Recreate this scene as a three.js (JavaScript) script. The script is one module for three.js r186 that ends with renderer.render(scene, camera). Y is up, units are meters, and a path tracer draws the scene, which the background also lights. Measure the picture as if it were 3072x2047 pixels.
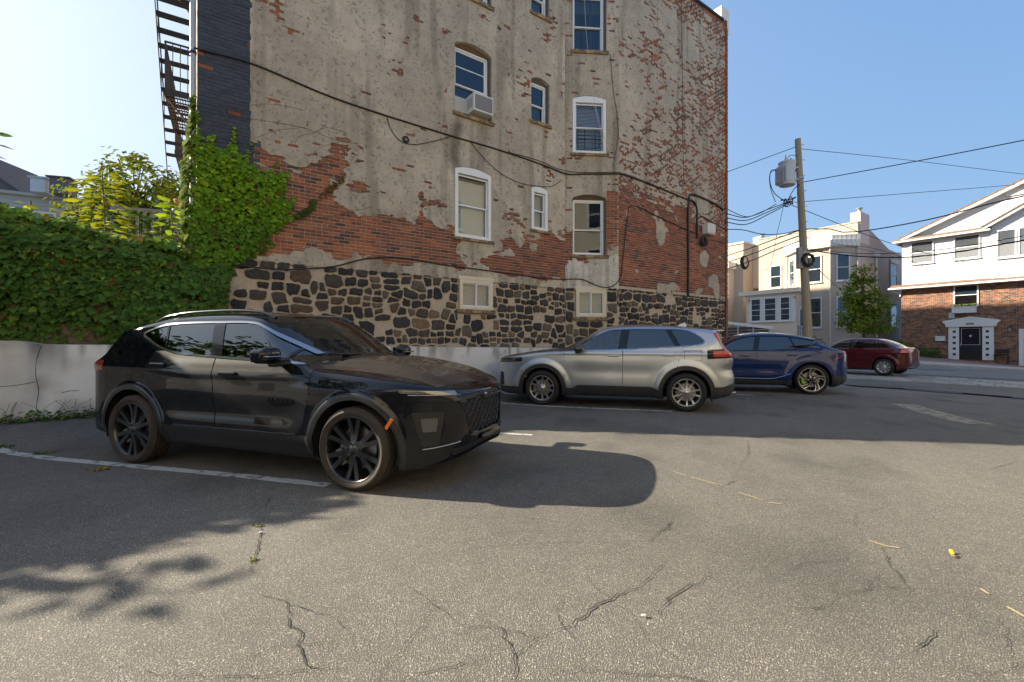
import * as THREE from 'three';
import { mergeGeometries, mergeVertices, toCreasedNormals } from 'three/addons/utils/BufferGeometryUtils.js';
import { RoundedBoxGeometry } from 'three/addons/geometries/RoundedBoxGeometry.js';
import { FontLoader } from 'three/addons/loaders/FontLoader.js';
import { TextGeometry } from 'three/addons/geometries/TextGeometry.js';

// ---------- renderer, camera, sky, sun, exposure ----------
const renderer = new THREE.WebGLRenderer({ antialias: true });
renderer.setSize(1024, 682);
renderer.toneMapping = THREE.LinearToneMapping;
renderer.toneMappingExposure = 2.7;
renderer.shadowMap.enabled = true;
const scene = new THREE.Scene();
const camera = new THREE.PerspectiveCamera(73.7, 1024 / 682, 0.05, 900);
const EYE = 1.29;
camera.position.set(0, EYE, 0);
camera.lookAt(0, EYE + 0.0018, -1);
scene.add(camera);

const SUN_AZ = -18.2 * Math.PI / 180, SUN_EL = 26.6 * Math.PI / 180;   // shadows run towards +x, a little towards the viewer
const travel = new THREE.Vector3(Math.cos(SUN_AZ) * Math.cos(SUN_EL), -Math.sin(SUN_EL), -Math.sin(SUN_AZ) * Math.cos(SUN_EL));
const toSun = travel.clone().negate();
const sun = new THREE.DirectionalLight(new THREE.Color(1.0, 0.88, 0.69), 5.0);
sun.position.copy(toSun).multiplyScalar(60); sun.target.position.set(0, 0, -8);
sun.castShadow = true; sun.shadow.mapSize.set(4096, 4096); sun.shadow.radius = 1;
Object.assign(sun.shadow.camera, { left: -45, right: 45, top: 45, bottom: -45, near: 1, far: 160 });
scene.add(sun, sun.target);
{ // clear sky: blue overhead, paler at the horizon, whiter towards the sun
  const W = 512, H = 256, data = new Float32Array(W * H * 4), d = new THREE.Vector3();
  for (let j = 0; j < H; j++) for (let i = 0; i < W; i++) {
    const th = ((j + 0.5) / H - 0.5) * Math.PI, ph = ((i + 0.5) / W - 0.5) * 2 * Math.PI;
    d.set(Math.cos(th) * Math.cos(ph), Math.sin(th), Math.cos(th) * Math.sin(ph));
    const t = Math.sqrt(Math.max(d.y, 0)), ang = Math.acos(THREE.MathUtils.clamp(d.dot(toSun), -1, 1));
    const g = Math.exp(-ang / 0.66), k = (j * W + i) * 4, S = 0.365;
    data[k] = S * (0.45 + (0.02 - 0.45) * t + 1.35 * g);
    data[k + 1] = S * (0.71 + (0.21 - 0.71) * t + 1.22 * g);
    data[k + 2] = S * (0.98 + (0.62 - 0.98) * t + 0.9 * g);
    data[k + 3] = 1;
  }
  const tex = new THREE.DataTexture(data, W, H, THREE.RGBAFormat, THREE.FloatType);
  tex.mapping = THREE.EquirectangularReflectionMapping; tex.magFilter = tex.minFilter = THREE.LinearFilter; tex.needsUpdate = true;
  scene.background = tex; scene.environment = tex;
}
// ---------- small tools ----------
const V3 = (x, y, z) => new THREE.Vector3(x, y, z);
function RNG(seed) { let a = seed >>> 0; return () => { a = (a + 0x6D2B79F5) | 0; let t = Math.imul(a ^ (a >>> 15), 1 | a); t = (t + Math.imul(t ^ (t >>> 7), 61 | t)) ^ t; return ((t ^ (t >>> 14)) >>> 0) / 4294967296; }; }
const clamp = (x, a = 0, b = 1) => x < a ? a : x > b ? b : x;
const lerp = (a, b, t) => a + (b - a) * t;
const sstep = (a, b, x) => { const t = clamp((x - a) / (b - a)); return t * t * (3 - 2 * t); };
function hash(x, y, s = 0) { let h = Math.imul(x | 0, 374761393) ^ Math.imul(y | 0, 668265263) ^ Math.imul(s | 0, 2147483647 ^ 0x5bd1e995); h = Math.imul(h ^ (h >>> 13), 1274126177); h ^= h >>> 16; return (h >>> 0) / 4294967296; }
function noise(x, y, s = 0, per = 0) {
  const xi = Math.floor(x), yi = Math.floor(y), fx = x - xi, fy = y - yi, u = fx * fx * (3 - 2 * fx), v = fy * fy * (3 - 2 * fy);
  const m = per ? (a) => ((a % per) + per) % per : (a) => a;
  const x0 = m(xi), x1 = m(xi + 1), y0 = m(yi), y1 = m(yi + 1);
  return lerp(lerp(hash(x0, y0, s), hash(x1, y0, s), u), lerp(hash(x0, y1, s), hash(x1, y1, s), u), v);
}
function fbm(x, y, oct = 4, s = 0, per = 0) { let a = 0.5, r = 0, n = 0; for (let i = 0; i < oct; i++) { r += a * noise(x, y, s + i * 17, per); n += a; a *= 0.5; x *= 2; y *= 2; per *= 2; } return r / n; }
const srgb = (c) => c <= 0.0031308 ? 12.92 * c : 1.055 * Math.pow(c, 1 / 2.4) - 0.055;
// a tiling texture; fn(u, v, i, j) gives linear [r, g, b] or one number
function tex(n, fn, color, tile) {
  const d = new Uint8Array(n * n * 4);
  for (let j = 0; j < n; j++) for (let i = 0; i < n; i++) {
    const c = fn((i + 0.5) / n, (j + 0.5) / n, i, j), k = (j * n + i) * 4;
    if (color) { d[k] = 255 * srgb(clamp(c[0])); d[k + 1] = 255 * srgb(clamp(c[1])); d[k + 2] = 255 * srgb(clamp(c[2])); } else d[k] = d[k + 1] = d[k + 2] = 255 * clamp(c);
    d[k + 3] = 255;
  }
  const t = new THREE.DataTexture(d, n, n); t.wrapS = t.wrapT = THREE.RepeatWrapping; t.magFilter = THREE.LinearFilter; t.minFilter = THREE.LinearMipmapLinearFilter; t.generateMipmaps = true;
  if (color) t.colorSpace = THREE.SRGBColorSpace;
  t.repeat.set(1 / tile, 1 / tile); t.needsUpdate = true; return t;
}
const std = (r, g, b, rough = 0.8, o = {}) => new THREE.MeshStandardMaterial({ color: new THREE.Color().setRGB(r, g, b), roughness: rough, ...o });
const phys = (r, g, b, rough = 0.5, o = {}) => new THREE.MeshPhysicalMaterial({ color: new THREE.Color().setRGB(r, g, b), roughness: rough, ...o });
const white = new THREE.Color(1, 1, 1);
// names, parts, things
const taken = new Map();
function numbered(name) { const n = taken.get(name) || 0; taken.set(name, n + 1); return n ? name + '_' + String(n).padStart(3, '0') : name; }
function tag(o, label, category, group, kind) { if (label) o.userData.label = label; if (category) o.userData.category = category; if (group) o.userData.group = group; if (kind) o.userData.kind = kind; return o; }
function thing(name, label, category, pos = [0, 0, 0], turn = 0, group) { const g = new THREE.Group(); g.name = numbered(name); g.position.set(...pos); g.rotation.y = turn; scene.add(g); return tag(g, label, category, group); }
function mesh(name, geo, mat, parent) { const m = new THREE.Mesh(geo, mat); m.name = parent === scene ? numbered(name) : name; m.castShadow = m.receiveShadow = true; parent.add(m); return m; }
function setting(name, geo, mat, label) { const m = mesh(name, geo, mat, scene); m.userData.kind = 'structure'; if (label) m.userData.label = label; return m; }
// uv in metres from the face's main direction
function boxUV(g, ox = 0, oy = 0) {
  if (g.index) g = g.toNonIndexed();
  const p = g.attributes.position, n = p.count, uv = new Float32Array(n * 2), a = V3(), b = V3(), c = V3();
  if (!g.attributes.normal) g.computeVertexNormals();
  for (let i = 0; i < n; i += 3) {
    a.fromBufferAttribute(p, i); b.fromBufferAttribute(p, i + 1); c.fromBufferAttribute(p, i + 2);
    const N = b.clone().sub(a).cross(c.clone().sub(a)), X = Math.abs(N.x), Y = Math.abs(N.y), Z = Math.abs(N.z);
    [a, b, c].forEach((q, k) => { const o = (i + k) * 2; if (Y >= X && Y >= Z) { uv[o] = q.x + ox; uv[o + 1] = q.z + oy; } else if (X >= Z) { uv[o] = q.z + ox; uv[o + 1] = q.y + oy; } else { uv[o] = q.x + ox; uv[o + 1] = q.y + oy; } });
  }
  g.setAttribute('uv', new THREE.BufferAttribute(uv, 2)); return g;
}
const clean = (g) => { if (g.index) g = g.toNonIndexed(); for (const k of Object.keys(g.attributes)) if (!['position', 'normal', 'uv'].includes(k)) g.deleteAttribute(k); if (!g.attributes.normal) g.computeVertexNormals(); if (!g.attributes.uv) g.setAttribute('uv', new THREE.BufferAttribute(new Float32Array(g.attributes.position.count * 2), 2)); return g; };
const merge = (list) => mergeGeometries(list.map(clean), false);
// box between two corners; optional rounding
function bx(x0, y0, z0, x1, y1, z1, r = 0) {
  const w = Math.abs(x1 - x0), h = Math.abs(y1 - y0), d = Math.abs(z1 - z0);
  const g = r ? new RoundedBoxGeometry(w, h, d, 2, Math.min(r, w / 2.01, h / 2.01, d / 2.01)) : new THREE.BoxGeometry(w, h, d);
  g.translate((x0 + x1) / 2, (y0 + y1) / 2, (z0 + z1) / 2); return boxUV(g);
}
function tube(pts, r, seg = 24, rad = 6, closed = false) { return new THREE.TubeGeometry(pts.length === 2 ? new THREE.LineCurve3(pts[0], pts[1]) : new THREE.CatmullRomCurve3(pts, closed, 'centripetal'), seg, r, rad, closed); }
function bar(a, b, w, h) { // square bar from a to b
  const L = a.distanceTo(b), g = new THREE.BoxGeometry(w, h, L), m = new THREE.Matrix4().lookAt(a, b, Math.abs(b.y - a.y) > 0.99 * L ? V3(1, 0, 0) : V3(0, 1, 0)); m.setPosition((a.x + b.x) / 2, (a.y + b.y) / 2, (a.z + b.z) / 2); g.applyMatrix4(m); return boxUV(g);
}
function cyl(a, b, r0, r1 = r0, seg = 12) { const L = a.distanceTo(b), g = new THREE.CylinderGeometry(r1, r0, L, seg); g.applyQuaternion(new THREE.Quaternion().setFromUnitVectors(V3(0, 1, 0), b.clone().sub(a).normalize())); g.translate((a.x + b.x) / 2, (a.y + b.y) / 2, (a.z + b.z) / 2); return g; }
const geoOf = (pos, idx, uv, nor, col) => { const g = new THREE.BufferGeometry(); g.setAttribute('position', new THREE.BufferAttribute(pos instanceof Float32Array ? pos : new Float32Array(pos), 3)); if (idx) g.setIndex(idx); if (uv) g.setAttribute('uv', new THREE.BufferAttribute(new Float32Array(uv), 2)); if (nor) g.setAttribute('normal', new THREE.BufferAttribute(new Float32Array(nor), 3)); else g.computeVertexNormals(); if (col) g.setAttribute('color', new THREE.BufferAttribute(new Float32Array(col), 3)); return g; };
// cut an indexed mesh {p: [[...numbers]], t: [[a,b,c]]} along s = 0; returns [inside (s<0), outside]; vertex rows are interpolated whole
function isoSplit(m, s) {
  const A = { p: [], t: [] }, B = { p: [], t: [] }, ia = new Map(), ib = new Map(), edge = new Map(), val = m.p.map(s);
  const put = (M, I, k) => { let r = I.get(k); if (r === undefined) { r = M.p.length; M.p.push(m.p[k]); I.set(k, r); } return r; };
  const cut = (i, j) => { const key = i < j ? i * 4194304 + j : j * 4194304 + i; let e = edge.get(key); if (!e) { const t = val[i] / (val[i] - val[j]), P = m.p[i], Q = m.p[j], row = P.map((x, k) => x + (Q[k] - x) * t); e = [A.p.length, B.p.length]; A.p.push(row); B.p.push(row); edge.set(key, e); } return e; };
  for (const [a, b, c] of m.t) {
    const n = (val[a] < 0) + (val[b] < 0) + (val[c] < 0);
    if (n === 3) A.t.push([put(A, ia, a), put(A, ia, b), put(A, ia, c)]);
    else if (n === 0) B.t.push([put(B, ib, a), put(B, ib, b), put(B, ib, c)]);
    else {
      let q = [a, b, c]; const lone = n === 1 ? (k) => val[k] < 0 : (k) => val[k] >= 0;
      while (!lone(q[0])) q = [q[1], q[2], q[0]];
      const e1 = cut(q[0], q[1]), e2 = cut(q[0], q[2]);
      const L = n === 1 ? A : B, LI = n === 1 ? ia : ib, M = n === 1 ? B : A, MI = n === 1 ? ib : ia, l = n === 1 ? 0 : 1, k = 1 - l;
      L.t.push([put(L, LI, q[0]), e1[l], e2[l]]);
      M.t.push([e1[k], put(M, MI, q[1]), put(M, MI, q[2])], [e1[k], put(M, MI, q[2]), e2[k]]);
    }
  }
  return [A, B];
}
function sdPoly(pts) { // signed distance to a closed polygon, negative inside
  const n = pts.length;
  return (x, y) => {
    let d = 1e9, s = 1;
    for (let i = 0, j = n - 1; i < n; j = i++) {
      const ex = pts[j][0] - pts[i][0], ey = pts[j][1] - pts[i][1], wx = x - pts[i][0], wy = y - pts[i][1], t = clamp((wx * ex + wy * ey) / (ex * ex + ey * ey || 1e-9));
      const bx_ = wx - ex * t, by = wy - ey * t; d = Math.min(d, bx_ * bx_ + by * by);
      const c1 = y >= pts[i][1], c2 = y < pts[j][1], c3 = ex * wy > ey * wx; if ((c1 && c2 && c3) || (!c1 && !c2 && !c3)) s = -s;
    }
    return s * Math.sqrt(d);
  };
}
function spline(pts, n = 6, closed = true) { const c = new THREE.CatmullRomCurve3(pts.map((p) => V3(p[0], p[1], 0)), closed, 'centripetal'); return c.getPoints(pts.length * n).slice(0, closed ? -1 : undefined).map((p) => [p.x, p.y]); }
const pw = (pts) => (x) => { if (x <= pts[0][0]) return pts[0][1]; for (let i = 1; i < pts.length; i++) if (x <= pts[i][0]) return lerp(pts[i - 1][1], pts[i][1], (x - pts[i - 1][0]) / (pts[i][0] - pts[i - 1][0])); return pts[pts.length - 1][1]; };
// the place's axes in (X to the right, depth away): U along the side walls, V along the street
const U = [0.816, 0.578], VV = [-0.578, 0.816];
const TH = Math.atan2(U[1], U[0]);            // turn of things whose local x runs along U, local z out towards the lot
const TS = Math.atan2(-0.816, 0.578);         // turn of things facing the street: local x to the right along the front, z out towards the street
const AB = (a, b) => [a * VV[0] + b * U[0], a * VV[1] + b * U[1]];   // street frame -> (X, depth)
// ground height
function gh(X, d) {
  const a = X * VV[0] + d * VV[1], b = X * U[0] + d * U[1];
  let g = 0;
  if (b > 19) { const s1 = 0.034 * (clamp(a, -8, 24) - 6); if (b < 31) g = s1 * (b - 19) / 12; else { const s2 = 0.1 * (clamp(a, 2.5, 11.5) - 6.6) + 0.1; g = lerp(s1 + 0.13, s2, sstep(31.5, 39.5, b)); } }
  const q = X * 0.578 - d * 0.816; g += 0.19 * sstep(-7.5, -9.0, q) * (1 - sstep(-0.9, 0.1, X));
  return g;
}
function grid(x0, x1, nx, y0, y1, ny, f, col) { // f(u, v) -> [x, y, z, uvx, uvy]
  const p = [], uv = [], idx = [], c = [];
  for (let j = 0; j <= ny; j++) for (let i = 0; i <= nx; i++) { const q = f(lerp(x0, x1, i / nx), lerp(y0, y1, j / ny)); p.push(q[0], q[1], q[2]); uv.push(q[3], q[4]); if (col) c.push(...col(q)); }
  for (let j = 0; j < ny; j++) for (let i = 0; i < nx; i++) { const k = j * (nx + 1) + i; idx.push(k, k + 1, k + nx + 2, k, k + nx + 2, k + nx + 1); }
  return geoOf(p, idx, uv, null, col ? c : null);
}
// a flat ribbon on the ground along (X, depth) points
function ribbon(pts, width, lift, wob = 0, rnd = null) {
  const p = [], uv = [], idx = []; let L = 0;
  pts.forEach((q, i) => {
    const a = pts[Math.max(0, i - 1)], b = pts[Math.min(pts.length - 1, i + 1)], dx = b[0] - a[0], dd = b[1] - a[1], l = Math.hypot(dx, dd) || 1; if (i) L += Math.hypot(q[0] - pts[i - 1][0], q[1] - pts[i - 1][1]);
    for (const s of [-1, 1]) { const w = width(i / (pts.length - 1)) / 2 * (1 + (rnd ? (rnd() - 0.5) * wob : 0)), X = q[0] - s * dd / l * w, D = q[1] + s * dx / l * w; p.push(X, gh(X, D) + lift, -D); uv.push(L, s * w); }
    if (i) { const k = i * 2; idx.push(k - 2, k - 1, k, k - 1, k + 1, k); }
  });
  const g = geoOf(p, idx, uv); if (g.attributes.normal.getY(0) < 0) { g.setIndex(idx.map((_, i) => idx[i - (i % 3) + 2 - (i % 3)])); g.computeVertexNormals(); } return g;
}
// ---------- materials shared by the setting ----------
console.log('materials');
const M = {};
{
  const N = 2048, cells = 350, px = new Float32Array(N * N), shade = new Float32Array(N * N), cs = N / cells;
  for (let cj = 0; cj < cells; cj++) for (let ci = 0; ci < cells; ci++) {
    const big = hash(ci, cj, 5), x = (ci + 0.1 + 0.8 * hash(ci, cj, 1)) * cs, y = (cj + 0.1 + 0.8 * hash(ci, cj, 2)) * cs, r = cs * (0.26 + 0.42 * big * big), an = hash(ci, cj, 3) * 3.14, e = 0.6 + 0.4 * hash(ci, cj, 4), h = hash(ci, cj, 6), R = Math.ceil(r + 1), c = Math.cos(an), s = Math.sin(an);
    for (let j = -R; j <= R; j++) for (let i = -R; i <= R; i++) {
      const dx = Math.floor(x) + i + 0.5 - x, dy = Math.floor(y) + j + 0.5 - y, qx = (dx * c + dy * s) / r, qy = (-dx * s + dy * c) / (r * e), q = qx * qx + qy * qy; if (q > 1) continue;
      const k = ((Math.floor(y) + j + N) % N) * N + (Math.floor(x) + i + N) % N, z = Math.sqrt(1 - q) * (0.5 + 0.5 * big);
      if (z > px[k]) { px[k] = z; shade[k] = h; }
    }
  }
  M.asphalt = std(1, 1, 1, 0.92, { vertexColors: true });
  M.asphalt.map = tex(N, (u, v, i, j) => {
    const k = j * N + i, h = shade[k], z = px[k], f = 0.86 + 0.28 * fbm(u * 24, v * 24, 3, 3, 24), g = hash(i, j, 9) * 0.035;
    if (z <= 0.02) { const b = 0.07 * f + g; return [b * 1.03, b, b * 0.95]; }
    const b = (0.14 + 0.15 * h + (h > 0.975 ? 0.16 : 0)) * f + g; return [b * (1.0 + 0.1 * noise(h * 60, 1, 4)), b, b * (0.8 + 0.13 * noise(h * 60, 7, 4))];
  }, true, 2.3);
  M.asphalt.bumpMap = tex(N, (u, v, i, j) => px[j * N + i] * 0.85 + 0.1 * hash(i, j, 2), false, 2.3); M.asphalt.bumpScale = 0.005;
}
M.road = std(1, 1, 1, 0.9, { vertexColors: true });
M.road.map = tex(512, (u, v, i, j) => { const b = 0.115 * (0.8 + 0.4 * fbm(u * 12, v * 12, 4, 8, 12)) + 0.04 * hash(i, j, 3); return [b, b, b * 1.02]; }, true, 2.2);
M.concrete = std(1, 1, 1, 0.9); M.concrete.map = tex(512, (u, v, i, j) => { const b = 0.34 * (0.8 + 0.4 * fbm(u * 8, v * 8, 5, 21, 8)) + 0.04 * hash(i, j, 4); return [b, b * 0.96, b * 0.88]; }, true, 2.0);
M.concrete.bumpMap = tex(256, (u, v, i, j) => 0.6 * fbm(u * 32, v * 32, 3, 2, 32) + 0.4 * hash(i, j, 1), false, 0.5); M.concrete.bumpScale = 0.002;
M.linePaint = std(1, 1, 1, 0.8); M.linePaint.map = tex(512, (u, v, i, j) => { const w = fbm(u * 16, v * 16, 4, 5, 16), b = 0.55 - 0.34 * sstep(0.52, 0.72, w) - 0.12 * hash(i, j, 7); return [b, b, b * 0.97]; }, true, 1.4);
M.linePaint.bumpMap = M.asphalt.bumpMap; M.linePaint.bumpScale = 0.003;
M.crack = std(0.04, 0.036, 0.031, 1);
console.log('ground');
// ---------- ground ----------
setting('ground', grid(-420, 420, 12, -420, 420, 12, (x, d) => [x, -1.2, -d, x, d]), std(0.14, 0.13, 0.12, 0.95), 'plain ground beyond the lot and the houses');
const patch = (q) => { const x = q[0], d = -q[2], f = 0.8 + 0.46 * fbm(x * 0.5 + 40, d * 0.5 + 40, 5, 31) - 0.26 * sstep(0.56, 0.72, fbm(x * 1.1 + 9, d * 1.1, 4, 44)) - 0.3 * sstep(0.72, 0.8, fbm(x * 2.6 + 3, d * 2.6, 3, 47)); return [f * 1.01, f * 0.985, f * 0.95]; };
const abGrid = (b0, b1, nb, a0, a1, na, lift, col) => grid(b0, b1, nb, a0, a1, na, (b, a) => { const [X, d] = AB(a, b); return [X, gh(X, d) + lift, -d, X, d]; }, col);
const lot = setting('parking_lot_ground', abGrid(-45, 18.9, 213, -30, 30, 200, 0, patch), M.asphalt, 'worn grey asphalt of the parking lot');
const gp = (px, py) => { const d = 1366 * EYE / (py - 1026); return [(px - 1536) / 1366 * d, d]; };   // a point of the flat lot seen at a photo pixel
function line(name, pts, w, mat = M.linePaint, lift = 0.004) {
  const P = pts.map((q) => gp(...q)), c = new THREE.CatmullRomCurve3(P.map((q) => V3(q[0], 0, q[1])), false, 'centripetal').getPoints(40).map((q) => [q.x, q.z]);
  return mesh(name, ribbon(c, () => w, lift, 0.16, RNG(P[0][0] * 1000)), mat, lot);
}
line('painted_line', [[-60, 1350], [60, 1364], [153, 1376], [408, 1400], [714, 1428], [985, 1457]], 0.115);
line('painted_line', [[1400, 1204], [1480, 1209], [1700, 1222], [2018, 1235]], 0.12);
line('painted_line', [[2120, 1181], [2190, 1184], [2262, 1187]], 0.09);
line('painted_line', [[1440, 1299], [1500, 1301], [1597, 1306]], 0.09);
const tanStripeMat = M.linePaint.clone(); tanStripeMat.color.setRGB(0.62, 0.56, 0.4);
line('faded_stripe', [[2704, 1213], [2800, 1240], [2885, 1262], [2945, 1274]], 0.42, tanStripeMat);  // broad tan strip, paler than the asphalt round it
const yellowPaint = std(0.42, 0.35, 0.17, 0.9);
for (const seg of [[[2020, 1416], [2060, 1428]], [[2075, 1433], [2120, 1446], [2150, 1455]], [[2215, 1478], [2290, 1503]], [[2305, 1509], [2345, 1514]], [[2610, 1624], [2660, 1640], [2700, 1646]], [[2940, 1768], [2966, 1784]], [[3020, 1822], [3090, 1862]]]) line('faded_yellow_dash', seg, 0.013, yellowPaint, 0.005);
{ // cracks: jagged strips of dark gap
  const z3 = (x, y) => [1100 + x * 0.838, 1500 + y * 0.838], z2 = (x, y) => [x * 0.51, 1300 + y * 0.51], z1 = (x, y) => [1400 + x * 0.7106, 1200 + y * 0.7106], r = RNG(77);
  const list = [[z3, [[350, 460], [420, 456], [480, 465], [500, 520], [530, 555], [522, 640], [516, 690]], 0.011], [z3, [[530, 555], [610, 495], [740, 450], [820, 380], [900, 340], [980, 310], [1030, 265], [1062, 235]], 0.012], [z3, [[350, 460], [260, 395], [190, 340], [120, 300]], 0.007], [z3, [[1045, 415], [1080, 355], [1130, 320], [1190, 300], [1230, 260]], 0.013],
    [z3, [[1000, 160], [1050, 110], [1090, 85]], 0.008], [z3, [[1840, 170], [1880, 245], [1950, 325]], 0.012], [z3, [[1955, 548], [2000, 510], [2040, 465]], 0.012], [z3, [[610, 495], [545, 480], [480, 465]], 0.006], [z2, [[1545, 505], [1520, 620], [1490, 760], [1470, 840]], 0.012], [z2, [[1680, 960], [1700, 1060], [1712, 1140], [1750, 1155], [1770, 1270], [1800, 1380], [1900, 1390], [2050, 1395]], 0.01], [z1, [[865, 500], [850, 545], [805, 566]], 0.012], [z1, [[1185, 175], [1190, 230], [1160, 270]], 0.01],
    [z2, [[1590, 370], [1575, 420], [1560, 450]], 0.01], [z2, [[1360, 215], [1500, 240], [1600, 262], [1720, 290], [1830, 312]], 0.008], [z1, [[1080, 370], [1130, 345], [1150, 340]], 0.014], [z3, [[1590, 400], [1630, 380]], 0.012], [z3, [[1780, 335], [1830, 265]], 0.007], [z1, [[2200, 300], [2260, 280], [2330, 262]], 0.01]];
  for (let i = 0; i < 26; i++) { let x = -3.5 + 8 * r(), d = 1.75 + 3.2 * r() * r(), an = r() * 6.28; const q = [], n = 3 + (r() * 5 | 0); for (let k = 0; k < n; k++) { q.push([x, d]); an += (r() - 0.5) * 1.3; x += Math.cos(an) * 0.26; d += Math.sin(an) * 0.2; } list.push([null, q, 0.0055]); }
  for (const [z, pts, w] of list) {
    const P = z ? pts.map((q) => gp(...z(...q))) : pts, out = [];
    for (let i = 0; i + 1 < P.length; i++) { const n = Math.max(2, Math.round(Math.hypot(P[i + 1][0] - P[i][0], P[i + 1][1] - P[i][1]) / 0.035)); for (let k = 0; k < n; k++) out.push([lerp(P[i][0], P[i + 1][0], k / n) + (r() - 0.5) * 0.026, lerp(P[i][1], P[i + 1][1], k / n) + (r() - 0.5) * 0.022]); }
    out.push(P[P.length - 1]);
    mesh('crack', ribbon(out, (t) => w * 0.38 * (0.35 + 1.1 * Math.sin(Math.PI * clamp(t, 0.06, 0.94))), 0.0065, 1.5, r), M.crack, lot);
  }
}
// street: concrete strip, road, lines, far kerb, sidewalk, yard
const rp = (q) => { const f = 0.85 + 0.3 * fbm(q[0] * 0.3, q[2] * 0.3, 4, 61); return [f, f, f]; };
setting('apron_strip', abGrid(18.9, 23.6, 12, -30, 70, 200, -0.012), std(0.1, 0.098, 0.095, 0.95), 'grey bedding strip along the street');
const road = setting('road', abGrid(23.6, 31.0, 20, -30, 70, 200, 0, rp), M.road, 'grey asphalt street');
const rb = (a0, a1, b) => { const out = []; for (let i = 0; i <= 60; i++) out.push(AB(lerp(a0, a1, i / 60), b)); return out; };
mesh('road_line', ribbon(rb(-20, 60, 27.4), () => 0.1, 0.004), M.linePaint, road);
mesh('road_line', ribbon(rb(-20, 60, 30.2), () => 0.09, 0.004), M.linePaint, road);
mesh('repair_patch', ribbon(rb(5.2, 7.4, 27.9), () => 0.5, 0.005), std(0.035, 0.035, 0.037, 0.9), road);
{
  const kerb = new THREE.Group(); kerb.name = 'kerb'; kerb.userData.kind = 'structure'; kerb.userData.label = 'concrete kerb of the far sidewalk'; scene.add(kerb);
  for (let i = 0; i < 24; i++) { // kerb stones
    const a0 = -14 + i * 2.4, a1 = a0 + 2.385, p = []; const P = (a, b, y) => { const [X, d] = AB(a, b), q = AB(a, 30.9), z = gh(q[0], q[1]); return [X, z + y, -d]; };
    const prof = [[31.0, -0.2], [31.0, 0.11], [31.02, 0.13], [31.18, 0.134], [31.18, -0.2]], idx = [], pos = [];
    for (const a of [a0, (a0 + a1) / 2, a1]) for (const [b, y] of prof) pos.push(...P(a, b, y));
    for (let s = 0; s < 2; s++) for (let k = 0; k < 4; k++) { const o = s * 5 + k; idx.push(o, o + 5, o + 1, o + 1, o + 5, o + 6); }
    mesh('kerb_stone', boxUV(geoOf(pos, idx)), M.concrete, kerb);
  }
}
setting('sidewalk', abGrid(31.18, 34.2, 8, -30, 70, 240, 0), M.concrete, 'pale concrete sidewalk across the street');
const brickPave = std(1, 1, 1, 0.9); brickPave.map = tex(256, (u, v) => { const r = Math.floor(v * 16), x = u * 8 + (r % 2) * 0.5, h = hash(Math.floor(x) % 8, r, 3), e = Math.min(x % 1, 1 - x % 1) < 0.05 || Math.min((v * 16) % 1, 1 - (v * 16) % 1) < 0.1; const b = e ? 0.12 : 0.14 + 0.08 * h; return [b * 1.5, b * 0.95, b * 0.85]; }, true, 1.6);
setting('front_yard_paving', abGrid(34.2, 64, 20, -30, 70, 200, 0), brickPave, 'reddish paving in front of the houses');
{ // paver blocks of the apron: rows along the street, each block a mesh
  const strip = new THREE.Group(); strip.name = 'paver_strip'; strip.userData.kind = 'structure'; strip.userData.label = 'strip of grey stone pavers at the edge of the lot'; scene.add(strip);
  const mats = [0.34, 0.29, 0.25, 0.38, 0.31].map((b, i) => { const m = M.concrete.clone(); m.color.setRGB(b * 2.4, b * 2.35, b * 2.3); return m; }), r = RNG(5);
  const Wb = 0.62, rows = 6, Lb = 0.5; const geos = [0, 1, 2].map((k) => { const g = new RoundedBoxGeometry(Wb - 0.04 - k * 0.006, 0.08, Lb - 0.045, 1, 0.012); return boxUV(g); });
  for (let j = 0; j < rows; j++) for (let i = 0; i < 30; i++) {
    const b = 18.94 + (j + 0.5) * Wb, a = -1.2 + (i + (j % 2) * 0.5) * Lb; const [X, d] = AB(a, b);
    const m = mesh('paver', geos[(r() * 3) | 0], mats[(r() * 5) | 0], strip); m.position.set(X, gh(X, d) - 0.033 + r() * 0.008, -d); m.rotation.y = TH + (r() - 0.5) * 0.02;
  }
}
// ---------- the tall brick building ----------
console.log('building');
const C0 = [-5.36, 7.74];
const bld = thing('brick_apartment_building', 'tall old brick apartment building with flaking grey stucco, sash windows and a rubble stone base', 'building', [C0[0], 0, -C0[1]], TH);
const SEG = { 1: new THREE.Matrix4(), 2: new THREE.Matrix4().makeBasis(V3(0.865, 0, 0.502), V3(0, 1, 0), V3(-0.502, 0, 0.865)).setPosition(8.36, 0, 0), 3: new THREE.Matrix4().makeTranslation(0, 0, 0.763) };
const RANGE = { 1: [0, 8.36], 2: [0, 1.52], 3: [9.675, 15.135] }, TOP = 12.42, STONE = 2.79;
M.stucco = std(1, 1, 1, 0.95, { vertexColors: true });
M.stucco.map = tex(1024, (u, v, i, j) => { const a = fbm(u * 10, v * 10, 5, 71, 10), b = fbm(u * 60, v * 60, 3, 72, 60), pit = sstep(0.66, 0.78, fbm(u * 44 + 3, v * 44, 2, 75, 44)), f = 0.72 + 0.36 * a + 0.2 * (b - 0.5) + 0.1 * (hash(i, j, 3) - 0.5) - 0.32 * pit; return [f, f * 0.985, f * 0.96]; }, true, 1.9);
M.stucco.bumpMap = tex(512, (u, v, i, j) => 0.5 * fbm(u * 24, v * 24, 4, 74, 24) + 0.3 * hash(i, j, 1) + 0.2 * fbm(u * 90, v * 90, 2, 76, 90), false, 0.95); M.stucco.bumpScale = 0.006;
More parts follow.
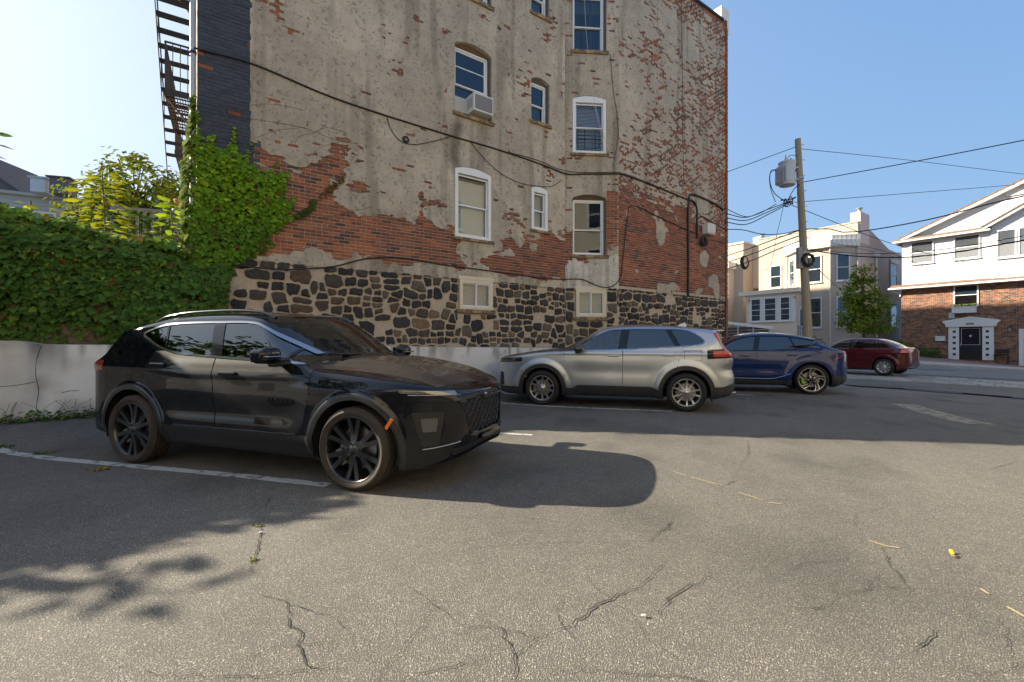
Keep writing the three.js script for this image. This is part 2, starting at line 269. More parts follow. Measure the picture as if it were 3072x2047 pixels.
M.mortar = std(1, 1, 1, 0.95); M.mortar.map = tex(512, (u, v, i, j) => { const f = 0.75 + 0.4 * fbm(u * 20, v * 20, 4, 81, 20) + 0.12 * (hash(i, j, 5) - 0.5); return [0.50 * f, 0.42 * f, 0.33 * f]; }, true, 0.9);
M.mortar.bumpMap = M.stucco.bumpMap; M.mortar.bumpScale = 0.005;
const brickMap = tex(256, (u, v, i, j) => { const f = 0.68 + 0.5 * fbm(u * 12, v * 12, 4, 91, 12) + 0.16 * (hash(i, j, 8) - 0.5), w = 0.3 * sstep(0.6, 0.75, fbm(u * 7 + 2, v * 7, 3, 93, 7)); return [f * (1 - w) + w * 1.3, f * (1 - w) + w * 2.4, f * (1 - w) + w * 2.6]; }, true, 0.31);
const BRICK = [[0.27, 0.088, 0.055], [0.23, 0.08, 0.054], [0.2, 0.075, 0.055], [0.32, 0.105, 0.056], [0.14, 0.062, 0.05], [0.27, 0.13, 0.1], [0.085, 0.055, 0.052], [0.38, 0.13, 0.062]];
const brickMats = BRICK.map(([r, g, b]) => { const m = std(r, g, b, 0.9); m.map = brickMap; m.bumpMap = brickMap; m.bumpScale = 0.003; return m; });
const darkRoom = std(0.26, 0.25, 0.24, 0.9), vinyl = std(0.74, 0.76, 0.78, 0.35), oldWood = std(1, 1, 1, 0.85), cream = std(0.66, 0.60, 0.47, 0.6);
oldWood.map = tex(256, (u, v, i, j) => { const f = 0.6 + 0.7 * fbm(u * 40, v * 5, 4, 33, 5), g = hash(i, j, 3) * 0.03; return [0.085 * f + g, 0.08 * f + g, 0.082 * f + g]; }, true, 0.5);
const brownWood = std(1, 1, 1, 0.9); brownWood.map = tex(256, (u, v) => { const f = 0.5 + 0.9 * fbm(u * 6, v * 44, 4, 35, 6); return [0.12 * f, 0.078 * f, 0.04 * f]; }, true, 0.6);
const sillStone = std(1, 1, 1, 0.9); sillStone.map = tex(256, (u, v, i, j) => { const f = 0.6 + 0.7 * fbm(u * 8, v * 8, 5, 36, 8), d = sstep(0.55, 0.7, fbm(u * 4, v * 4, 3, 39, 4)); return [lerp(0.36, 0.14, d) * f, lerp(0.25, 0.115, d) * f, lerp(0.13, 0.085, d) * f]; }, true, 0.7);
const glass = phys(0.86, 0.9, 0.93, 0.02, { transmission: 1, thickness: 0, ior: 1.5, specularIntensity: 1 });
const glassOld = phys(0.45, 0.52, 0.58, 0.03, { transmission: 1, thickness: 0, ior: 1.7, specularIntensity: 1 });
// window openings [segment, s0, s1, y0, y1 (at the sides), arch rise, kind]
const WINS = [[1, 4.93, 5.94, 3.75, 5.34, 0.1, 'cased'], [1, 4.93, 5.94, 6.66, 8.27, 0.12, 'old'], [1, 4.93, 5.94, 9.5, 11.1, 0.12, 'old'], [1, 7.18, 7.74, 4.24, 5.32, 0.08, 'cased'], [1, 7.18, 7.79, 7.1, 8.18, 0.1, 'old'], [1, 7.18, 7.79, 9.95, 11.05, 0.1, 'old'],
  [2, 0.21, 1.17, 3.7, 5.28, 0.1, 'old'], [2, 0.21, 1.17, 6.52, 8.02, 0.1, 'cased'], [2, 0.21, 1.17, 9.37, 11.0, 0.1, 'old'], [1, 5.04, 5.97, 2.06, 2.79, 0, 'basement'], [2, 0.30, 1.16, 1.98, 2.77, 0, 'basement']];
const archTop = (w, s) => { const m = (w[1] + w[2]) / 2, h = (w[2] - w[1]) / 2; return w[4] + w[5] * (1 - ((s - m) / h) ** 2); };
const openings = (seg) => { const L = WINS.filter((w) => w[0] === seg); return (s, y, pad = 0) => { let d = 9; for (const w of L) { const m = (w[1] + w[2]) / 2; d = Math.min(d, Math.max(Math.abs(s - m) - (w[2] - w[1]) / 2 - pad, y - archTop(w, s) - pad, w[3] - 0.0 - y - pad)); } return d; }; };
const CH = 0.068, BL = 0.213;
const brickCell = (s, y) => { const j = Math.floor(y / CH), off = (j % 2) * 0.5 * BL + (hash(j, 3, 8) - 0.5) * 0.03, i = Math.floor((s + off) / BL); return [i, j, (i + 0.5) * BL - off, (j + 0.5) * CH]; };
function flake(s, y, p, sd) { const [i, j, cs, cy] = brickCell(s, y); if (hash(i, j, sd) > p) return 0.04; const k = 0.55 + 0.6 * hash(i, j, sd + 1), qx = Math.abs(s - cs) - 0.1 * k, qy = Math.abs(y - cy) - 0.031; return Math.max(qx, qy) + (fbm(s * 26, y * 40, 2, 7) - 0.5) * 0.03; }
const E1 = pw([[0, 4.9], [1.0, 4.98], [1.25, 4.9], [1.44, 4.6], [2.18, 5.0], [2.96, 4.96], [3.71, 4.9], [4.44, 4.7], [4.93, 4.48], [5.96, 4.34], [7.18, 4.06], [7.76, 4.4], [8.36, 4.3]]), E3 = pw([[9.6, 5.55], [11.04, 5.6], [12.69, 5.37], [15.2, 5.08]]);
const COV = {
  1: (s, y) => { const e = y - E1(s), [i, j] = brickCell(s, y); let c = e * 0.5 + (fbm(s * 1.5 + 3, y * 2.4, 3, 11) - 0.5) * 0.62 + (hash(i, j, 4) - 0.5) * 0.34 * Math.exp(-Math.abs(e) / 0.45) + (fbm(s * 9, y * 18, 3, 12) - 0.5) * 0.22;
    c = Math.max(c, (fbm(s * 1.1 + 20, y * 1.7 + 4, 4, 13) - 0.60) * 0.9 + (fbm(s * 10, y * 20, 2, 14) - 0.5) * 0.12, (2.98 - y) * 0.6 + (fbm(s * 3, y * 5, 3, 18) - 0.5) * 0.3);
    if (e > 0.1) c = Math.min(c, flake(s, y, 0.007 + 0.03 * Math.exp(-e / 0.5), 40), fbm(s * 1.7, y * 1.9, 3, 15) > 0.68 && e > 1.2 ? flake(s, y, 0.5, 44) : 1);
    if (s < 0.78) c = -0.05; else c = Math.min(c, (s - 0.78) + (hash(0, j, 9) - 0.5) * 0.035); return c; },
  2: (s, y) => { const e = y - (s < 0.22 ? 4.39 : s > 1.17 ? 5.5 : 4.2), [i, j] = brickCell(s + 0.07, y), rag = (fbm(s * 5, y * 7, 4, 16) - 0.5); let c = e * 0.5 + (hash(i, j, 4) - 0.5) * 0.1 * (Math.abs(e) < 0.3) + rag * 0.08; const low = (y - 3.62 - (s > 1.2 ? 0.25 : 0) + (s < 0.2 ? 0.2 : 0)); c = Math.max(c, -low * 0.6 + rag * 0.5); if (e > 0.15) c = Math.min(c, flake(s + 0.07, y, s < 0.2 || s > 1.2 ? 0.12 : 0.03, 52)); return c; },
  3: (s, y) => { const e = y - E3(s), [i, j] = brickCell(s, y); let c = e * 0.5 + (fbm(s * 2, y * 3, 3, 17) - 0.5) * 0.3 + (hash(i, j, 4) - 0.5) * 0.24 * Math.exp(-Math.abs(e) / 0.3);
    c = Math.max(c, (fbm(s * 1.3 + 20, y * 1.5, 4, 13) - 0.66) * 0.8);
    if (e > -0.1) { const p = 0.1 + 0.5 * sstep(0.42, 0.62, fbm(s * 1.0 + 5, y * 0.9 + 2, 3, 19)) + 0.3 * Math.exp(-Math.max(e, 0) / 0.5) + 0.45 * sstep(13.9, 15.1, s) + 0.5 * sstep(11.6, 12.4, y) - 0.14 * sstep(11.2, 10, s); c = Math.min(c, flake(s, y, p, 60)); }
    return c; } };
function stuccoColor(seg, s, y) {
  let f = 0.8 + 0.42 * fbm(s * 0.7 + seg * 9, y * 0.6, 4, 101), w = 0.55 * fbm(s * 1.9, y * 1.9, 3, 102); const streak = fbm(s * 5 + seg * 31, y * 0.35, 3, 103); f *= 1 - 0.28 * sstep(0.55, 0.75, streak);
  if (seg === 1) { const drip = Math.exp(-(((s - 4.98 - 0.1 * Math.sin(y * 3)) / 0.17) ** 2)) * sstep(6.6, 6.3, y) * sstep(5.0, 5.6, y); f *= 1 - 0.55 * drip; f *= 1 + 0.14 * sstep(0.56, 0.6, fbm(s * 1.2 + 2, y * 0.9, 2, 107)); }
  if (seg === 2 && y < 3.55 + 0.3 * fbm(s * 4, y * 4, 3, 108)) return [0.66 * f, 0.64 * f, 0.59 * f];
  return [(0.45 + 0.04 * w) * f, (0.405 + 0.02 * w) * f, 0.335 * f];
}
const brickList = [];
for (const seg of [1, 2, 3]) {
  const [s0, s1] = RANGE[seg], op = openings(seg), cov = COV[seg], cell = seg === 1 ? 0.027 : 0.024;
  // stucco coat with broken edges
  let y0 = STONE - 0.05, nx = Math.round((s1 - s0) / cell), ny = Math.round((TOP - 0.1 - y0) / cell), m = { p: [], t: [] };
  for (let j = 0; j <= ny; j++) for (let i = 0; i <= nx; i++) { const s = lerp(s0, s1, i / nx), y = lerp(y0, TOP - 0.1, j / ny); m.p.push([s, y, Math.min(cov(s, y), op(s, y), 0.3)]); }
  for (let j = 0; j < ny; j++) for (let i = 0; i < nx; i++) { const k = j * (nx + 1) + i; m.t.push([k, k + 1, k + nx + 2], [k, k + nx + 2, k + nx + 1]); }
  m = isoSplit(m, (r) => -r[2])[0];
  const pos = [], uv = [], col = [], idx = [], cnt = new Map();
  for (const [s, y] of m.p) { pos.push(s, y, 0.012 + 0.006 * fbm(s * 2.5, y * 2.5, 3, 55)); uv.push(s + seg * 0.37, y); col.push(...stuccoColor(seg, s, y)); }
  for (const t of m.t) { idx.push(...t); for (let k = 0; k < 3; k++) { const a = t[k], b = t[(k + 1) % 3], key = a < b ? a + '_' + b : b + '_' + a; cnt.set(key, cnt.has(key) ? null : [a, b]); } }
  for (const e of cnt.values()) if (e) { const n = pos.length / 3; for (const k of e) { pos.push(pos[k * 3], pos[k * 3 + 1], -0.008); uv.push(uv[k * 2], uv[k * 2 + 1] + 0.02); col.push(col[k * 3] * 0.9, col[k * 3 + 1] * 0.9, col[k * 3 + 2] * 0.9); } idx.push(e[1], e[0], n, e[1], n, n + 1); }
  const sheet = geoOf(pos, idx, uv, null, col).applyMatrix4(SEG[seg]); mesh('stucco_coat', sheet, M.stucco, bld);
  // mortar bed with the openings left out
  let q = { p: [], t: [] }; const mx = Math.round((s1 - s0) / 0.05), my = Math.round(TOP / 0.05);
  for (let j = 0; j <= my; j++) for (let i = 0; i <= mx; i++) { const s = lerp(s0, s1, i / mx), y = lerp(0, TOP, j / my); q.p.push([s, y, op(s, y)]); }
  for (let j = 0; j < my; j++) for (let i = 0; i < mx; i++) { const k = j * (mx + 1) + i; q.t.push([k, k + 1, k + mx + 2], [k, k + mx + 2, k + mx + 1]); }
  q = isoSplit(q, (r) => -r[2])[0];
  const bp = [], bu = [], bi = []; for (const [s, y] of q.p) { bp.push(s, y, -0.009); bu.push(s, y); } for (const t of q.t) bi.push(...t);
  mesh('mortar_bed', geoOf(bp, bi, bu).applyMatrix4(SEG[seg]), M.mortar, bld);
  // bricks that show
  for (let j = Math.ceil(STONE / CH); j < TOP / CH; j++) {
    const off = (j % 2) * 0.5 * BL + (hash(j, 3, 8) - 0.5) * 0.03;
    for (let i = Math.floor((s0 + off) / BL) - 1; i <= (s1 + off) / BL; i++) {
      const parts = hash(i, j, 70) < 0.13 ? [[0, 0.5], [0.5, 1]] : [[0, 1]];
      for (const [k0, k1] of parts) {
        let a = (i + k0) * BL - off + 0.007, b = (i + k1) * BL - off - 0.005; const cy = (j + 0.5) * CH; a = Math.max(a, s0 + 0.002); b = Math.min(b, s1 - 0.002); if (b - a < 0.03) continue;
        let vis = 0; for (const t of [0.1, 0.35, 0.65, 0.9]) for (const dy of [-0.02, 0.02]) vis += Math.min(cov(lerp(a, b, t), cy + dy), 1) < 0.004;
        if (!vis) continue;
        for (const w of WINS) if (w[0] === seg && cy > w[3] - 0.03 && cy < w[4] + w[5] * 0.7) { if (a < w[1] && b > w[1]) b = w[1] - 0.003; else if (a < w[2] && b > w[2]) a = w[2] + 0.003; else if (a >= w[1] && b <= w[2]) b = a; }
        if (b - a < 0.02) continue;
        brickList.push({ seg, a, b, cy, vis, i, j, size: vis * (b - a) / (seg === 1 ? 8 + a * 0.5 : seg === 2 ? 12.6 : 12.7 + (a - 9.6) * 0.58) });
      }
    }
  }
}
{ // bricks: the largest in view are meshes of their own, the rest are joined
  const paint = (b) => b.seg === 1 && b.a < 0.78; // slate blue paint at the corner
  const stretcher = boxUV(new RoundedBoxGeometry(0.201, CH - 0.013, 0.05, 1, 0.004)), rest = [];
  const geos = [0, 1, 2, 3].map((k) => boxUV(stretcher.clone(), k * 0.077, k * 0.043));
  brickList.sort((a, b) => b.size - a.size); let n = 0;
  for (const b of brickList) {
    const h = hash(b.i, b.j, 21 + b.seg), g = hash(b.i, b.j, 31), zone = fbm(b.a * 0.9 + b.seg * 5, b.cy * 1.2, 3, 23);
    let k = h < 0.2 ? 0 : h < 0.4 ? 1 : h < 0.56 ? 2 : h < 0.68 ? 3 : h < 0.8 ? 4 : h < 0.9 ? 5 : h < 0.96 ? 6 : 7; if (zone > 0.58 && g < 0.5) k = 3 + 4 * (g < 0.15); if (b.seg === 1 && b.cy < 3.3 && b.a < 3 && g < 0.6) k = g < 0.3 ? 7 : 3;
    const out = -0.025 + 0.002 + (g - 0.5) * 0.006, pure = b.b - b.a > 0.194 && b.seg !== 2;
    if (n < 292 && pure && !paint(b)) { n++; const m = mesh('brick', geos[(g * 4) | 0], brickMats[k], bld); m.position.set((b.a + b.b) / 2, b.cy, out + (b.seg === 3 ? 0.763 : 0)); m.rotation.z = (h - 0.5) * 0.012; continue; }
    rest.push([b, k, out]);
  }
  const pos = [], nor = [], uv = [], col = [], unit = clean(new THREE.BoxGeometry(1, 1, 1)), P = unit.attributes.position, Nn = unit.attributes.normal, v = V3(), nn = V3();
  for (const [b, k, out] of rest) {
    const w = b.b - b.a, c = paint(b) ? [0.055, 0.066, 0.092] : BRICK[k], f = 0.85 + 0.3 * hash(b.i, b.j, 66), chip = paint(b) && hash(b.i, b.j, 67) < 0.02;
    for (let q = 0; q < 36; q++) {
      if (Nn.getZ(q) < -0.5) continue;
      v.set((b.a + b.b) / 2 + P.getX(q) * w, b.cy + P.getY(q) * (CH - (paint(b) ? 0.006 : 0.013)), out + P.getZ(q) * 0.05).applyMatrix4(SEG[b.seg]); nn.set(Nn.getX(q), Nn.getY(q), Nn.getZ(q)).transformDirection(SEG[b.seg]);
      pos.push(v.x, v.y, v.z); nor.push(nn.x, nn.y, nn.z); uv.push(v.x + b.j * 0.13, v.y + b.i * 0.07); const cc = chip ? BRICK[0] : c; col.push(cc[0] * f, cc[1] * f, cc[2] * f);
    }
  }
  const bm = std(1, 1, 1, 0.9, { vertexColors: true }); bm.map = brickMap; bm.bumpMap = brickMap; bm.bumpScale = 0.003;
  const m = mesh('brickwork', geoOf(pos, null, uv, nor, col), bm, bld); m.userData.kind = 'stuff';
  console.log('bricks', n, rest.length);
  mesh('corner_paint', boxUV(bx(0.0, STONE, -0.006, 0.79, TOP, -0.004)), std(0.05, 0.06, 0.085, 0.85), bld);
}
{ // rubble stones of the base
  const maps = tex(256, (u, v, i, j) => { const f = 0.55 + 0.75 * fbm(u * 9, v * 9, 5, 111, 9) + 0.2 * (hash(i, j, 3) - 0.5); return [f, f, f]; }, true, 0.5);
  const cols = [[0.035, 0.034, 0.036], [0.05, 0.047, 0.046], [0.028, 0.028, 0.032], [0.11, 0.075, 0.05], [0.21, 0.145, 0.09], [0.125, 0.105, 0.08], [0.075, 0.06, 0.048]];
  const mats = cols.map(([r, g, b]) => { const m = std(r, g, b, 0.8); m.map = maps; m.bumpMap = maps; m.bumpScale = 0.02; return m; });
  const stones = [], rnd = RNG(4242);
  for (const seg of [1, 2, 3]) {
    const [s0, s1] = RANGE[seg];
    // seeds of uneven spacing, then the cell round each seed
    const seeds = [], AN = 1.0; const lo = 0.82, hi = STONE + 0.12;
    for (let y = lo - 0.06; y < hi;) { const rh = 0.12 + 0.21 * rnd(); let x = s0 - 0.15 - 0.2 * rnd(); while (x < s1 + 0.15) { const w = (rh * 0.75 + 0.3 * rnd() * rnd() + 0.08 * rnd()) * (seg === 1 && x < 2.2 ? 1.12 : 1), two = rh > 0.2 && rnd() < 0.3; if (two) { const k = 0.3 + 0.4 * rnd(); seeds.push([x + w * (0.4 + 0.2 * rnd()), y + rh * k * 0.5, w * 0.8], [x + w * (0.4 + 0.2 * rnd()), y + rh * (0.5 + k * 0.5), w * 0.8]); } else if (rnd() < 0.93) seeds.push([x + w * (0.35 + 0.3 * rnd()), y + rh * (0.3 + 0.4 * rnd()), w]); x += w; } y += rh; }
    for (const [cx0, cy0, rr] of seeds) {
      let poly = [[cx0 - 0.5, cy0 - 0.4], [cx0 + 0.5, cy0 - 0.4], [cx0 + 0.5, cy0 + 0.4], [cx0 - 0.5, cy0 + 0.4]];
      const clip = (nx, ny, c) => { const out = []; for (let i = 0; i < poly.length; i++) { const A = poly[i], B = poly[(i + 1) % poly.length], da = A[0] * nx + A[1] * ny - c, db = B[0] * nx + B[1] * ny - c; if (da <= 0) out.push(A); if ((da < 0) !== (db < 0)) { const u = da / (da - db); out.push([A[0] + (B[0] - A[0]) * u, A[1] + (B[1] - A[1]) * u]); } } poly = out; };
      for (const [zx, zy, zr] of seeds) { const dx = zx - cx0, dy = zy - cy0; if ((!dx && !dy) || Math.abs(dx) > 0.9 || Math.abs(dy) > 0.7) continue; const ax = Math.abs(dx), ay = Math.abs(dy), nx = dx * (ax > ay ? 1 : 0.42), ny = dy * (ay >= ax ? 1 : 0.42), w = clamp(0.5 + 0.4 * (rr - zr) / (rr + zr), 0.3, 0.7); clip(nx, ny, nx * (cx0 + dx * w) + ny * (cy0 + dy * w)); }
      clip(1, 0, s1 - 0.004); clip(-1, 0, -s0 - 0.004); clip(0, 1, STONE - 0.0); clip(0, -1, -lo); for (const w of WINS) if (w[0] === seg && w[3] < STONE) { if (cx0 > w[1] - 0.35 && cx0 < w[2] + 0.35 && cy0 > w[3] - 0.45 && cy0 < w[4] + 0.3) { if (cx0 < w[1]) clip(1, 0, w[1] - 0.02); else if (cx0 > w[2]) clip(-1, 0, -w[2] - 0.02); else if (cy0 < w[3] - 0.1) clip(0, 1, w[3] - 0.1); else if (cy0 > w[4]) clip(0, -1, -w[4] - 0.06); else poly = []; } }
      if (poly.length < 3) continue;
      let ar = 0, cs = 0, cy = 0; for (let i = 0; i < poly.length; i++) { const A = poly[i], B = poly[(i + 1) % poly.length], c = A[0] * B[1] - B[0] * A[1]; ar += c; cs += (A[0] + B[0]) * c; cy += (A[1] + B[1]) * c; } cs /= 3 * ar; cy /= 3 * ar; ar = Math.abs(ar / 2); if (ar < 0.0035 || rnd() < 0.07) continue;
      // outline: corners knocked off, edges roughened, mortar gap all round
      const gap = 0.006 + 0.012 * rnd(), ring = [], per = poly.reduce((q, A, i) => q + Math.hypot(poly[(i + 1) % poly.length][0] - A[0], poly[(i + 1) % poly.length][1] - A[1]), 0), step = Math.max(0.035, per / 16);
      for (let i = 0; i < poly.length; i++) { const A = poly[i], B = poly[(i + 1) % poly.length], L = Math.hypot(B[0] - A[0], B[1] - A[1]); if (L < 0.012) continue; const n = Math.max(1, Math.round(L / step)); for (let k = 0; k < n; k++) { const u = n === 1 ? 0.5 : 0.16 + 0.68 * k / (n - 1), x = lerp(A[0], B[0], u), y = lerp(A[1], B[1], u), d = Math.hypot(x - cs, y - cy) || 1, q = (d - gap * 1.2 - rnd() * rnd() * 0.04 * Math.sqrt(ar * 12)) / d; ring.push([cs + (x - cs) * q, cy + (y - cy) * q]); } }
      const n = ring.length; if (n < 4) continue; const d0 = 0.014 + 0.03 * rnd(), p = [], idx = [], tilt = (rnd() - 0.5) * 0.1, tl2 = (rnd() - 0.5) * 0.12;
      for (const [a, b] of ring) p.push(a, b, -0.012); for (const [a, b] of ring) p.push(lerp(a, cs, 0.04), lerp(b, cy, 0.05), d0 * 0.75 + (a - cs) * tilt); for (const [a, b] of ring) p.push(lerp(a, cs, 0.3), lerp(b, cy, 0.3), d0 + (a - cs) * tilt + (b - cy) * tl2 + 0.012 * (rnd() - 0.4)); p.push(cs, cy, d0 + 0.01 * (rnd() - 0.4));
      for (let k = 0; k < n; k++) { const l = (k + 1) % n; idx.push(k, l, n + l, k, n + l, n + k, n + k, n + l, 2 * n + l, n + k, 2 * n + l, 2 * n + k, 2 * n + k, 2 * n + l, 3 * n); }
      const h1 = rnd(), light = seg === 1 && cs < 2.2 ? 0.12 : 0, k = h1 < 0.26 - light ? 0 : h1 < 0.5 - light ? 1 : h1 < 0.68 - light ? 2 : h1 < 0.82 ? 6 : h1 < 0.9 ? 3 : h1 < 0.96 ? 5 : 4;
      stones.push({ seg, p, idx, k, size: ar / (seg === 1 ? (7.7 + cs * 0.58) ** 2 : 165 + (seg === 3 ? (cs - 9.6) * 16 : 0)), h: rnd() });
    }
  }
  stones.sort((a, b) => b.size - a.size); const rest = [];
  stones.forEach((t, i) => { let g = geoOf(t.p, t.idx).applyMatrix4(SEG[t.seg]); g = toCreasedNormals(boxUV(g, t.h * 3, t.h * 7), 0.55); if (i < 296) mesh('stone', g, mats[t.k], bld); else { const c = cols[t.k], n = g.attributes.position.count, col = new Float32Array(n * 3); for (let q = 0; q < n; q++) col.set(c, q * 3); g.setAttribute('color', new THREE.BufferAttribute(col, 3)); rest.push(g); } });
  if (rest.length) { const vm = std(1, 1, 1, 0.8, { vertexColors: true }); vm.map = maps; vm.bumpMap = maps; vm.bumpScale = 0.02; const m = mesh('small_stones', mergeGeometries(rest), vm, bld); m.userData.kind = 'stuff'; }
  console.log('stones', stones.length);
}
// shell: rear wall, front wall, roof, inner wall, parapet
mesh('rear_wall', boxUV(bx(-0.0, 0, -9.5, 0.1, TOP - 0.1, -0.012)), M.mortar, bld);
mesh('front_wall', boxUV(bx(15.135, 0, -9.5, 15.24, TOP + 0.1, 0.763 + 0.03)), brickMats[1], bld);
mesh('roof', boxUV(bx(0.1, TOP - 0.35, -9.5, 15.135, TOP - 0.15, -0.03)), std(0.05, 0.05, 0.05, 0.9), bld);
mesh('roof_edge', boxUV(bx(9.7, TOP - 0.35, -0.03, 15.13, TOP - 0.15, 0.74)), std(0.05, 0.05, 0.05, 0.9), bld);
mesh('inner_wall', boxUV(bx(0.1, 0, -1.2, 15.13, TOP - 0.35, -1.1)), darkRoom, bld);
mesh('back_wall', boxUV(bx(0.1, 0, -9.5, 15.13, TOP - 0.35, -9.4)), M.mortar, bld);
mesh('coping', boxUV(bx(-0.02, TOP, -0.2, 8.5, TOP + 0.07, 0.05)), std(0.03, 0.03, 0.032, 0.7), bld);
mesh('coping', boxUV(bx(9.5, TOP, 0.45, 15.0, TOP + 0.07, 0.82)), std(0.03, 0.03, 0.032, 0.7), bld);
mesh('front_cornice', boxUV(bx(15.02, TOP - 0.25, -6, 15.5, TOP + 0.62, 0.72, 0.02)), std(0.7, 0.68, 0.62, 0.6), bld);
{ // brick pier at the street corner
  const list = []; for (let j = 0; j < 180; j++) { const y = j * CH + 0.03; if (y > TOP + 0.45) break; list.push(bx(15.137, y, 0.70 + (j % 2) * 0.02, 15.27 - (j % 2) * 0.01, y + CH - 0.01, 0.80 - (j % 3) * 0.004)); }
  const m = mesh('corner_pier', merge(list), brickMats[2], bld);
}
function plateWithHole(w, h, rise, bw, bt, bb, depth, inRise = 0) { // arched plate, rectangular hole; origin at the bottom middle
  const s = new THREE.Shape(); s.moveTo(-w / 2, 0); s.lineTo(w / 2, 0); s.lineTo(w / 2, h); for (let i = 1; i <= 12; i++) { const x = w / 2 - w * i / 12; s.lineTo(x, h + rise * (1 - (2 * x / w) ** 2)); } s.closePath();
  const o = new THREE.Path(); o.moveTo(-w / 2 + bw, bb); o.lineTo(-w / 2 + bw, h - bt); o.lineTo(w / 2 - bw, h - bt); o.lineTo(w / 2 - bw, bb); o.closePath(); s.holes.push(o);
  return boxUV(new THREE.ExtrudeGeometry(s, { depth, bevelEnabled: true, bevelThickness: 0.004, bevelSize: 0.004, bevelOffset: -0.004, bevelSegments: 1 }));
}
const rect = (w, h, bw, bt, bb, depth) => plateWithHole(w, h, 0, bw, bt, bb, depth);
function blind(w, h, n, tilt = 0.5) { const l = []; for (let i = 0; i < n; i++) { const g = new THREE.BoxGeometry(w, 0.0025, h / n * 1.05); g.rotateX(0.9); g.translate(0, (i + 0.5) * h / n, 0); l.push(g); } return merge(l); }
const shade = std(0.62, 0.55, 0.42, 0.9), slat = std(0.5, 0.52, 0.54, 0.6), curtain = std(0.32, 0.34, 0.36, 0.9);
WINS.forEach((w, wi) => {
  const [seg, s0, s1, y0, y1, rise, kind] = w, W = s1 - s0, H = y1 - y0;
  const mat = SEG[seg].clone().multiply(new THREE.Matrix4().makeTranslation((s0 + s1) / 2, y0, 0));
  const outer = kind === 'cased' ? plateWithHole(W - 0.012, H, rise - 0.01, 0.085, 0.09, 0.07, 0.1) : kind === 'old' ? rect(W * 0.94, H - 0.02, 0.05, 0.05, 0.05, 0.07) : rect(W - 0.012, H - 0.01, 0.085, 0.1, 0.06, 0.09);
  const oz = kind === 'cased' ? -0.085 : kind === 'old' ? -0.17 : -0.05, om = kind === 'basement' ? cream : vinyl;
  const g = outer; g.translate(kind === 'old' ? -W * 0.02 : 0, 0, oz); const win = mesh('window', g, om, bld); win.matrixAutoUpdate = true; win.applyMatrix4(mat);
  const iw = kind === 'old' ? W * 0.94 - 0.1 : W - 0.18, ih = kind === 'old' ? H - 0.12 : kind === 'cased' ? H - 0.17 : H - 0.17, ib = kind === 'old' ? 0.05 : 0.065, cx = kind === 'old' ? -W * 0.02 : 0;
  if (kind !== 'basement') {
    const mid = ib + ih * (kind === 'cased' ? 0.5 : 0.46);
    const up = rect(iw, ih - (mid - ib) + 0.02, 0.03, 0.035, 0.035, 0.03); up.translate(cx, mid - 0.02, oz + 0.012); mesh('upper_sash', up, vinyl, win);
    const lo = rect(iw, mid - ib + 0.01, 0.03, 0.03, 0.045, 0.03); lo.translate(cx, ib, oz - 0.025); mesh('lower_sash', lo, vinyl, win);
    const gl = wi === 0 || wi === 3 || wi === 7 ? glass : glassOld;
    mesh('pane', bx(cx - iw / 2 + 0.02, mid, oz + 0.024, cx + iw / 2 - 0.02, ib + ih - 0.02, oz + 0.027), gl, win); mesh('pane', bx(cx - iw / 2 + 0.02, ib + 0.03, oz - 0.013, cx + iw / 2 - 0.02, mid - 0.015, oz - 0.010), gl, win);
    if (wi === 1) mesh('muntin', bx(cx - iw / 2 + 0.02, mid + (ib + ih - mid) * 0.52, oz + 0.018, cx + iw / 2 - 0.02, mid + (ib + ih - mid) * 0.52 + 0.022, oz + 0.034), vinyl, win);
    if (wi === 0) mesh('roller_shade', bx(cx - iw / 2 + 0.01, ib + 0.02, oz - 0.09, cx + iw / 2 - 0.01, ib + ih * 0.93, oz - 0.085), shade, win);
    if (wi === 7) { const b = blind(iw - 0.04, ih, 34); b.translate(cx, ib, oz - 0.09); mesh('blind', b, slat, win); }
    if (wi === 8) { mesh('curtain', bx(cx - iw / 2, ib + ih * 0.78, oz - 0.13, cx + iw / 2, ib + ih, oz - 0.12), shade, win); mesh('curtain', bx(cx + iw * 0.12, ib, oz - 0.12, cx + iw * 0.2, ib + ih, oz - 0.11), std(0.5, 0.28, 0.24, 0.9), win); }
    if (wi === 4 || wi === 3 || wi === 2 || wi === 5) mesh('curtain', bx(cx - iw / 2, ib, oz - 0.14, cx + iw / 2, ib + ih * (wi === 3 ? 1 : 0.5), oz - 0.13), curtain, win);
    if (kind === 'old') { // weathered jambs, arched head board
      const hd = new THREE.Shape(); hd.moveTo(-W / 2, H - 0.03); hd.lineTo(W / 2, H - 0.03); for (let i = 0; i <= 12; i++) { const x = W / 2 - W * i / 12; hd.lineTo(x, H + rise * (1 - (2 * x / W) ** 2) - 0.004); } hd.closePath();
      const hg = boxUV(new THREE.ExtrudeGeometry(hd, { depth: 0.06, bevelEnabled: false })); hg.translate(0, 0, -0.15); mesh('head_board', hg, wi === 1 || wi === 6 || wi === 2 ? brownWood : oldWood, win);
      mesh('jamb', bx(W / 2 - 0.05, 0, -0.165, W / 2 - 0.004, H, -0.03), oldWood, win); mesh('jamb', bx(-W / 2 + 0.004, 0, -0.165, -W / 2 + 0.022, H, -0.06), oldWood, win);
    }
  } else {
    const sl = rect(iw / 2 + 0.02, ih, 0.028, 0.03, 0.035, 0.03); const sr = sl.clone(); sl.translate(-iw / 4, ib, oz + 0.02); sr.translate(iw / 4, ib, oz + 0.045); mesh('sash', sl, vinyl, win); mesh('sash', sr, vinyl, win);
